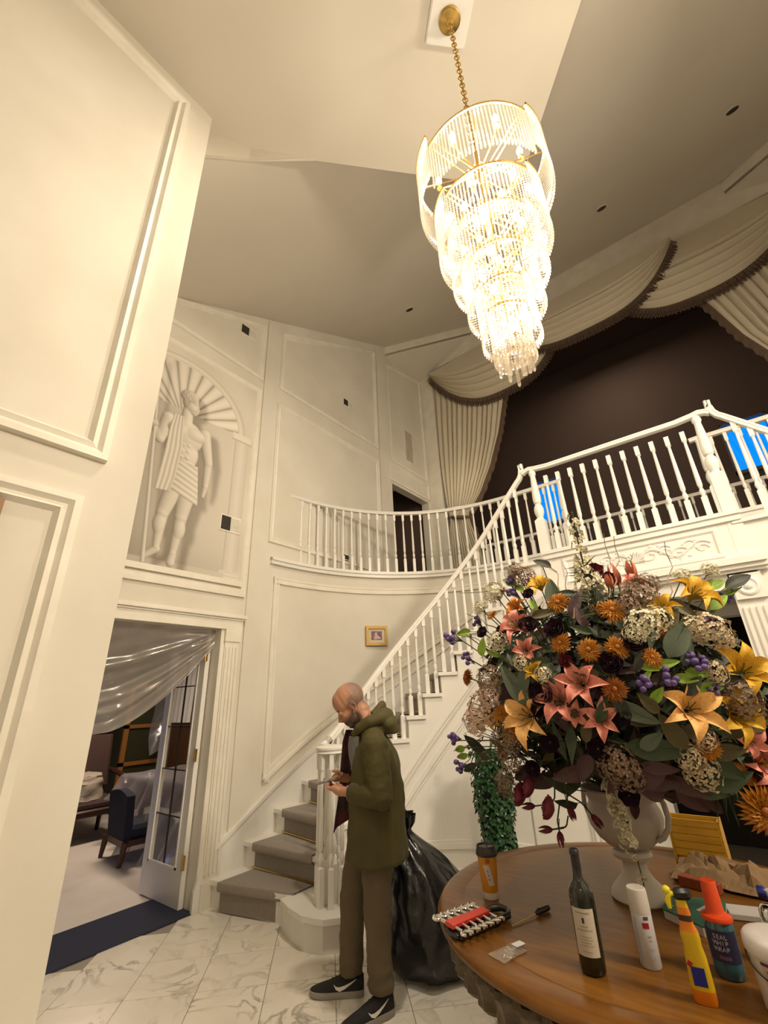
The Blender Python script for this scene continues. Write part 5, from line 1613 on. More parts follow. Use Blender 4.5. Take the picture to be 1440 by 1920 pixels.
slab([(.0165, .0145, .230, -.005), (.0145, .0135, .248, -.005)], M['yel'], 'neck')
MB().obox(Vector((cx, cy, Z0)) + Ms @ Vector((-.002, -.0222, .066)), (.036, .0015, .044), Ms).build('blue_label', mat('blue_label', (.012, .018, .22), .4), t)
MB().obox(Vector((cx, cy, Z0)) + Ms @ Vector((-.020, -.0218, .094)), (.012, .0015, .014), Matrix.Rotation(R(8), 4, 'Z') @ Matrix.Rotation(R(35), 4, 'Y')).build('red_mark', mat('red_mark', (.35, .01, .02), .4), t)
MB().obox(Vector((cx, cy, Z0)) + Ms @ Vector((.002, 0, .262)), (.055, .030, .032), Ms @ Matrix.Rotation(R(-8), 4, 'Y'), bev=.010).build('spray_head', M['black'], t, smooth=40)
mb = MB()
mb.tube([Vector((cx, cy, Z0)) + Ms @ Vector(p) for p in ((-.020, -.004, .262), (-.036, -.006, .258), (-.042, -.008, .240), (-.040, -.010, .222))], [.006, .009, .010, .006], 10)
mb.sphere(Vector((cx, cy, Z0)) + Ms @ Vector((-.040, -.004, .268)), .013, 12, 8)
mb.build('trigger', mat('bright_yellow_plastic', (.68, .56, .02), .4), t, smooth=True)
# ---- teal bottle with a tall orange cap
cx, cy = -.328, 2.202
fa = facing(cx, cy)
t = thing('cleaner_bottle', 'teal bottle with navy label and tall orange red cap', 'bottle', (cx, cy, Z0))
MB().lathe([(.001, .002), (.038, 0), (.043, .006), (.044, .03), (.044, .125), (.042, .140), (.038, .150), (.001, .152)], (cx, cy, Z0), 32).build('body', mat('teal_liquid_plastic', (.030, .095, .125), .15, coat=.5), t, smooth=True)
MB().lathe([(.046, .148), (.047, .152), (.044, .160), (.030, .166), (.027, .172), (.023, .250), (.021, .254), (.001, .253)], (cx, cy, Z0), 28).build('cap', mat('orange_red_plastic', (.62, .055, .004), .4), t, smooth=True)
lb_ = cyl_patch(MB(), (cx, cy, Z0), lambda z: .044, fa - 1.3, fa + 1.1, .046, .128, 0, 22, 2).build('label', mat('navy_label', (.018, .018, .055), .5), t, smooth='all')
M['lett'] = mat('pale_lettering', (.42, .38, .44), .6)
def curved_text(parent, body, c, r_, a0, z, size, m):
    w_ = size * .62
    for i, chh in enumerate(body):
        if chh == ' ': continue
        a = a0 + (i - (len(body) - 1) / 2) * w_ / r_
        text(parent, 'lettering', chh, (c[0] + r_ * math.cos(a), c[1] + r_ * math.sin(a), c[2] + z), size, (R(90), 0, a + R(90)), m)
for body, z, sz in (('SEAL', .112, .017), ('WHIP', .096, .017), ('WRAP', .080, .017)):
    curved_text(lb_, body, (cx, cy, Z0), .0447, fa - .15, z, sz, M['lett'])
cyl_patch(MB(), (cx, cy, Z0), lambda z: .044, fa - .45, fa + .3, .054, .064, 0, 8, 1, .001).build('print_line', mat('mauve_print_line', (.13, .06, .12), .6), lb_)
# ---- white tub
cx, cy = -.165, 2.075
fa = facing(cx, cy)
t = thing('plastic_tub', 'white plastic tub with rounded lid and striped label at the table edge', 'tub', (cx, cy, Z0))
M['tub'] = mat('white_plastic', (.60, .57, .55), .35)
MB().lathe([(.001, .002), (.072, 0), (.076, .006), (.084, .140)], (cx, cy, Z0), 36).build('body', M['tub'], t, smooth=True)
MB().lathe([(.084, .138), (.090, .140), (.091, .152), (.089, .170), (.080, .180), (.06, .184), (.001, .185)], (cx, cy, Z0), 36).build('lid', M['tub'], t, smooth=True)
tr_ = lambda z: .076 + .008 * (z - .006) / .134
lb_ = cyl_patch(MB(), (cx, cy, Z0), tr_, fa - .75, fa + .5, .048, .128, 0, 16, 2).build('label', mat('pale_peach_label', (.52, .40, .33), .6), t, smooth='all')
for (a, b, z0, z1, c) in ((-.75, .5, .122, .130, (.07, .03, .08)), (-.62, -.25, .098, .112, (.16, .18, .24)), (-.62, -.25, .084, .094, (.50, .36, .12)), (-.62, -.22, .068, .080, (.14, .18, .22)), (-.5, -.25, .054, .062, (.48, .42, .38))):
    cyl_patch(MB(), (cx, cy, Z0), tr_, fa + a, fa + b, z0, z1, 0, 8, 1, .0012).build('print_block', mat('tub_print', c, .6), lb_)
MB().tube([Vector((cx, cy, Z0 + .134)) + Vector((.089 * math.cos(q), .089 * math.sin(q), -.05 * math.sin((q - fa) / 2 + PI / 2) ** 4)) for q in [fa - 2.0 + 4.0 * i / 24 for i in range(25)]], .0022, 6).build('handle', M['black'], t)
# ---- white spray bottle with blue nozzle, mostly beyond the picture edge
cx, cy = -.105, 2.36
t = thing('spray_bottle', 'white spray bottle with a blue nozzle at the right edge', 'bottle', (cx, cy, Z0))
MB().lathe([(.001, 0), (.042, .002), (.044, .02), (.044, .12), (.035, .15), (.018, .165), (.016, .18)], (cx, cy, Z0), 24).build('body', M['tub'], t, smooth=True)
MB().tube([(cx + .02, cy, Z0 + .188), (cx - .03, cy - .0, Z0 + .198), (cx - .075, cy + .012, Z0 + .196)], [.022, .019, .013], 12).build('head', M['tub'], t, smooth=True)
MB().lathe([(.001, 0), (.015, 0), (.019, .008), (.018, .026), (.001, .028)], (cx - .073, cy + .011, Z0 + .196), 16, Matrix.Rotation(R(-90), 4, 'Y')).build('nozzle', mat('blue_plastic', (.012, .016, .16), .35), t, smooth=True)
MB().tube([(cx - .03, cy, Z0 + .185), (cx - .055, cy + .005, Z0 + .16), (cx - .05, cy + .005, Z0 + .13)], [.007, .007, .005], 8).build('trigger', M['tub'], t, smooth=True)
t = MB().lathe([(.001, .002), (.026, 0), (.034, .012), (.038, .05), (.034, .085), (.026, .10), (.022, .104), (.001, .106)], (-.20, 2.56, Z0), 24).build('chrome_pot', M['chrome'], None, smooth=True)
tag(t, 'small shiny chrome pot behind the teal bottle', 'pot')
# ---- green covered books
t = thing('book', 'thick book with green cover lying by the urn foot', 'book', (-.45, 2.58, Z0))
Mb = Matrix.Rotation(R(2), 4, 'Z')
book = [(-.565, 2.535), (-.545, 2.70), (-.36, 2.745), (-.345, 2.47), (-.42, 2.44)]
MB().prism(book, Z0, Z0 + .028).build('pages', mat('page_edges', (.50, .44, .40), .8), t)
MB().prism([(x * 1.0 - .006 * (x < -.5), y) for x, y in book], Z0 + .028, Z0 + .033).build('cover', mat('green_cover', (.012, .105, .070), .5), t)
MB().obox((-.40, 2.60, Z0 + .0336), (.085, .07, .0008), Matrix.Rotation(R(-20), 4, 'Z')).build('cover_patch', mat('pale_cover_patch', (.42, .42, .38), .6), t)
MB().obox((-.535, 2.575, Z0 + .0336), (.018, .006, .0008), Matrix.Rotation(R(70), 4, 'Z')).build('cover_mark', mat('yellow_mark', (.45, .36, .05), .6), t)
t = MB().obox((-.285, 2.72, Z0 + .012), (.15, .10, .022), Matrix.Rotation(R(14), 4, 'Z'), bev=.003).build('paper_stack', mat('grey_white_paper', (.46, .43, .41), .8), None)
tag(t, 'small stack of pale papers behind the teal bottle', 'papers')
# ---- kraft paper, orange box, yellow board
rows = []
rng = random.Random(11)
for i in range(19):
    row = []
    for j in range(15):
        u, v = i / 18, j / 14
        x = -.60 + .40 * u; y = 2.98 + .36 * v - .06 * u
        edge_ = min(u, 1 - u, v, 1 - v) * 4
        z = Z0 + .012 + .085 * min(1, edge_) * (abs(noise.noise(Vector((u * 4, v * 4, 2)))) * 1.6 + .25) + .05 * max(0, u - .6) * (1 if v > .3 else 0)
        row.append((x + .03 * noise.noise(Vector((u * 5, v * 5, 7))), y + .03 * noise.noise(Vector((u * 5, v * 5, 13))), z))
    rows.append(row)
o = MB().grid(rows).build('kraft_paper', mat('brown_kraft_paper', (.22, .135, .065), .85, bump=.3, bscale=30), None)
tag(o, 'crumpled brown kraft paper lying behind the green book', 'paper')
o = MB().obox((-.47, 2.935, Z0 + .022), (.17, .05, .042), Matrix.Rotation(R(-14), 4, 'Z'), bev=.003).build('orange_box', mat('rust_card', (.22, .045, .012), .6), None)
tag(o, 'rust orange card box in front of the kraft paper', 'box')
t = thing('yellow_crate', 'yellow slatted wooden crate standing beyond the urn on the table', 'crate', (-.49, 3.38, Z0))
M['ywood'] = mat('yellow_stained_wood', (.42, .21, .012), .5, var=(.50, .27, .02), vscale=5, stretch=(1, 1, 14))
for k in range(5):
    MB().box(-.615, -.385, 3.345, 3.357, Z0 + .02 + .035 * k, Z0 + .052 + .035 * k).build('slat', M['ywood'], t)
    MB().box(-.615, -.385, 3.462, 3.474, Z0 + .02 + .035 * k, Z0 + .052 + .035 * k).build('slat', M['ywood'], t)
for x in (-.625, -.385): MB().box(x, x + .012, 3.345, 3.474, Z0, Z0 + .195).build('end_board', M['ywood'], t)
MB().box(-.613, -.385, 3.357, 3.462, Z0 + .002, Z0 + .012).build('base', M['ywood'], t)

# ================================================================= urn and flower arrangement
UX, UY = -.68, 2.69
M['urn'] = mat('white_stone_urn', (.52, .475, .43), .55, bump=.06, bscale=50)
un = thing('urn', 'white ribbed pedestal urn with two loop handles holding the flowers', 'urn', (UX, UY, Z0))
MB().lathe([(.001, 0), (.118, 0), (.124, .008), (.120, .025), (.105, .045), (.075, .075), (.055, .105), (.050, .135), (.056, .150)], (UX, UY, Z0), 40).build('foot', M['urn'], un, smooth=True)
MB().lathe([(.056, .148), (.080, .155), (.086, .170), (.080, .185), (.060, .192)], (UX, UY, Z0), 40).build('collar', M['urn'], un, smooth=True)
def gad(a, z): return 1 + (.022 * abs(math.cos(11 * a)) if .19 < z < .34 else 0)
MB().lathe([(.060, .192), (.095, .205), (.130, .235), (.155, .275), (.165, .315), (.163, .345), (.150, .372), (.147, .385), (.158, .405), (.172, .425), (.178, .432), (.172, .438), (.150, .425), (.13, .40)], (UX, UY, Z0), 88, flute=gad).build('bowl', M['urn'], un, smooth=40)
for sg in (1, -1):
    dv = Vector((.93, -.36, 0)) * sg
    def q(r_, z): return Vector((UX, UY, Z0 + z)) + dv * r_
    MB().tube([q(.145, .245), q(.175, .262), q(.205, .30), (q(.218, .345)), q(.212, .395), q(.190, .435), q(.165, .452), q(.152, .44)], [.011, .012, .012, .012, .012, .012, .011, .008], 10).build('handle', M['urn'], un, smooth=True)
FLOWERS = [
 ('lily', 'pink', [(-0.568, 2.004, 1.673, 0.18, -0.98, -0.03, 0.101), (-0.667, 2.008, 1.612, 0.15, -0.99, -0.07, 0.102), (-0.617, 2.02, 1.558, 0.17, -0.98, -0.11, 0.061), (-0.523, 2.035, 1.537, 0.2, -0.97, -0.13, 0.079), (-0.832, 2.086, 1.943, 0.09, -0.98, 0.17, 0.095), (-0.784, 2.028, 1.823, 0.11, -0.99, 0.08, 0.067), (-0.325, 2.256, 2.087, 0.29, -0.91, 0.29, 0.056), (-0.087, 2.33, 1.445, 0.4, -0.89, -0.23, 0.067), (-0.068, 2.52, 1.353, 0.46, -0.82, -0.35, 0.106)]),
 ('lily', 'peach', [(-0.83, 2.045, 1.551, 0.09, -0.99, -0.12, 0.126), (-0.224, 2.136, 1.567, 0.31, -0.94, -0.11, 0.118)]),
 ('lily', 'yellow', [(-0.094, 2.252, 1.542, 0.39, -0.91, -0.14, 0.109), (-0.03, 2.287, 1.69, 0.43, -0.9, -0.02, 0.111), (-0.115, 2.37, 2.02, 0.4, -0.88, 0.27, 0.111), (-0.741, 2.245, 2.144, 0.13, -0.93, 0.34, 0.08), (-0.234, 2.19, 1.954, 0.32, -0.93, 0.18, 0.069), (-1.078, 2.224, 1.529, -0.06, -0.98, -0.18, 0.065), (-0.751, 2.008, 1.73, 0.12, -0.99, 0.01, 0.052)]),
 ('lily', 'orange', [(-0.103, 2.539, 1.315, 0.44, -0.81, -0.39, 0.096), (-0.853, 2.156, 2.035, 0.08, -0.96, 0.25, 0.062)]),
 ('bud', 'salmon', [(-0.398, 2.302, 2.149, 0.26, -0.9, 0.34, 0.053), (-0.34, 2.394, 2.176, 0.3, -0.87, 0.39, 0.049), (-0.416, 2.231, 2.104, 0.25, -0.92, 0.3, 0.036)]),
 ('chrysanthemum', 'amber', [(-0.628, 2.111, 2.022, 0.17, -0.96, 0.22, 0.061), (-0.407, 2.105, 1.955, 0.24, -0.95, 0.17, 0.064), (-0.623, 2.018, 1.835, 0.17, -0.98, 0.08, 0.051), (-0.513, 2.02, 1.798, 0.2, -0.98, 0.06, 0.055), (-0.409, 2.043, 1.799, 0.24, -0.97, 0.06, 0.055), (-0.301, 2.077, 1.754, 0.28, -0.96, 0.03, 0.046), (-1.021, 2.24, 2.033, -0, -0.96, 0.28, 0.038), (-0.956, 2.12, 1.477, 0.04, -0.98, -0.19, 0.046), (-0.216, 2.216, 1.428, 0.32, -0.92, -0.22, 0.059), (-0.115, 2.455, 1.194, 0.36, -0.84, -0.39, 0.099), (-0.977, 2.095, 1.559, 0.03, -0.99, -0.13, 0.046), (-0.466, 2.098, 1.972, 0.22, -0.96, 0.18, 0.033), (-1.013, 2.394, 2.185, 0.01, -0.91, 0.42, 0.035)]),
 ('chrysanthemum', 'rust', [(-0.45, 2.025, 1.644, 0.22, -0.97, -0.05, 0.055), (-1.203, 2.233, 1.73, -0.12, -0.99, 0.02, 0.05), (-1.078, 2.278, 1.374, -0.04, -0.95, -0.31, 0.045), (-0.249, 2.13, 1.859, 0.3, -0.95, 0.11, 0.033)]),
 ('ranunculus', 'plum', [(-0.768, 2.067, 1.933, 0.12, -0.98, 0.16, 0.046), (-0.642, 2.039, 1.897, 0.16, -0.98, 0.13, 0.045), (-0.35, 2.066, 1.811, 0.26, -0.96, 0.07, 0.042), (-0.44, 2.026, 1.741, 0.23, -0.97, 0.02, 0.046), (-0.791, 2.204, 2.102, 0.11, -0.95, 0.31, 0.031), (-0.733, 2.01, 1.635, 0.13, -0.99, -0.06, 0.052), (-0.757, 2.076, 1.446, 0.12, -0.97, -0.2, 0.039), (-0.57, 2.081, 1.427, 0.19, -0.96, -0.21, 0.045), (-0.452, 2.047, 1.544, 0.22, -0.97, -0.12, 0.037), (-0.535, 2.262, 1.244, 0.21, -0.91, -0.36, 0.042), (-0.921, 2.109, 1.93, 0.05, -0.98, 0.17, 0.026), (-1.064, 2.195, 1.943, -0.02, -0.98, 0.2, 0.032), (-0.766, 2.025, 1.576, 0.12, -0.99, -0.1, 0.033), (-0.905, 2.213, 1.327, 0.06, -0.95, -0.32, 0.037)]),
 ('ranunculus', 'burgundy', [(-0.49, 2.3, 2.172, 0.23, -0.9, 0.36, 0.053), (-0.422, 2.264, 2.131, 0.25, -0.91, 0.32, 0.028), (-0.097, 2.593, 1.267, 0.44, -0.79, -0.43, 0.069), (-0.611, 2.004, 1.759, 0.17, -0.98, 0.03, 0.03)]),
 ('hydrangea', 'blush', [(-1.091, 2.155, 1.581, -0.04, -0.99, -0.12, 0.085), (-1.019, 2.096, 1.647, 0, -1, -0.06, 0.056), (-1.221, 2.31, 1.515, -0.15, -0.97, -0.21, 0.069)]),
 ('hydrangea', 'cream', [(-0.101, 2.239, 1.847, 0.38, -0.92, 0.11, 0.069), (-0.059, 2.273, 1.816, 0.41, -0.91, 0.09, 0.045), (-0.146, 2.202, 1.857, 0.35, -0.93, 0.11, 0.049), (-0.275, 2.202, 1.395, 0.3, -0.92, -0.24, 0.054), (-0.26, 2.266, 1.342, 0.31, -0.9, -0.29, 0.061), (-0.213, 2.195, 1.46, 0.32, -0.93, -0.2, 0.039), (-0.118, 2.193, 1.686, 0.37, -0.93, -0.02, 0.044)]),
 ('hydrangea', 'ivory', [(-0.308, 2.107, 1.881, 0.28, -0.95, 0.12, 0.066), (-0.256, 2.146, 1.904, 0.3, -0.94, 0.14, 0.053), (-0.341, 2.079, 1.844, 0.26, -0.96, 0.09, 0.042), (-1.053, 2.378, 2.177, -0, -0.91, 0.41, 0.064), (-0.938, 2.092, 1.88, 0.04, -0.99, 0.13, 0.051), (-0.808, 2.023, 1.774, 0.1, -0.99, 0.04, 0.038), (-0.715, 2.004, 1.712, 0.14, -0.99, -0, 0.037), (-1.145, 2.366, 2.103, -0.06, -0.93, 0.36, 0.041), (-0.15, 2.574, 2.14, 0.42, -0.81, 0.42, 0.04), (-0.039, 2.557, 2.142, 0.44, -0.82, 0.37, 0.04), (-0.874, 2.105, 1.955, 0.07, -0.98, 0.19, 0.03)]),
 ('hydrangea', 'tan', [(-0.305, 2.194, 2.016, 0.29, -0.93, 0.23, 0.074), (-0.275, 2.273, 2.073, 0.31, -0.91, 0.28, 0.051), (-0.881, 2.42, 2.24, 0.08, -0.89, 0.45, 0.07), (-0.908, 2.379, 2.281, 0.08, -0.9, 0.43, 0.046), (-0.521, 2.126, 1.372, 0.2, -0.95, -0.25, 0.073), (-0.499, 2.173, 1.325, 0.21, -0.93, -0.29, 0.055), (-0.07, 2.257, 1.593, 0.4, -0.91, -0.1, 0.07), (-0.043, 2.307, 1.553, 0.42, -0.89, -0.14, 0.051), (-1.004, 2.086, 1.713, 0.01, -1, -0, 0.061), (-0.98, 2.147, 1.45, 0.02, -0.98, -0.22, 0.063), (-1.126, 2.369, 1.231, -0.02, -0.91, -0.41, 0.058), (-1.036, 2.274, 1.347, -0.01, -0.94, -0.33, 0.055), (-0.347, 2.138, 1.971, 0.27, -0.95, 0.19, 0.048)]),
 ('leaf', 'sage', [(-0.867, 2.032, 1.683, 0.08, -1, -0.03, 0.112), (-0.796, 2.015, 1.724, 0.11, -0.99, 0, 0.086), (-0.201, 2.147, 1.822, 0.32, -0.94, 0.08, 0.095), (-0.183, 2.147, 1.767, 0.33, -0.94, 0.04, 0.062), (-0.396, 2.059, 1.554, 0.24, -0.96, -0.12, 0.092), (-0.377, 2.107, 1.459, 0.25, -0.95, -0.19, 0.057)]),
 ('leaf', 'deep', [(-0.357, 2.135, 1.428, 0.26, -0.94, -0.21, 0.125), (-0.597, 2.151, 2.068, 0.18, -0.95, 0.26, 0.045), (-0.664, 2.175, 2.092, 0.16, -0.95, 0.28, 0.076), (-0.535, 2.041, 1.885, 0.2, -0.97, 0.12, 0.051), (-0.86, 2.367, 1.245, 0.07, -0.9, -0.43, 0.084), (-0.903, 2.545, 1.136, 0.06, -0.84, -0.54, 0.061), (-0.509, 2.027, 1.572, 0.2, -0.97, -0.1, 0.06), (-0.166, 2.195, 1.523, 0.34, -0.93, -0.15, 0.073), (-0.183, 2.405, 1.303, 0.37, -0.86, -0.36, 0.091), (-0.242, 2.415, 1.261, 0.34, -0.86, -0.39, 0.108), (-0.726, 2.009, 1.768, 0.13, -0.99, 0.04, 0.057), (-0.184, 2.327, 1.349, 0.35, -0.89, -0.3, 0.078), (-0.157, 2.589, 1.24, 0.41, -0.79, -0.45, 0.104)]),
 ('leaf', 'olive', [(-0.216, 2.163, 1.888, 0.32, -0.94, 0.13, 0.096), (-0.162, 2.237, 1.94, 0.35, -0.92, 0.18, 0.07), (-0.355, 2.083, 1.872, 0.26, -0.96, 0.11, 0.047), (-0.69, 2.083, 1.978, 0.15, -0.97, 0.19, 0.063), (-0.748, 2.079, 1.961, 0.12, -0.98, 0.18, 0.064), (-0.304, 2.122, 1.492, 0.28, -0.95, -0.16, 0.076), (-0.651, 2.016, 1.575, 0.16, -0.98, -0.1, 0.065), (-0.588, 2.04, 1.505, 0.18, -0.97, -0.15, 0.061), (-0.224, 2.17, 1.489, 0.32, -0.93, -0.17, 0.063), (-1.066, 2.226, 1.419, -0.03, -0.96, -0.26, 0.06), (-0.096, 2.281, 1.491, 0.39, -0.9, -0.19, 0.06), (-0.159, 2.28, 1.412, 0.36, -0.9, -0.25, 0.071), (-1.287, 2.444, 1.355, -0.16, -0.92, -0.37, 0.067), (-0.545, 2.006, 1.713, 0.19, -0.98, -0, 0.06), (-0.351, 2.065, 1.591, 0.26, -0.96, -0.09, 0.051), (-0.168, 2.173, 1.57, 0.34, -0.93, -0.11, 0.053)]),
 ('leaf', 'maroon', [(-0.727, 2.17, 1.318, 0.13, -0.94, -0.3, 0.102), (-0.959, 2.389, 1.248, 0.02, -0.9, -0.44, 0.115), (-1.054, 2.431, 1.269, -0.03, -0.9, -0.44, 0.077), (-0.325, 2.302, 1.279, 0.29, -0.89, -0.34, 0.093), (-0.404, 2.238, 1.294, 0.25, -0.91, -0.32, 0.076), (-0.656, 2.134, 1.349, 0.16, -0.95, -0.27, 0.069), (-0.381, 2.18, 1.357, 0.26, -0.93, -0.27, 0.074), (-0.574, 2.459, 1.15, 0.2, -0.85, -0.48, 0.057), (-0.335, 2.417, 1.217, 0.3, -0.86, -0.42, 0.082), (-0.548, 2.108, 2.009, 0.2, -0.96, 0.21, 0.078), (-0.531, 2.069, 1.943, 0.2, -0.97, 0.16, 0.057), (-0.414, 2.186, 1.337, 0.25, -0.93, -0.28, 0.084), (-0.292, 2.524, 1.202, 0.33, -0.82, -0.46, 0.097), (-0.572, 2.198, 1.289, 0.19, -0.93, -0.32, 0.061), (-0.458, 2.246, 1.271, 0.23, -0.91, -0.34, 0.066)]),
 ('leaf', 'lime', [(-0.316, 2.067, 1.715, 0.27, -0.96, -0, 0.041), (-0.329, 2.061, 1.689, 0.27, -0.96, -0.02, 0.032), (-0.315, 2.074, 1.617, 0.27, -0.96, -0.07, 0.042), (-0.206, 2.127, 1.671, 0.32, -0.95, -0.03, 0.056), (-0.166, 2.154, 1.688, 0.34, -0.94, -0.02, 0.052), (-0.163, 2.161, 1.635, 0.34, -0.94, -0.06, 0.048), (-0.136, 2.183, 1.63, 0.36, -0.93, -0.07, 0.039), (-0.037, 2.45, 1.981, 0.46, -0.85, 0.26, 0.065), (-0.037, 2.585, 2.079, 0.48, -0.8, 0.36, 0.063), (0.017, 2.59, 2.04, 0.51, -0.8, 0.32, 0.052), (-1.261, 2.345, 1.976, -0.14, -0.95, 0.26, 0.059), (-1.049, 2.144, 1.868, -0.01, -0.99, 0.13, 0.053), (-0.969, 2.086, 1.825, 0.03, -1, 0.09, 0.046), (-1.315, 2.293, 1.35, -0.09, -0.95, -0.3, 0.047), (-1.326, 2.298, 1.383, -0.11, -0.95, -0.28, 0.041), (-0.906, 2.382, 2.183, 0.05, -0.9, 0.42, 0.052), (-0.255, 2.097, 1.728, 0.3, -0.95, 0.01, 0.051), (-0.959, 2.395, 2.225, 0.05, -0.9, 0.43, 0.058), (-1.217, 2.315, 1.499, -0.14, -0.96, -0.22, 0.058), (-0.749, 2.126, 2.029, 0.12, -0.96, 0.24, 0.045)]),
 ('leaf', 'dark', [(0.057, 2.566, 2.079, 0.49, -0.81, 0.32, 0.086), (-0.767, 2.417, 2.303, 0.13, -0.88, 0.46, 0.069), (-1.269, 2.351, 1.41, -0.14, -0.94, -0.3, 0.071), (-1.28, 2.297, 1.298, -0.07, -0.94, -0.33, 0.058), (-0.078, 2.233, 1.669, 0.39, -0.92, -0.04, 0.064), (-0.196, 2.136, 1.646, 0.32, -0.94, -0.05, 0.052), (-0.34, 2.059, 1.751, 0.26, -0.96, 0.02, 0.051), (-0.44, 2.037, 1.59, 0.23, -0.97, -0.09, 0.055)]),
 ('berry_sprig', 'violet', [(-0.276, 2.086, 1.682, 0.29, -0.96, -0.03, 0.042), (-0.351, 2.055, 1.648, 0.26, -0.96, -0.05, 0.041), (-0.148, 2.173, 1.634, 0.35, -0.93, -0.06, 0.029), (-0.176, 2.147, 1.727, 0.33, -0.94, 0.01, 0.043), (-0.158, 2.16, 1.719, 0.34, -0.94, 0, 0.033), (-1.303, 2.318, 1.961, -0.14, -0.96, 0.23, 0.053), (-1.174, 2.223, 1.819, -0.1, -0.99, 0.1, 0.039), (-1.35, 2.29, 1.419, -0.12, -0.96, -0.26, 0.041), (-1.305, 2.276, 1.299, -0.06, -0.94, -0.32, 0.041), (-0.957, 2.393, 2.231, 0.05, -0.9, 0.43, 0.041), (-0.019, 2.602, 2.028, 0.52, -0.79, 0.33, 0.041), (-0.093, 2.259, 1.869, 0.39, -0.91, 0.13, 0.035), (-1.18, 2.381, 2.024, -0.11, -0.94, 0.33, 0.035), (-0.938, 2.38, 2.17, 0.04, -0.91, 0.42, 0.04), (-0.192, 2.137, 1.74, 0.33, -0.95, 0.02, 0.028)]),
]
SPIKE = [(-0.464, 2.084, 1.947), (-0.494, 2.184, 2.085), (-0.566, 2.476, 2.29), (-0.546, 2.381, 2.413), (-0.524, 2.294, 2.503)]
TWIGS = [[(-0.419, 2.144, 2.018), (-0.443, 2.473, 2.234), (-0.412, 2.419, 2.389)], [(-0.398, 2.201, 2.071), (-0.404, 2.512, 2.263), (-0.371, 2.437, 2.369)], [(-0.201, 2.251, 1.998), (-0.187, 2.549, 2.196), (-0.166, 2.482, 2.3)], [(-0.308, 2.273, 2.091), (-0.348, 2.536, 2.227), (-0.32, 2.509, 2.272)], [(-0.56, 2.061, 1.935), (-0.603, 2.228, 2.138), (-0.653, 2.453, 2.298)], [(-0.593, 2.09, 1.99), (-0.664, 2.308, 2.19), (-0.733, 2.439, 2.288)], [(-0.813, 2.163, 2.057), (-0.997, 2.398, 2.192), (-1.117, 2.333, 2.187), (-1.205, 2.273, 2.187)], [(-0.959, 2.132, 1.942), (-1.101, 2.288, 2.014), (-1.208, 2.336, 2.078)], [(-0.861, 2.033, 1.755), (-0.987, 2.104, 1.853), (-1.189, 2.312, 1.94), (-1.295, 2.323, 1.967)], [(-0.995, 2.164, 1.437), (-1.231, 2.388, 1.438), (-1.298, 2.323, 1.392), (-1.34, 2.282, 1.375)], [(-0.995, 2.164, 1.437), (-1.197, 2.326, 1.456), (-1.289, 2.352, 1.46)], [(-1.231, 2.388, 1.438), (-1.284, 2.315, 1.344), (-1.305, 2.276, 1.299)], [(0.057, 2.577, 2.051), (-0.033, 2.525, 2.009), (-0.125, 2.298, 1.97)], [(-0.157, 2.291, 1.996), (-0.07, 2.577, 2.112), (-0.008, 2.552, 2.14)], [(-1.23, 2.372, 1.389), (-1.29, 2.288, 1.298), (-1.266, 2.295, 1.275)], [(-0.503, 2.11, 2.003), (-0.486, 2.22, 2.115), (-0.492, 2.314, 2.18)]]
TRAIL = [[(-0.802, 2.188, 1.315), (-0.915, 2.44, 1.164), (-0.959, 2.408, 1.144), (-1.025, 2.372, 1.14)], [(-0.78, 2.236, 1.269), (-0.859, 2.451, 1.146), (-0.844, 2.439, 1.117)], [(-0.832, 2.305, 1.235), (-0.804, 2.478, 1.157), (-0.741, 2.458, 1.093)], [(-0.893, 2.449, 1.165), (-0.902, 2.396, 1.089), (-0.884, 2.357, 1.028)], [(-0.859, 2.427, 1.108), (-0.865, 2.399, 1.071), (-0.911, 2.372, 1.062), (-0.949, 2.352, 1.059)]]
SPRIG = [(-0.649, 2.36, 1.301), (-0.627, 2.36, 1.222), (-0.613, 2.36, 1.126), (-0.599, 2.36, 1.053), (-0.581, 2.36, 1.001), (-0.578, 2.36, 0.932), (-0.577, 2.36, 0.881)]
HUES = {'pink': (.52, .20, .155), 'peach': (.60, .36, .13), 'yellow': (.60, .36, .025), 'orange': (.50, .17, .015), 'salmon': (.48, .14, .08), 'amber': (.52, .20, .008), 'rust': (.34, .10, .006),
        'plum': (.040, .014, .032), 'burgundy': (.15, .018, .035), 'blush': (.56, .40, .32), 'cream': (.52, .42, .28), 'ivory': (.60, .55, .40), 'tan': (.22, .145, .095),
        'sage': (.095, .125, .085), 'deep': (.030, .050, .022), 'olive': (.085, .068, .022), 'maroon': (.060, .026, .030), 'lime': (.14, .23, .018), 'dark': (.022, .024, .016), 'violet': (.10, .060, .20), 'stem': (.06, .075, .025), 'ivy': (.012, .055, .018)}
def petal_mat(k, rough=.6):
    c = tuple(x * (.8 if k in ('amber', 'rust', 'sage', 'olive') else 1.0 if k not in ('lime', 'pink', 'peach') else 1.25) for x in HUES[k])
    m = mat('petal_' + k, c, rough, var=tuple(min(1, x * 1.3) for x in c), vscale=14)
    b = m.node_tree.nodes['Principled BSDF']
    return m
FM = {k: petal_mat(k) for k in HUES}
FM2 = {k: mat('pale_' + k, tuple(min(.8, x * 1.35 + .01) for x in HUES[k]), .6) for k in ('blush', 'cream', 'ivory', 'tan')}
ctr = mat('flower_centre', (.10, .11, .03), .8)
rng = random.Random(21)
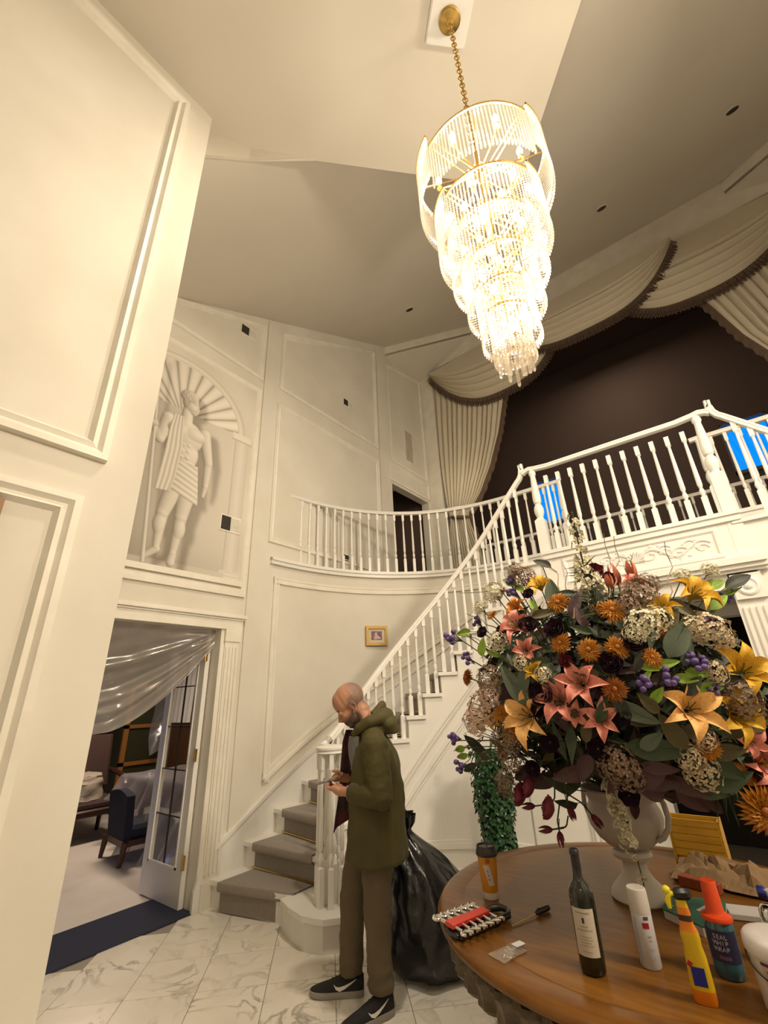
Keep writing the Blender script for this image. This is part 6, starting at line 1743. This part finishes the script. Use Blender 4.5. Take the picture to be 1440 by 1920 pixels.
def petal(mb, ang, L_, w_, prof, mi=0, n=6, cup=.12, twist=0.0, tip=1.0):
    """petal along direction ang; prof(t) -> (radial, height)"""
    ca, sa = math.cos(ang), math.sin(ang)
    rows = []
    for i in range(n + 1):
        t = i / n
        r_, z = prof(t)
        ww = w_ * (math.sin(PI * min(1, .12 + .88 * t ** .8) ** 1.0)) ** tip
        row = []
        for s in (-1, -.5, 0, .5, 1):
            y = ww * s
            zz = z + cup * ww * s * s * 2 + twist * s * ww
            row.append((r_ * ca - y * sa, r_ * sa + y * ca, zz))
        rows.append(row)
    return mb.grid(rows, mi=mi)
def make_lily(v):
    g = random.Random(v); mb = MB()
    for k in range(6):
        a = 2 * PI * k / 6 + g.uniform(-.12, .12)
        op = g.uniform(.85, 1.1)
        petal(mb, a, 1, .27 if k % 2 else .22, lambda t, op=op: (.06 + op * t ** 1.15, -.42 + .62 * math.sin(PI * .5 * min(1, t * 1.35)) - .30 * max(0, t - .62) ** 1.2 * 2), cup=.5, n=7)
    for k in range(5):
        a = 2 * PI * k / 5 + .3
        mb.tube([(0, 0, -.3), (.12 * math.cos(a), .12 * math.sin(a), .1), (.2 * math.cos(a), .2 * math.sin(a), .22)], [.02, .018, .03], 4, mi=1)
    return mb
def make_chrys(v):
    g = random.Random(v); mb = MB()
    for ring, (n, L_, e, w_) in enumerate(((22, .92, .02, .13), (22, .84, .22, .12), (18, .70, .45, .11), (14, .50, .7, .09))):
        for k in range(n):
            a = 2 * PI * (k + .5 * ring) / n + g.uniform(-.08, .08); l_ = L_ * g.uniform(.88, 1.06)
            petal(mb, a, 1, w_, lambda t, l_=l_, e=e: (.08 + l_ * t * math.cos(e), l_ * t * math.sin(e) - .18 * t * t), n=3, cup=.4)
    mb.sphere((0, 0, .12), .2, 8, 5, (1, 1, .6), mi=1)
    return mb
def make_ranun(v):
    g = random.Random(v); mb = MB()
    for ring, (n, r_, z0, w_) in enumerate(((6, .95, -.1, .62), (6, .75, .02, .52), (5, .52, .12, .40), (4, .30, .2, .26))):
        for k in range(n):
            a = 2 * PI * (k + .5 * ring) / n + g.uniform(-.1, .1)
            petal(mb, a, 1, w_, lambda t, r_=r_, z0=z0: (r_ * math.sin(PI * .5 * min(1, t * 1.25)) * (1 - .22 * max(0, t - .7)), z0 - .35 + .85 * t ** 1.4 * (1 - .10 * r_)), n=5, cup=.35, tip=.6)
    mb.sphere((0, 0, .15), .14, 8, 5, mi=1)
    return mb
def make_hydr(v):
    g = random.Random(v); mb = MB()
    for k in range(54):
        z = 1 - 1.3 * (k + .5) / 54; a = k * 2.39996
        rr = math.sqrt(max(0, 1 - z * z))
        c = Vector((rr * math.cos(a), rr * math.sin(a), z * .8)) * g.uniform(.82, 1.04)
        nrm = (c.normalized() + Vector((g.uniform(-.4, .4), g.uniform(-.4, .4), g.uniform(-.3, .4)))).normalized()
        x = nrm.orthogonal().normalized(); x = Matrix.Rotation(g.uniform(0, 6), 3, nrm) @ x; y = nrm.cross(x)
        s = g.uniform(.19, .27); c = c * g.uniform(.9, 1.12); tone = 0 if g.random() < .6 else 2
        for q in range(4):
            u = x * math.cos(PI / 2 * q) + y * math.sin(PI / 2 * q); w_ = nrm.cross(u)
            mb.add([c, c + u * s * .6 + w_ * s * .42 + nrm * s * .22, c + u * s * 1.05 + nrm * s * .10, c + u * s * .6 - w_ * s * .42 + nrm * s * .22], [(0, 3, 2, 1)], mi=tone)
    for k in range(14):
        a = g.uniform(0, 6.28); mb.tube([(0, 0, -1), (.6 * math.cos(a), .6 * math.sin(a), g.uniform(-.2, .5))], .025, 4, mi=1)
    return mb
def make_leaf(v):
    g = random.Random(v); mb = MB()
    wd = g.uniform(.36, .52); bend = g.uniform(.25, .6)
    rows = []
    for i in range(10):
        t = i / 9
        ww = wd * math.sin(PI * t ** .75) ** .85 * (1 - .2 * t) + .004
        row = []
        for s in (-1, -.5, 0, .5, 1):
            row.append((-1 + 2 * t, ww * s, .20 * abs(s) * ww * 2 - bend * (t - .35) ** 2 + .03 * math.sin(9 * t) * abs(s)))
        rows.append(row)
    mb.grid(rows)
    mb.tube([(-1.5, 0, -.35), (-1, 0, -.12), (0, 0, .0), (.7, 0, -.12 * bend)], [.03, .03, .018, .006], 4, mi=1)
    return mb
def make_bud(v):
    mb = MB()
    for k in range(5):
        petal(mb, 2 * PI * k / 5, 1, .32, lambda t: (.42 * math.sin(PI * t * .8) + .05, -1 + 2.0 * t), n=6, cup=-.2)
    mb.tube([(0, 0, -1), (.1, 0, -1.8), (.3, .1, -2.6)], .07, 5, mi=1)
    return mb
def make_berry(v):
    g = random.Random(v); mb = MB()
    for k in range(8):
        p = Vector((g.uniform(-.8, .8), g.uniform(-.5, .5), g.uniform(-.3, .6)))
        mb.sphere(p, g.uniform(.26, .36), 8, 6)
        mb.tube([p, (p * .4) + Vector((0, 0, -.6)), (0, 0, -1.2)], .04, 4, mi=1)
    return mb
MAKERS = {'lily': make_lily, 'chrysanthemum': make_chrys, 'ranunculus': make_ranun, 'hydrangea': make_hydr, 'leaf': make_leaf, 'bud': make_bud, 'berry_sprig': make_berry}
FCACHE = {}
def flower_mesh(kind, hue, v):
    key = (kind, hue, v)
    if key not in FCACHE:
        m2 = ctr if kind in ('lily', 'ranunculus') else (FM['rust'] if kind == 'chrysanthemum' else FM['stem'])
        FCACHE[key] = MAKERS[kind](v * 7 + 1).mesh(kind, [FM[hue], m2] + ([FM2[hue]] if kind == 'hydrangea' else []), smooth='all' if kind not in ('hydrangea',) else False)
    return FCACHE[key]
bq = thing('flower_arrangement', 'huge mixed arrangement of silk lilies, daisies, hydrangeas and leaves in the urn', 'flowers', (UX, UY, Z0 + .43))
CB = Vector((-.66, 2.68, 1.38))
for kind, hue, L_ in FLOWERS:
    for i, (x, y, z, nx, ny, nz, r_) in enumerate(L_):
        me = flower_mesh(kind, hue, i % 3)
        n_ = Vector((nx, ny, nz))
        out_ = (Vector((x, y, z)) - CB).normalized()
        if kind == 'leaf':
            dirv = (out_ + Vector((rng.uniform(-.6, .6), rng.uniform(-.4, .4), rng.uniform(-.7, .4))))
            X_ = (dirv - n_ * dirv.dot(n_)).normalized()
            Zx = n_
            Y_ = Zx.cross(X_)
            Mx = Matrix((X_, Y_, Zx)).transposed()
            sc = r_ * .95
        else:
            jit = Vector((rng.uniform(-.3, .3), rng.uniform(-.3, .3), rng.uniform(-.25, .35)))
            nn = (n_ * .75 + out_ * .45 + jit * .8).normalized() if kind != 'bud' else Vector((rng.uniform(-.3, .3), -.2, 1)).normalized()
            Mx = Matrix.Rotation(rng.uniform(0, 6.28), 3, nn) @ nn.to_track_quat('Z', 'Y').to_matrix()
            sc = r_
        piece(kind, me, bq, (x, y, z), Mx.to_euler(), (sc, sc, sc))
        if kind in ('lily', 'bud', 'berry_sprig') and i < 40: pass
# stems from the urn up to the blooms, in one bunch
mb = MB()
for kind, hue, L_ in FLOWERS:
    for (x, y, z, nx, ny, nz, r_) in L_:
        a = Vector((UX + rng.uniform(-.05, .05), UY + rng.uniform(-.05, .05), Z0 + .42)); b = Vector((x, y, z)) - Vector((nx, ny, nz)) * r_ * .3
        m_ = a.lerp(b, .55) + Vector((0, 0, .10))
        mb.tube([a, m_, b], .0032, 4)
mb.build('stems', FM['stem'], bq, kind='stuff')
# mass of filler leaves inside
for hue, n, seed in (('deep', 800, 1), ('maroon', 420, 2), ('olive', 420, 3), ('dark', 700, 4), ('sage', 260, 6)):
    g = random.Random(seed); mb = MB()
    for k in range(n):
        while True:
            p = Vector((g.uniform(-1, 1), g.uniform(-1, 1), g.uniform(-1, 1)))
            if .25 < p.length < 1: break
        c = Vector((-.64 + p.x * .66, 2.67 + p.y * .58, 1.66 + p.z * .50))
        if c.z < 1.24 and (c.xy - Vector((UX, UY))).length < .28: c.z += .12
        n_ = (p + Vector((g.uniform(-.7, .7), g.uniform(-.7, .7), g.uniform(-.2, .9)))).normalized()
        x = Matrix.Rotation(g.uniform(0, 6.28), 3, n_) @ n_.orthogonal().normalized(); y = n_.cross(x)
        s = g.uniform(.045, .095); w_ = s * g.uniform(.22, .42)
        mb.add([c - x * s, c - x * s * .2 + y * w_ + n_ * w_ * .3, c + x * s, c - x * s * .2 - y * w_ + n_ * w_ * .3, c - x * s * .1], [(0, 4, 1), (1, 4, 2), (2, 4, 3), (3, 4, 0)])
    mb.build('filler_leaves', FM[hue], bq, kind='stuff')
# tall white spike
flo = MB()
sp = resample(SPIKE, 26)
MB().tube(sp, .004, 5).build('stem', FM['stem'], bq)
g = random.Random(8)
fl_me = MB()
for k in range(5):
    petal(fl_me, 2 * PI * k / 5, 1, .42, lambda t: (.9 * t, .25 * t - .3 * t * t), n=3, cup=.3)
fl_me = fl_me.mesh('floret', FM['ivory'], smooth='all')
for k in range(34):
    p = Vector(sp[4 + int(21 * k / 34)]); a = k * 2.4
    off = Vector((math.cos(a), math.sin(a), .2)) * (.055 * (1 - .6 * k / 34))
    piece('floret', fl_me, bq, tuple(p + off), off.to_track_quat('Z', 'Y').to_euler(), (.040 * (1 - .45 * k / 34),) * 3)
# fine spiky leaves on the spike
mb = MB()
for k in range(60):
    p = Vector(sp[g.randrange(0, 14)]); d = Vector((g.uniform(-1, 1), g.uniform(-1, 1), g.uniform(-.1, .8))).normalized()
    mb.tube([p, p + d * .05, p + d * .10 + Vector((0, 0, -.01))], [.004, .003, .001], 4)
mb.build('needle_leaves', FM['deep'], bq, kind='stuff')
for tw in TWIGS:
    mb = MB(); P = resample(tw, 10)
    P = [Vector(p) + Vector((.012 * math.sin(i * 1.3), .01 * math.cos(i * 1.7), 0)) for i, p in enumerate(P)]
    mb.tube(P, [.0032 - .0016 * i / 9 for i in range(10)], 5)
    mb.build('twig', FM['tan'] if len(tw) == 3 and tw[-1][2] > 2.1 else FM['stem'], bq)
for tw in TRAIL:
    P = resample(tw, 12)
    MB().tube(P, .0035, 5).build('trailing_stem', FM['deep'], bq)
    e = Vector(P[-1]); d = (e - Vector(P[-3])).normalized()
    me = flower_mesh('bud', 'burgundy', 0)
    piece('bud', me, bq, tuple(e), d.to_track_quat('Z', 'Y').to_euler(), (.032,) * 3)
for (x, y, z, s) in ((-1.02, 2.30, 1.20, .055), (-.87, 2.24, 1.17, .05), (-.96, 2.27, 1.24, .05)):
    piece('ranunculus', flower_mesh('ranunculus', 'burgundy', 1), bq, (x, y, z), (R(70), 0, R(-70)), (s,) * 3)
# white blossom sprig drooping in front of the urn
P = resample(SPRIG, 20)
MB().tube(P, .003, 5).build('trailing_stem', FM['stem'], bq)
for k in range(16):
    p = Vector(P[2 + int(17 * k / 16)]); n_ = 3 if k < 10 else 1
    for q in range(n_):
        off = Vector((g.uniform(-1, 1), g.uniform(-1, .2), g.uniform(-1, 1))).normalized() * g.uniform(.012, .035)
        piece('floret', fl_me, bq, tuple(p + off), off.to_track_quat('Z', 'Y').to_euler(), (.030 if k < 10 else .016,) * 3)
# grassy leaves and a big orange daisy low on the right
mb = MB()
g = random.Random(12)
for k in range(46):
    b = Vector((-.20 + g.uniform(-.05, .05), 2.62 + g.uniform(-.05, .05), 1.34)); d = Vector((g.uniform(-.5, .9), g.uniform(-.9, .3), g.uniform(-1.0, .1))).normalized()
    l_ = g.uniform(.12, .26); s_ = d.cross(Vector((0, 0, 1))).normalized() * .008
    pts = [b + d * l_ * t + Vector((0, 0, .05 * t - .10 * t * t)) for t in (0, .35, .7, 1)]
    mb.grid([[p - s_ * (1 - t), p + s_ * (1 - t)] for p, t in zip(pts, (0, .1, .4, .98))])
mb.build('grass_blades', FM['deep'], bq, kind='stuff')

# ================================================================= ivy topiary by the stair wall
tp = thing('ivy_topiary', 'tall column of glossy dark green ivy in a pot behind the table', 'plant', (-2.10, 4.16, 0))
MB().lathe([(.001, .0), (.13, 0), (.15, .05), (.17, .26), (.18, .28), (.16, .30), (.001, .29)], (-2.10, 4.16, 0), 24).build('pot', M['urn'], tp, smooth=True)
g = random.Random(31); mb = MB()
for k in range(1700):
    z = g.uniform(.30, 1.16); a = g.uniform(0, 2 * PI)
    rad = (.150 + .02 * math.sin(z * 9)) * g.uniform(.88, 1.12)
    if z > 1.0: rad *= g.uniform(.5, 1)
    c = Vector((-2.10 + rad * math.cos(a), 4.16 + rad * math.sin(a), z))
    n_ = Vector((math.cos(a) + g.uniform(-.6, .6), math.sin(a) + g.uniform(-.6, .6), g.uniform(-.2, .8))).normalized()
    x = Matrix.Rotation(g.uniform(0, 6.28), 3, n_) @ n_.orthogonal().normalized(); y = n_.cross(x)
    s = g.uniform(.016, .028)
    mb.add([c - x * s, c + y * s * .7 + n_ * s * .2, c + x * s * 1.1, c - y * s * .7 + n_ * s * .2], [(0, 3, 2, 1)])
mb.build('ivy_leaves', mat('ivy_leaf', HUES['ivy'], .35, var=(.02, .085, .02), vscale=20), tp, kind='stuff')
MB().lathe([(.11, .30), (.125, .6), (.12, .95), (.05, 1.05), (.001, 1.05)], (-2.10, 4.16, 0), 16).build('moss_core', mat('dark_moss', (.006, .014, .006), .9), tp)
for k in range(9):
    a = g.uniform(0, 6.28); d = Vector((math.cos(a) * .12, math.sin(a) * .12, g.uniform(.12, .3)))
    b = Vector((-2.10 + .08 * math.cos(a), 4.16 + .08 * math.sin(a), 1.02))
    mb = MB(); P = [b, b + d * .5 + Vector((0, 0, .04)), b + d]
    mb.tube(P, .003, 4)
    for q in range(9):
        c = Vector(resample(P, 10)[q + 1]); n_ = Vector((g.uniform(-1, 1), g.uniform(-1, 1), .5)).normalized(); x = n_.orthogonal().normalized(); y = n_.cross(x); s = .02
        c = c + x * .014 * (1 if q % 2 else -1)
        mb.add([c - x * s, c + y * s * .7, c + x * s, c - y * s * .7], [(0, 3, 2, 1)])
    mb.build('ivy_shoot', FM['ivy'], tp)
# ================================================================= dining room seen through the doorway
M['dwood'] = mat('dark_mahogany', (.045, .018, .009), .35, coat=.3)
M['mwood'] = mat('brown_chair_wood', (.085, .036, .014), .4)
M['navyfab'] = mat('navy_chair_cloth', (.020, .022, .040), .9)
M['brownfab'] = mat('brown_upholstery', (.060, .030, .024), .85)
M['poly'] = bpy.data.materials.new('clear_polythene'); M['poly'].use_nodes = True
def polythene(name, tint, f_tr, rough):
    m = bpy.data.materials.new(name); m.use_nodes = True
    nt = m.node_tree; nt.nodes.clear(); N = nt.nodes.new; L = nt.links.new
    o = N('ShaderNodeOutputMaterial'); tr = N('ShaderNodeBsdfTransparent'); df = N('ShaderNodeBsdfDiffuse'); tl = N('ShaderNodeBsdfTranslucent'); gl = N('ShaderNodeBsdfGlossy')
    tr.inputs[0].default_value = (.96, .96, .97, 1)
    df.inputs[0].default_value = list(tint) + [1]; tl.inputs[0].default_value = list(tint) + [1]; gl.inputs['Roughness'].default_value = rough
    a = N('ShaderNodeMixShader'); a.inputs[0].default_value = .5; L(df.outputs[0], a.inputs[1]); L(tl.outputs[0], a.inputs[2])
    b = N('ShaderNodeMixShader'); b.inputs[0].default_value = .25; L(a.outputs[0], b.inputs[1]); L(gl.outputs[0], b.inputs[2])
    c = N('ShaderNodeMixShader'); c.inputs[0].default_value = f_tr; L(b.outputs[0], c.inputs[1]); L(tr.outputs[0], c.inputs[2])
    L(c.outputs[0], o.inputs[0])
    return m
M['poly'] = polythene('clear_polythene', (.62, .60, .64), .48, .15)
M['poly2'] = polythene('milky_polythene', (.72, .67, .61), .40, .25)
# ---- glazed door leaf standing open into the dining room
dx0, dx1, dyf, dyb = -5.20, -4.475, 2.655, 2.70
dr = struct(MB().box(0, 0, 0, 0, 0, 0).build('door_1', M['white'])) if False else None
mb = MB()
st_, br, tr_ = .105, .28, .12
mb.box(dx0, dx0 + st_, dyf, dyb, .012, 2.345); mb.box(dx1 - st_, dx1, dyf, dyb, .012, 2.345)
mb.box(dx0 + st_, dx1 - st_, dyf, dyb, .012, br); mb.box(dx0 + st_, dx1 - st_, dyf, dyb, 2.345 - tr_, 2.345)
door = struct(mb.build('door_1', M['white']))
gx0, gx1, gz0, gz1 = dx0 + st_, dx1 - st_, br, 2.345 - tr_
mb = MB()
for (a, b, c, d) in ((gx0, gx0 + .018, gz0, gz1), (gx1 - .018, gx1, gz0, gz1), (gx0, gx1, gz0, gz0 + .018), (gx0, gx1, gz1 - .018, gz1)):
    mb.box(a, b, dyf - .008, dyf + .006, c, d)
mb.build('glazing_bead', M['white'], door)
M['came'] = mat('lead_came', (.05, .045, .04), .4, metal=.6)
zs = [gz0 + (gz1 - gz0) * k / 5 for k in range(6)]
xm = (gx0 + gx1) / 2
for k in range(5):
    for (a, b) in ((gx0, xm), (xm, gx1)):
        MB().box(a, b, dyf + .018, dyf + .022, zs[k], zs[k + 1]).build('pane', M['pane'], door)
MB().box(xm - .005, xm + .005, dyf + .012, dyf + .028, gz0, gz1).build('glazing_bar', M['came'], door)
for z in zs[1:-1]: MB().box(gx0, gx1, dyf + .012, dyf + .028, z - .005, z + .005).build('glazing_bar', M['came'], door)
for z in (.35, 1.20, 2.12):
    MB().box(dx1 - .002, dx1 + .03, dyf - .004, dyf + .004, z - .055, z + .055).tube([(dx1 + .004, dyf - .006, z - .058), (dx1 + .004, dyf - .006, z + .058)], .008, 8).build('hinge', M['brass'], door)
# ---- polythene sheet slung across the doorway
rows = []
n = 40
for j in range(n + 1):
    v = j / n
    row = []
    for i in range(49):
        u = i / 48                                     # 0 = left (toward entry), 1 = door edge
        y = 1.22 + (2.72 - 1.22) * u
        zbot = 1.40 + .12 * u + .95 * max(0, u - .45) ** 1.6 * 1.9
        zbot = min(zbot, 2.385)
        ztp = 2.395
        sagl = math.sin(PI * min(1, u)) * .10
        z = ztp + (zbot - ztp) * v
        pu = y - .0
        fold = (.055 * math.sin(19 * v - 9 * u * (1 - u) + 5 * u) + .03 * math.sin(41 * v + 11 * u)) * min(1, 2 * v) * (1 - .5 * u) + .02 * noise.noise(Vector((u * 7, v * 9, 4)))
        x = XW - .10 - .30 * math.sin(PI * v * .8) * (1 - u) - .18 * v * (1 - abs(2 * u - 1)) + fold
        if u > .93: x = XW - .10 + (x - XW + .10) * (1 - u) / .07
        row.append((min(x, XW - .07), pu, z))
    rows.append(row)
o = MB().grid(rows).build('polythene_sheet', M['poly2'], smooth='all')
tag(o, 'translucent polythene dust sheet slung across the top of the dining doorway', 'plastic sheet')
# ---- navy upholstered chair seen from behind
t = thing('slipper_chair', 'navy upholstered chair with brown legs in front of the polythene', 'chair', (-6.5, 3.0, 0))
a, b = Vector((-6.80, 2.95, 0)), Vector((-6.18, 2.90, 0))
d = (b - a).normalized(); s = Vector((-d.y, d.x, 0)); w_ = (b - a).length
Mc = Matrix((d, s, Vector((0, 0, 1)))).transposed().to_4x4()
rows = []
for i in range(9):
    z = .16 + .52 * i / 8
    wid = w_ * (.42 + .06 * i / 8)
    top = .03 * math.cos(0) * (i == 8)
    rows.append([a.lerp(b, .5) + d * wid * q + s * (.02 * (1 - q * q * 0) - .05 * (i / 8)) + Vector((0, 0, z + (.05 * (1 - (q) ** 2) if i == 8 else 0))) for q in (-1, -.6, -.2, .2, .6, 1)])
mb = MB().grid(rows)
back2 = [[p + s * .09 for p in row] for row in rows]
mb.grid(back2, flip=True); mb.grid([rows[-1], back2[-1]]); mb.grid([[r_[0] for r_ in rows], [r_[0] for r_ in back2]]); mb.grid([[r_[-1] for r_ in back2], [r_[-1] for r_ in rows]])
mb.build('backrest', M['navyfab'], t, smooth=40)
MB().obox(a.lerp(b, .5) + s * .33 + Vector((0, 0, .30)), (w_ * .92, .55, .14), Mc, bev=.04).build('seat', M['navyfab'], t)
MB().obox(a.lerp(b, .5) + s * .30 + Vector((0, 0, .20)), (w_ * .94, .58, .06), Mc).build('seat_frame', M['mwood'], t)
for (u, v) in ((0, .02), (1, .02), (.06, .56), (.94, .56)):
    p = a.lerp(b, u) + s * v
    MB().tube([p + Vector((0, 0, .22)), p + (s * (-.03 if v < .1 else .02)) + Vector((0, 0, 0.0))], [.04, .024], 8).build('leg', M['mwood'], t)
# ---- dining table under clear polythene
t = thing('dining_table', 'dining table standing beneath clear polythene sheeting', 'table', (-6.9, 3.9, 0))
MB().prism([(-7.45, 3.42), (-5.6, 3.42), (-5.6, 4.6), (-7.45, 4.6)], .70, .75).build('top', M['dwood'], t)
for (x, y) in ((-7.3, 3.6), (-5.8, 3.6), (-7.3, 4.45), (-5.8, 4.45)): MB().tube([(x, y, .70), (x, y, .35), (x, y, 0)], [.05, .04, .03], 8).build('leg', M['dwood'], t)
rows = []
for j in range(31):
    v = j / 30
    row = []
    for i in range(61):
        u = i / 60
        x = -7.55 + 2.1 * u
        if v < .45:
            y = 4.5 - (4.5 - 3.36) * v / .45; z = .765 + .02 * noise.noise(Vector((x * 5, y * 5, 1))) + .03 * abs(noise.noise(Vector((x * 2, y * 2, 5))))
        else:
            f_ = (v - .45) / .55
            drop = .755 if u > .38 else .755 * (.30 + .5 * u)
            y = 3.36 - .30 * f_ * (1 if u > .4 else .6) + .06 * math.sin(u * 38 + 2 * f_) * f_; z = .765 - drop * f_ ** .9 + .015 * noise.noise(Vector((x * 6, f_ * 5, 8)))
        row.append((x, y, max(.012, z)))
    rows.append(row)
o = MB().grid(rows).build('polythene_cover', M['poly'], smooth='all')
tag(o, 'clear polythene draped over the dining table and hanging to the floor', 'plastic sheet')
# ---- mahogany armchair
t = thing('armchair', 'mahogany armchair with brown upholstered back and cabriole legs', 'chair', (-7.95, 3.1, 0))
P = lambda x, y, z: Vector((-7.95 + x, 3.1 + y, z))
# faces +x, toward the doorway
MB().obox(P(-.02, .0, .42), (.66, .80, .10), None, bev=.03).build('seat', M['brownfab'], t)
MB().obox(P(0, 0, .34), (.70, .84, .09), None, bev=.02).build('seat_rail', M['dwood'], t)
MB().obox(P(-.36, 0, .92), (.12, .78, .78), Matrix.Rotation(R(-8), 4, 'Y'), bev=.05).build('backrest', M['brownfab'], t)
MB().obox(P(-.37, 0, 1.33), (.08, .70, .06), Matrix.Rotation(R(-8), 4, 'Y'), bev=.02).build('top_rail', M['dwood'], t)
for sy in (-1, 1):
    MB().tube([P(-.32, sy * .41, .78), P(-.05, sy * .43, .74), P(.20, sy * .42, .70), P(.28, sy * .40, .62)], [.035, .035, .04, .03], 8).tube([P(.22, sy * .41, .68), P(.24, sy * .40, .45)], .03, 8).build('arm', M['dwood'], t, smooth=True)
    MB().tube([P(.30, sy * .36, .34), P(.34, sy * .37, .24), P(.30, sy * .36, .10), P(.32, sy * .36, .03), P(.34, sy * .36, .0)], [.06, .045, .026, .03, .04], 8).build('leg', M['dwood'], t, smooth=True)
    MB().tube([P(-.30, sy * .36, .34), P(-.34, sy * .36, 0)], [.04, .028], 8).build('leg', M['dwood'], t, smooth=True)
rows = []
for i in range(13):
    rows.append([(-8.0 + .30 * math.cos(q) * (1 - .2 * (i / 12)) + .05 * noise.noise(Vector((q, i * .4, 2))), 3.02 + .30 * math.sin(q) * (1 - .2 * i / 12), .475 + .30 * math.sin(PI * .5 * i / 12) + .06 * noise.noise(Vector((q * 1.5, i * .5, 6)))) for q in [2 * PI * k / 18 for k in range(18)]])
o = MB().grid(rows, cv=True, flip=True).add(rows[-1], [tuple(range(18))]).add(rows[0], [tuple(range(17, -1, -1))]).build('folded_cloth', mat('cream_cloth', (.42, .36, .28), .9, bump=.4, bscale=8), smooth='all')
tag(o, 'crumpled cream cloth piled on the seat of the armchair', 'cloth')
rows = [[(-7.53 + .02 * math.sin(k) + .015 * math.sin(i * .9), 2.16 + .075 * k + .02 * math.sin(i * 1.3), 1.31 - .062 * i - .02 * (k == 0)) for k in range(6)] for i in range(14)]
o = MB().grid(rows).build('red_bag', mat('red_cloth_bag', (.33, .010, .020), .7), smooth='all')
o.modifiers.new('solid', 'SOLIDIFY').thickness = .07
tag(o, 'bright red cloth bag hanging in front of the armchair', 'bag')
# the chair the red bag hangs on
t = thing('dining_chair', 'dark wooden dining chair carrying the red bag on its back', 'chair', (-7.35, 2.3, 0))
MB().obox((-7.35, 2.30, .44), (.46, .46, .06), None, bev=.02).build('seat', M['brownfab'], t)
for (x, y) in ((-7.55, 2.1), (-7.15, 2.1), (-7.55, 2.5), (-7.15, 2.5)): MB().tube([(x, y, .42), (x, y, 0)], [.025, .018], 8).build('leg', M['dwood'], t)
MB().box(-7.58, -7.54, 2.08, 2.52, 1.18, 1.27).box(-7.58, -7.54, 2.08, 2.12, .45, 1.2).box(-7.58, -7.54, 2.48, 2.52, .45, 1.2).box(-7.575, -7.545, 2.24, 2.36, .47, 1.2).build('backrest', M['dwood'], t)
# ---- cabinet with orange wood frame under a dust sheet, at the back
t = thing('display_cabinet', 'orange wood display cabinet with dark glass behind the covered table', 'cabinet', (-9.0, 5.0, 0))
MB().box(-9.7, -9.2, 4.0, 5.7, 0, 2.0).build('carcass', mat('dark_olive_panel', (.035, .035, .012), .5), t)
M['ow'] = mat('orange_wood', (.34, .14, .03), .45)
for (y0, y1, z0, z1) in ((4.0, 4.08, 0, 2.05), (4.8, 4.88, 0, 2.05), (5.62, 5.7, 0, 2.05), (4.0, 5.7, 1.97, 2.05), (4.0, 5.7, 1.3, 1.36), (4.0, 5.7, .7, .76)):
    MB().box(-9.2, -9.15, y0, y1, z0, z1).build('rail', M['ow'], t)
rows = [[(-9.08 + .10 * math.sin(i * .7 + j * .5) * (j / 14) + .04 * noise.noise(Vector((i, j, 0))), 4.45 + 1.6 * i / 20, 2.08 - 1.25 * j / 14 + .1 * math.sin(i * .5)) for j in range(15)] for i in range(21)]
o = MB().grid(rows).build('dust_sheet', M['poly'], smooth='all')
tag(o, 'thin polythene dust sheet hung over the orange display cabinet', 'plastic sheet')
MB().box(-10.2, -10.15, 3.2, 3.36, 0, 2.4).build('door_casing', M['white'], bpy.data.objects['wall_dining_far'])
MB().box(-10.19, -10.15, 2.2, 3.2, 1.42, 1.5).build('window_rail', M['white'], bpy.data.objects['wall_dining_far'])
# tall screen under a white sheet, seen through the door glass
t = thing('folding_screen', 'tall screen draped with a bright white sheet behind the door glass', 'screen', (-8.62, 4.75, 0))
MB().box(-9.0, -8.24, 4.74, 4.78, .03, 2.5).box(-9.0, -8.94, 4.6, 4.9, 0, .04).box(-8.30, -8.24, 4.6, 4.9, 0, .04).build('board', M['mwood'], t)
rows = [[(-9.03 + .82 * k / 30, 4.72 + .012 * math.sin(k * 1.1 + j * .15) - .01, 2.56 - 1.2 * j / 14) for k in range(31)] for j in range(15)]
MB().grid(rows, flip=True).build('sheet', mat('bright_white_sheet', (.80, .77, .72), .7), t, smooth='all')
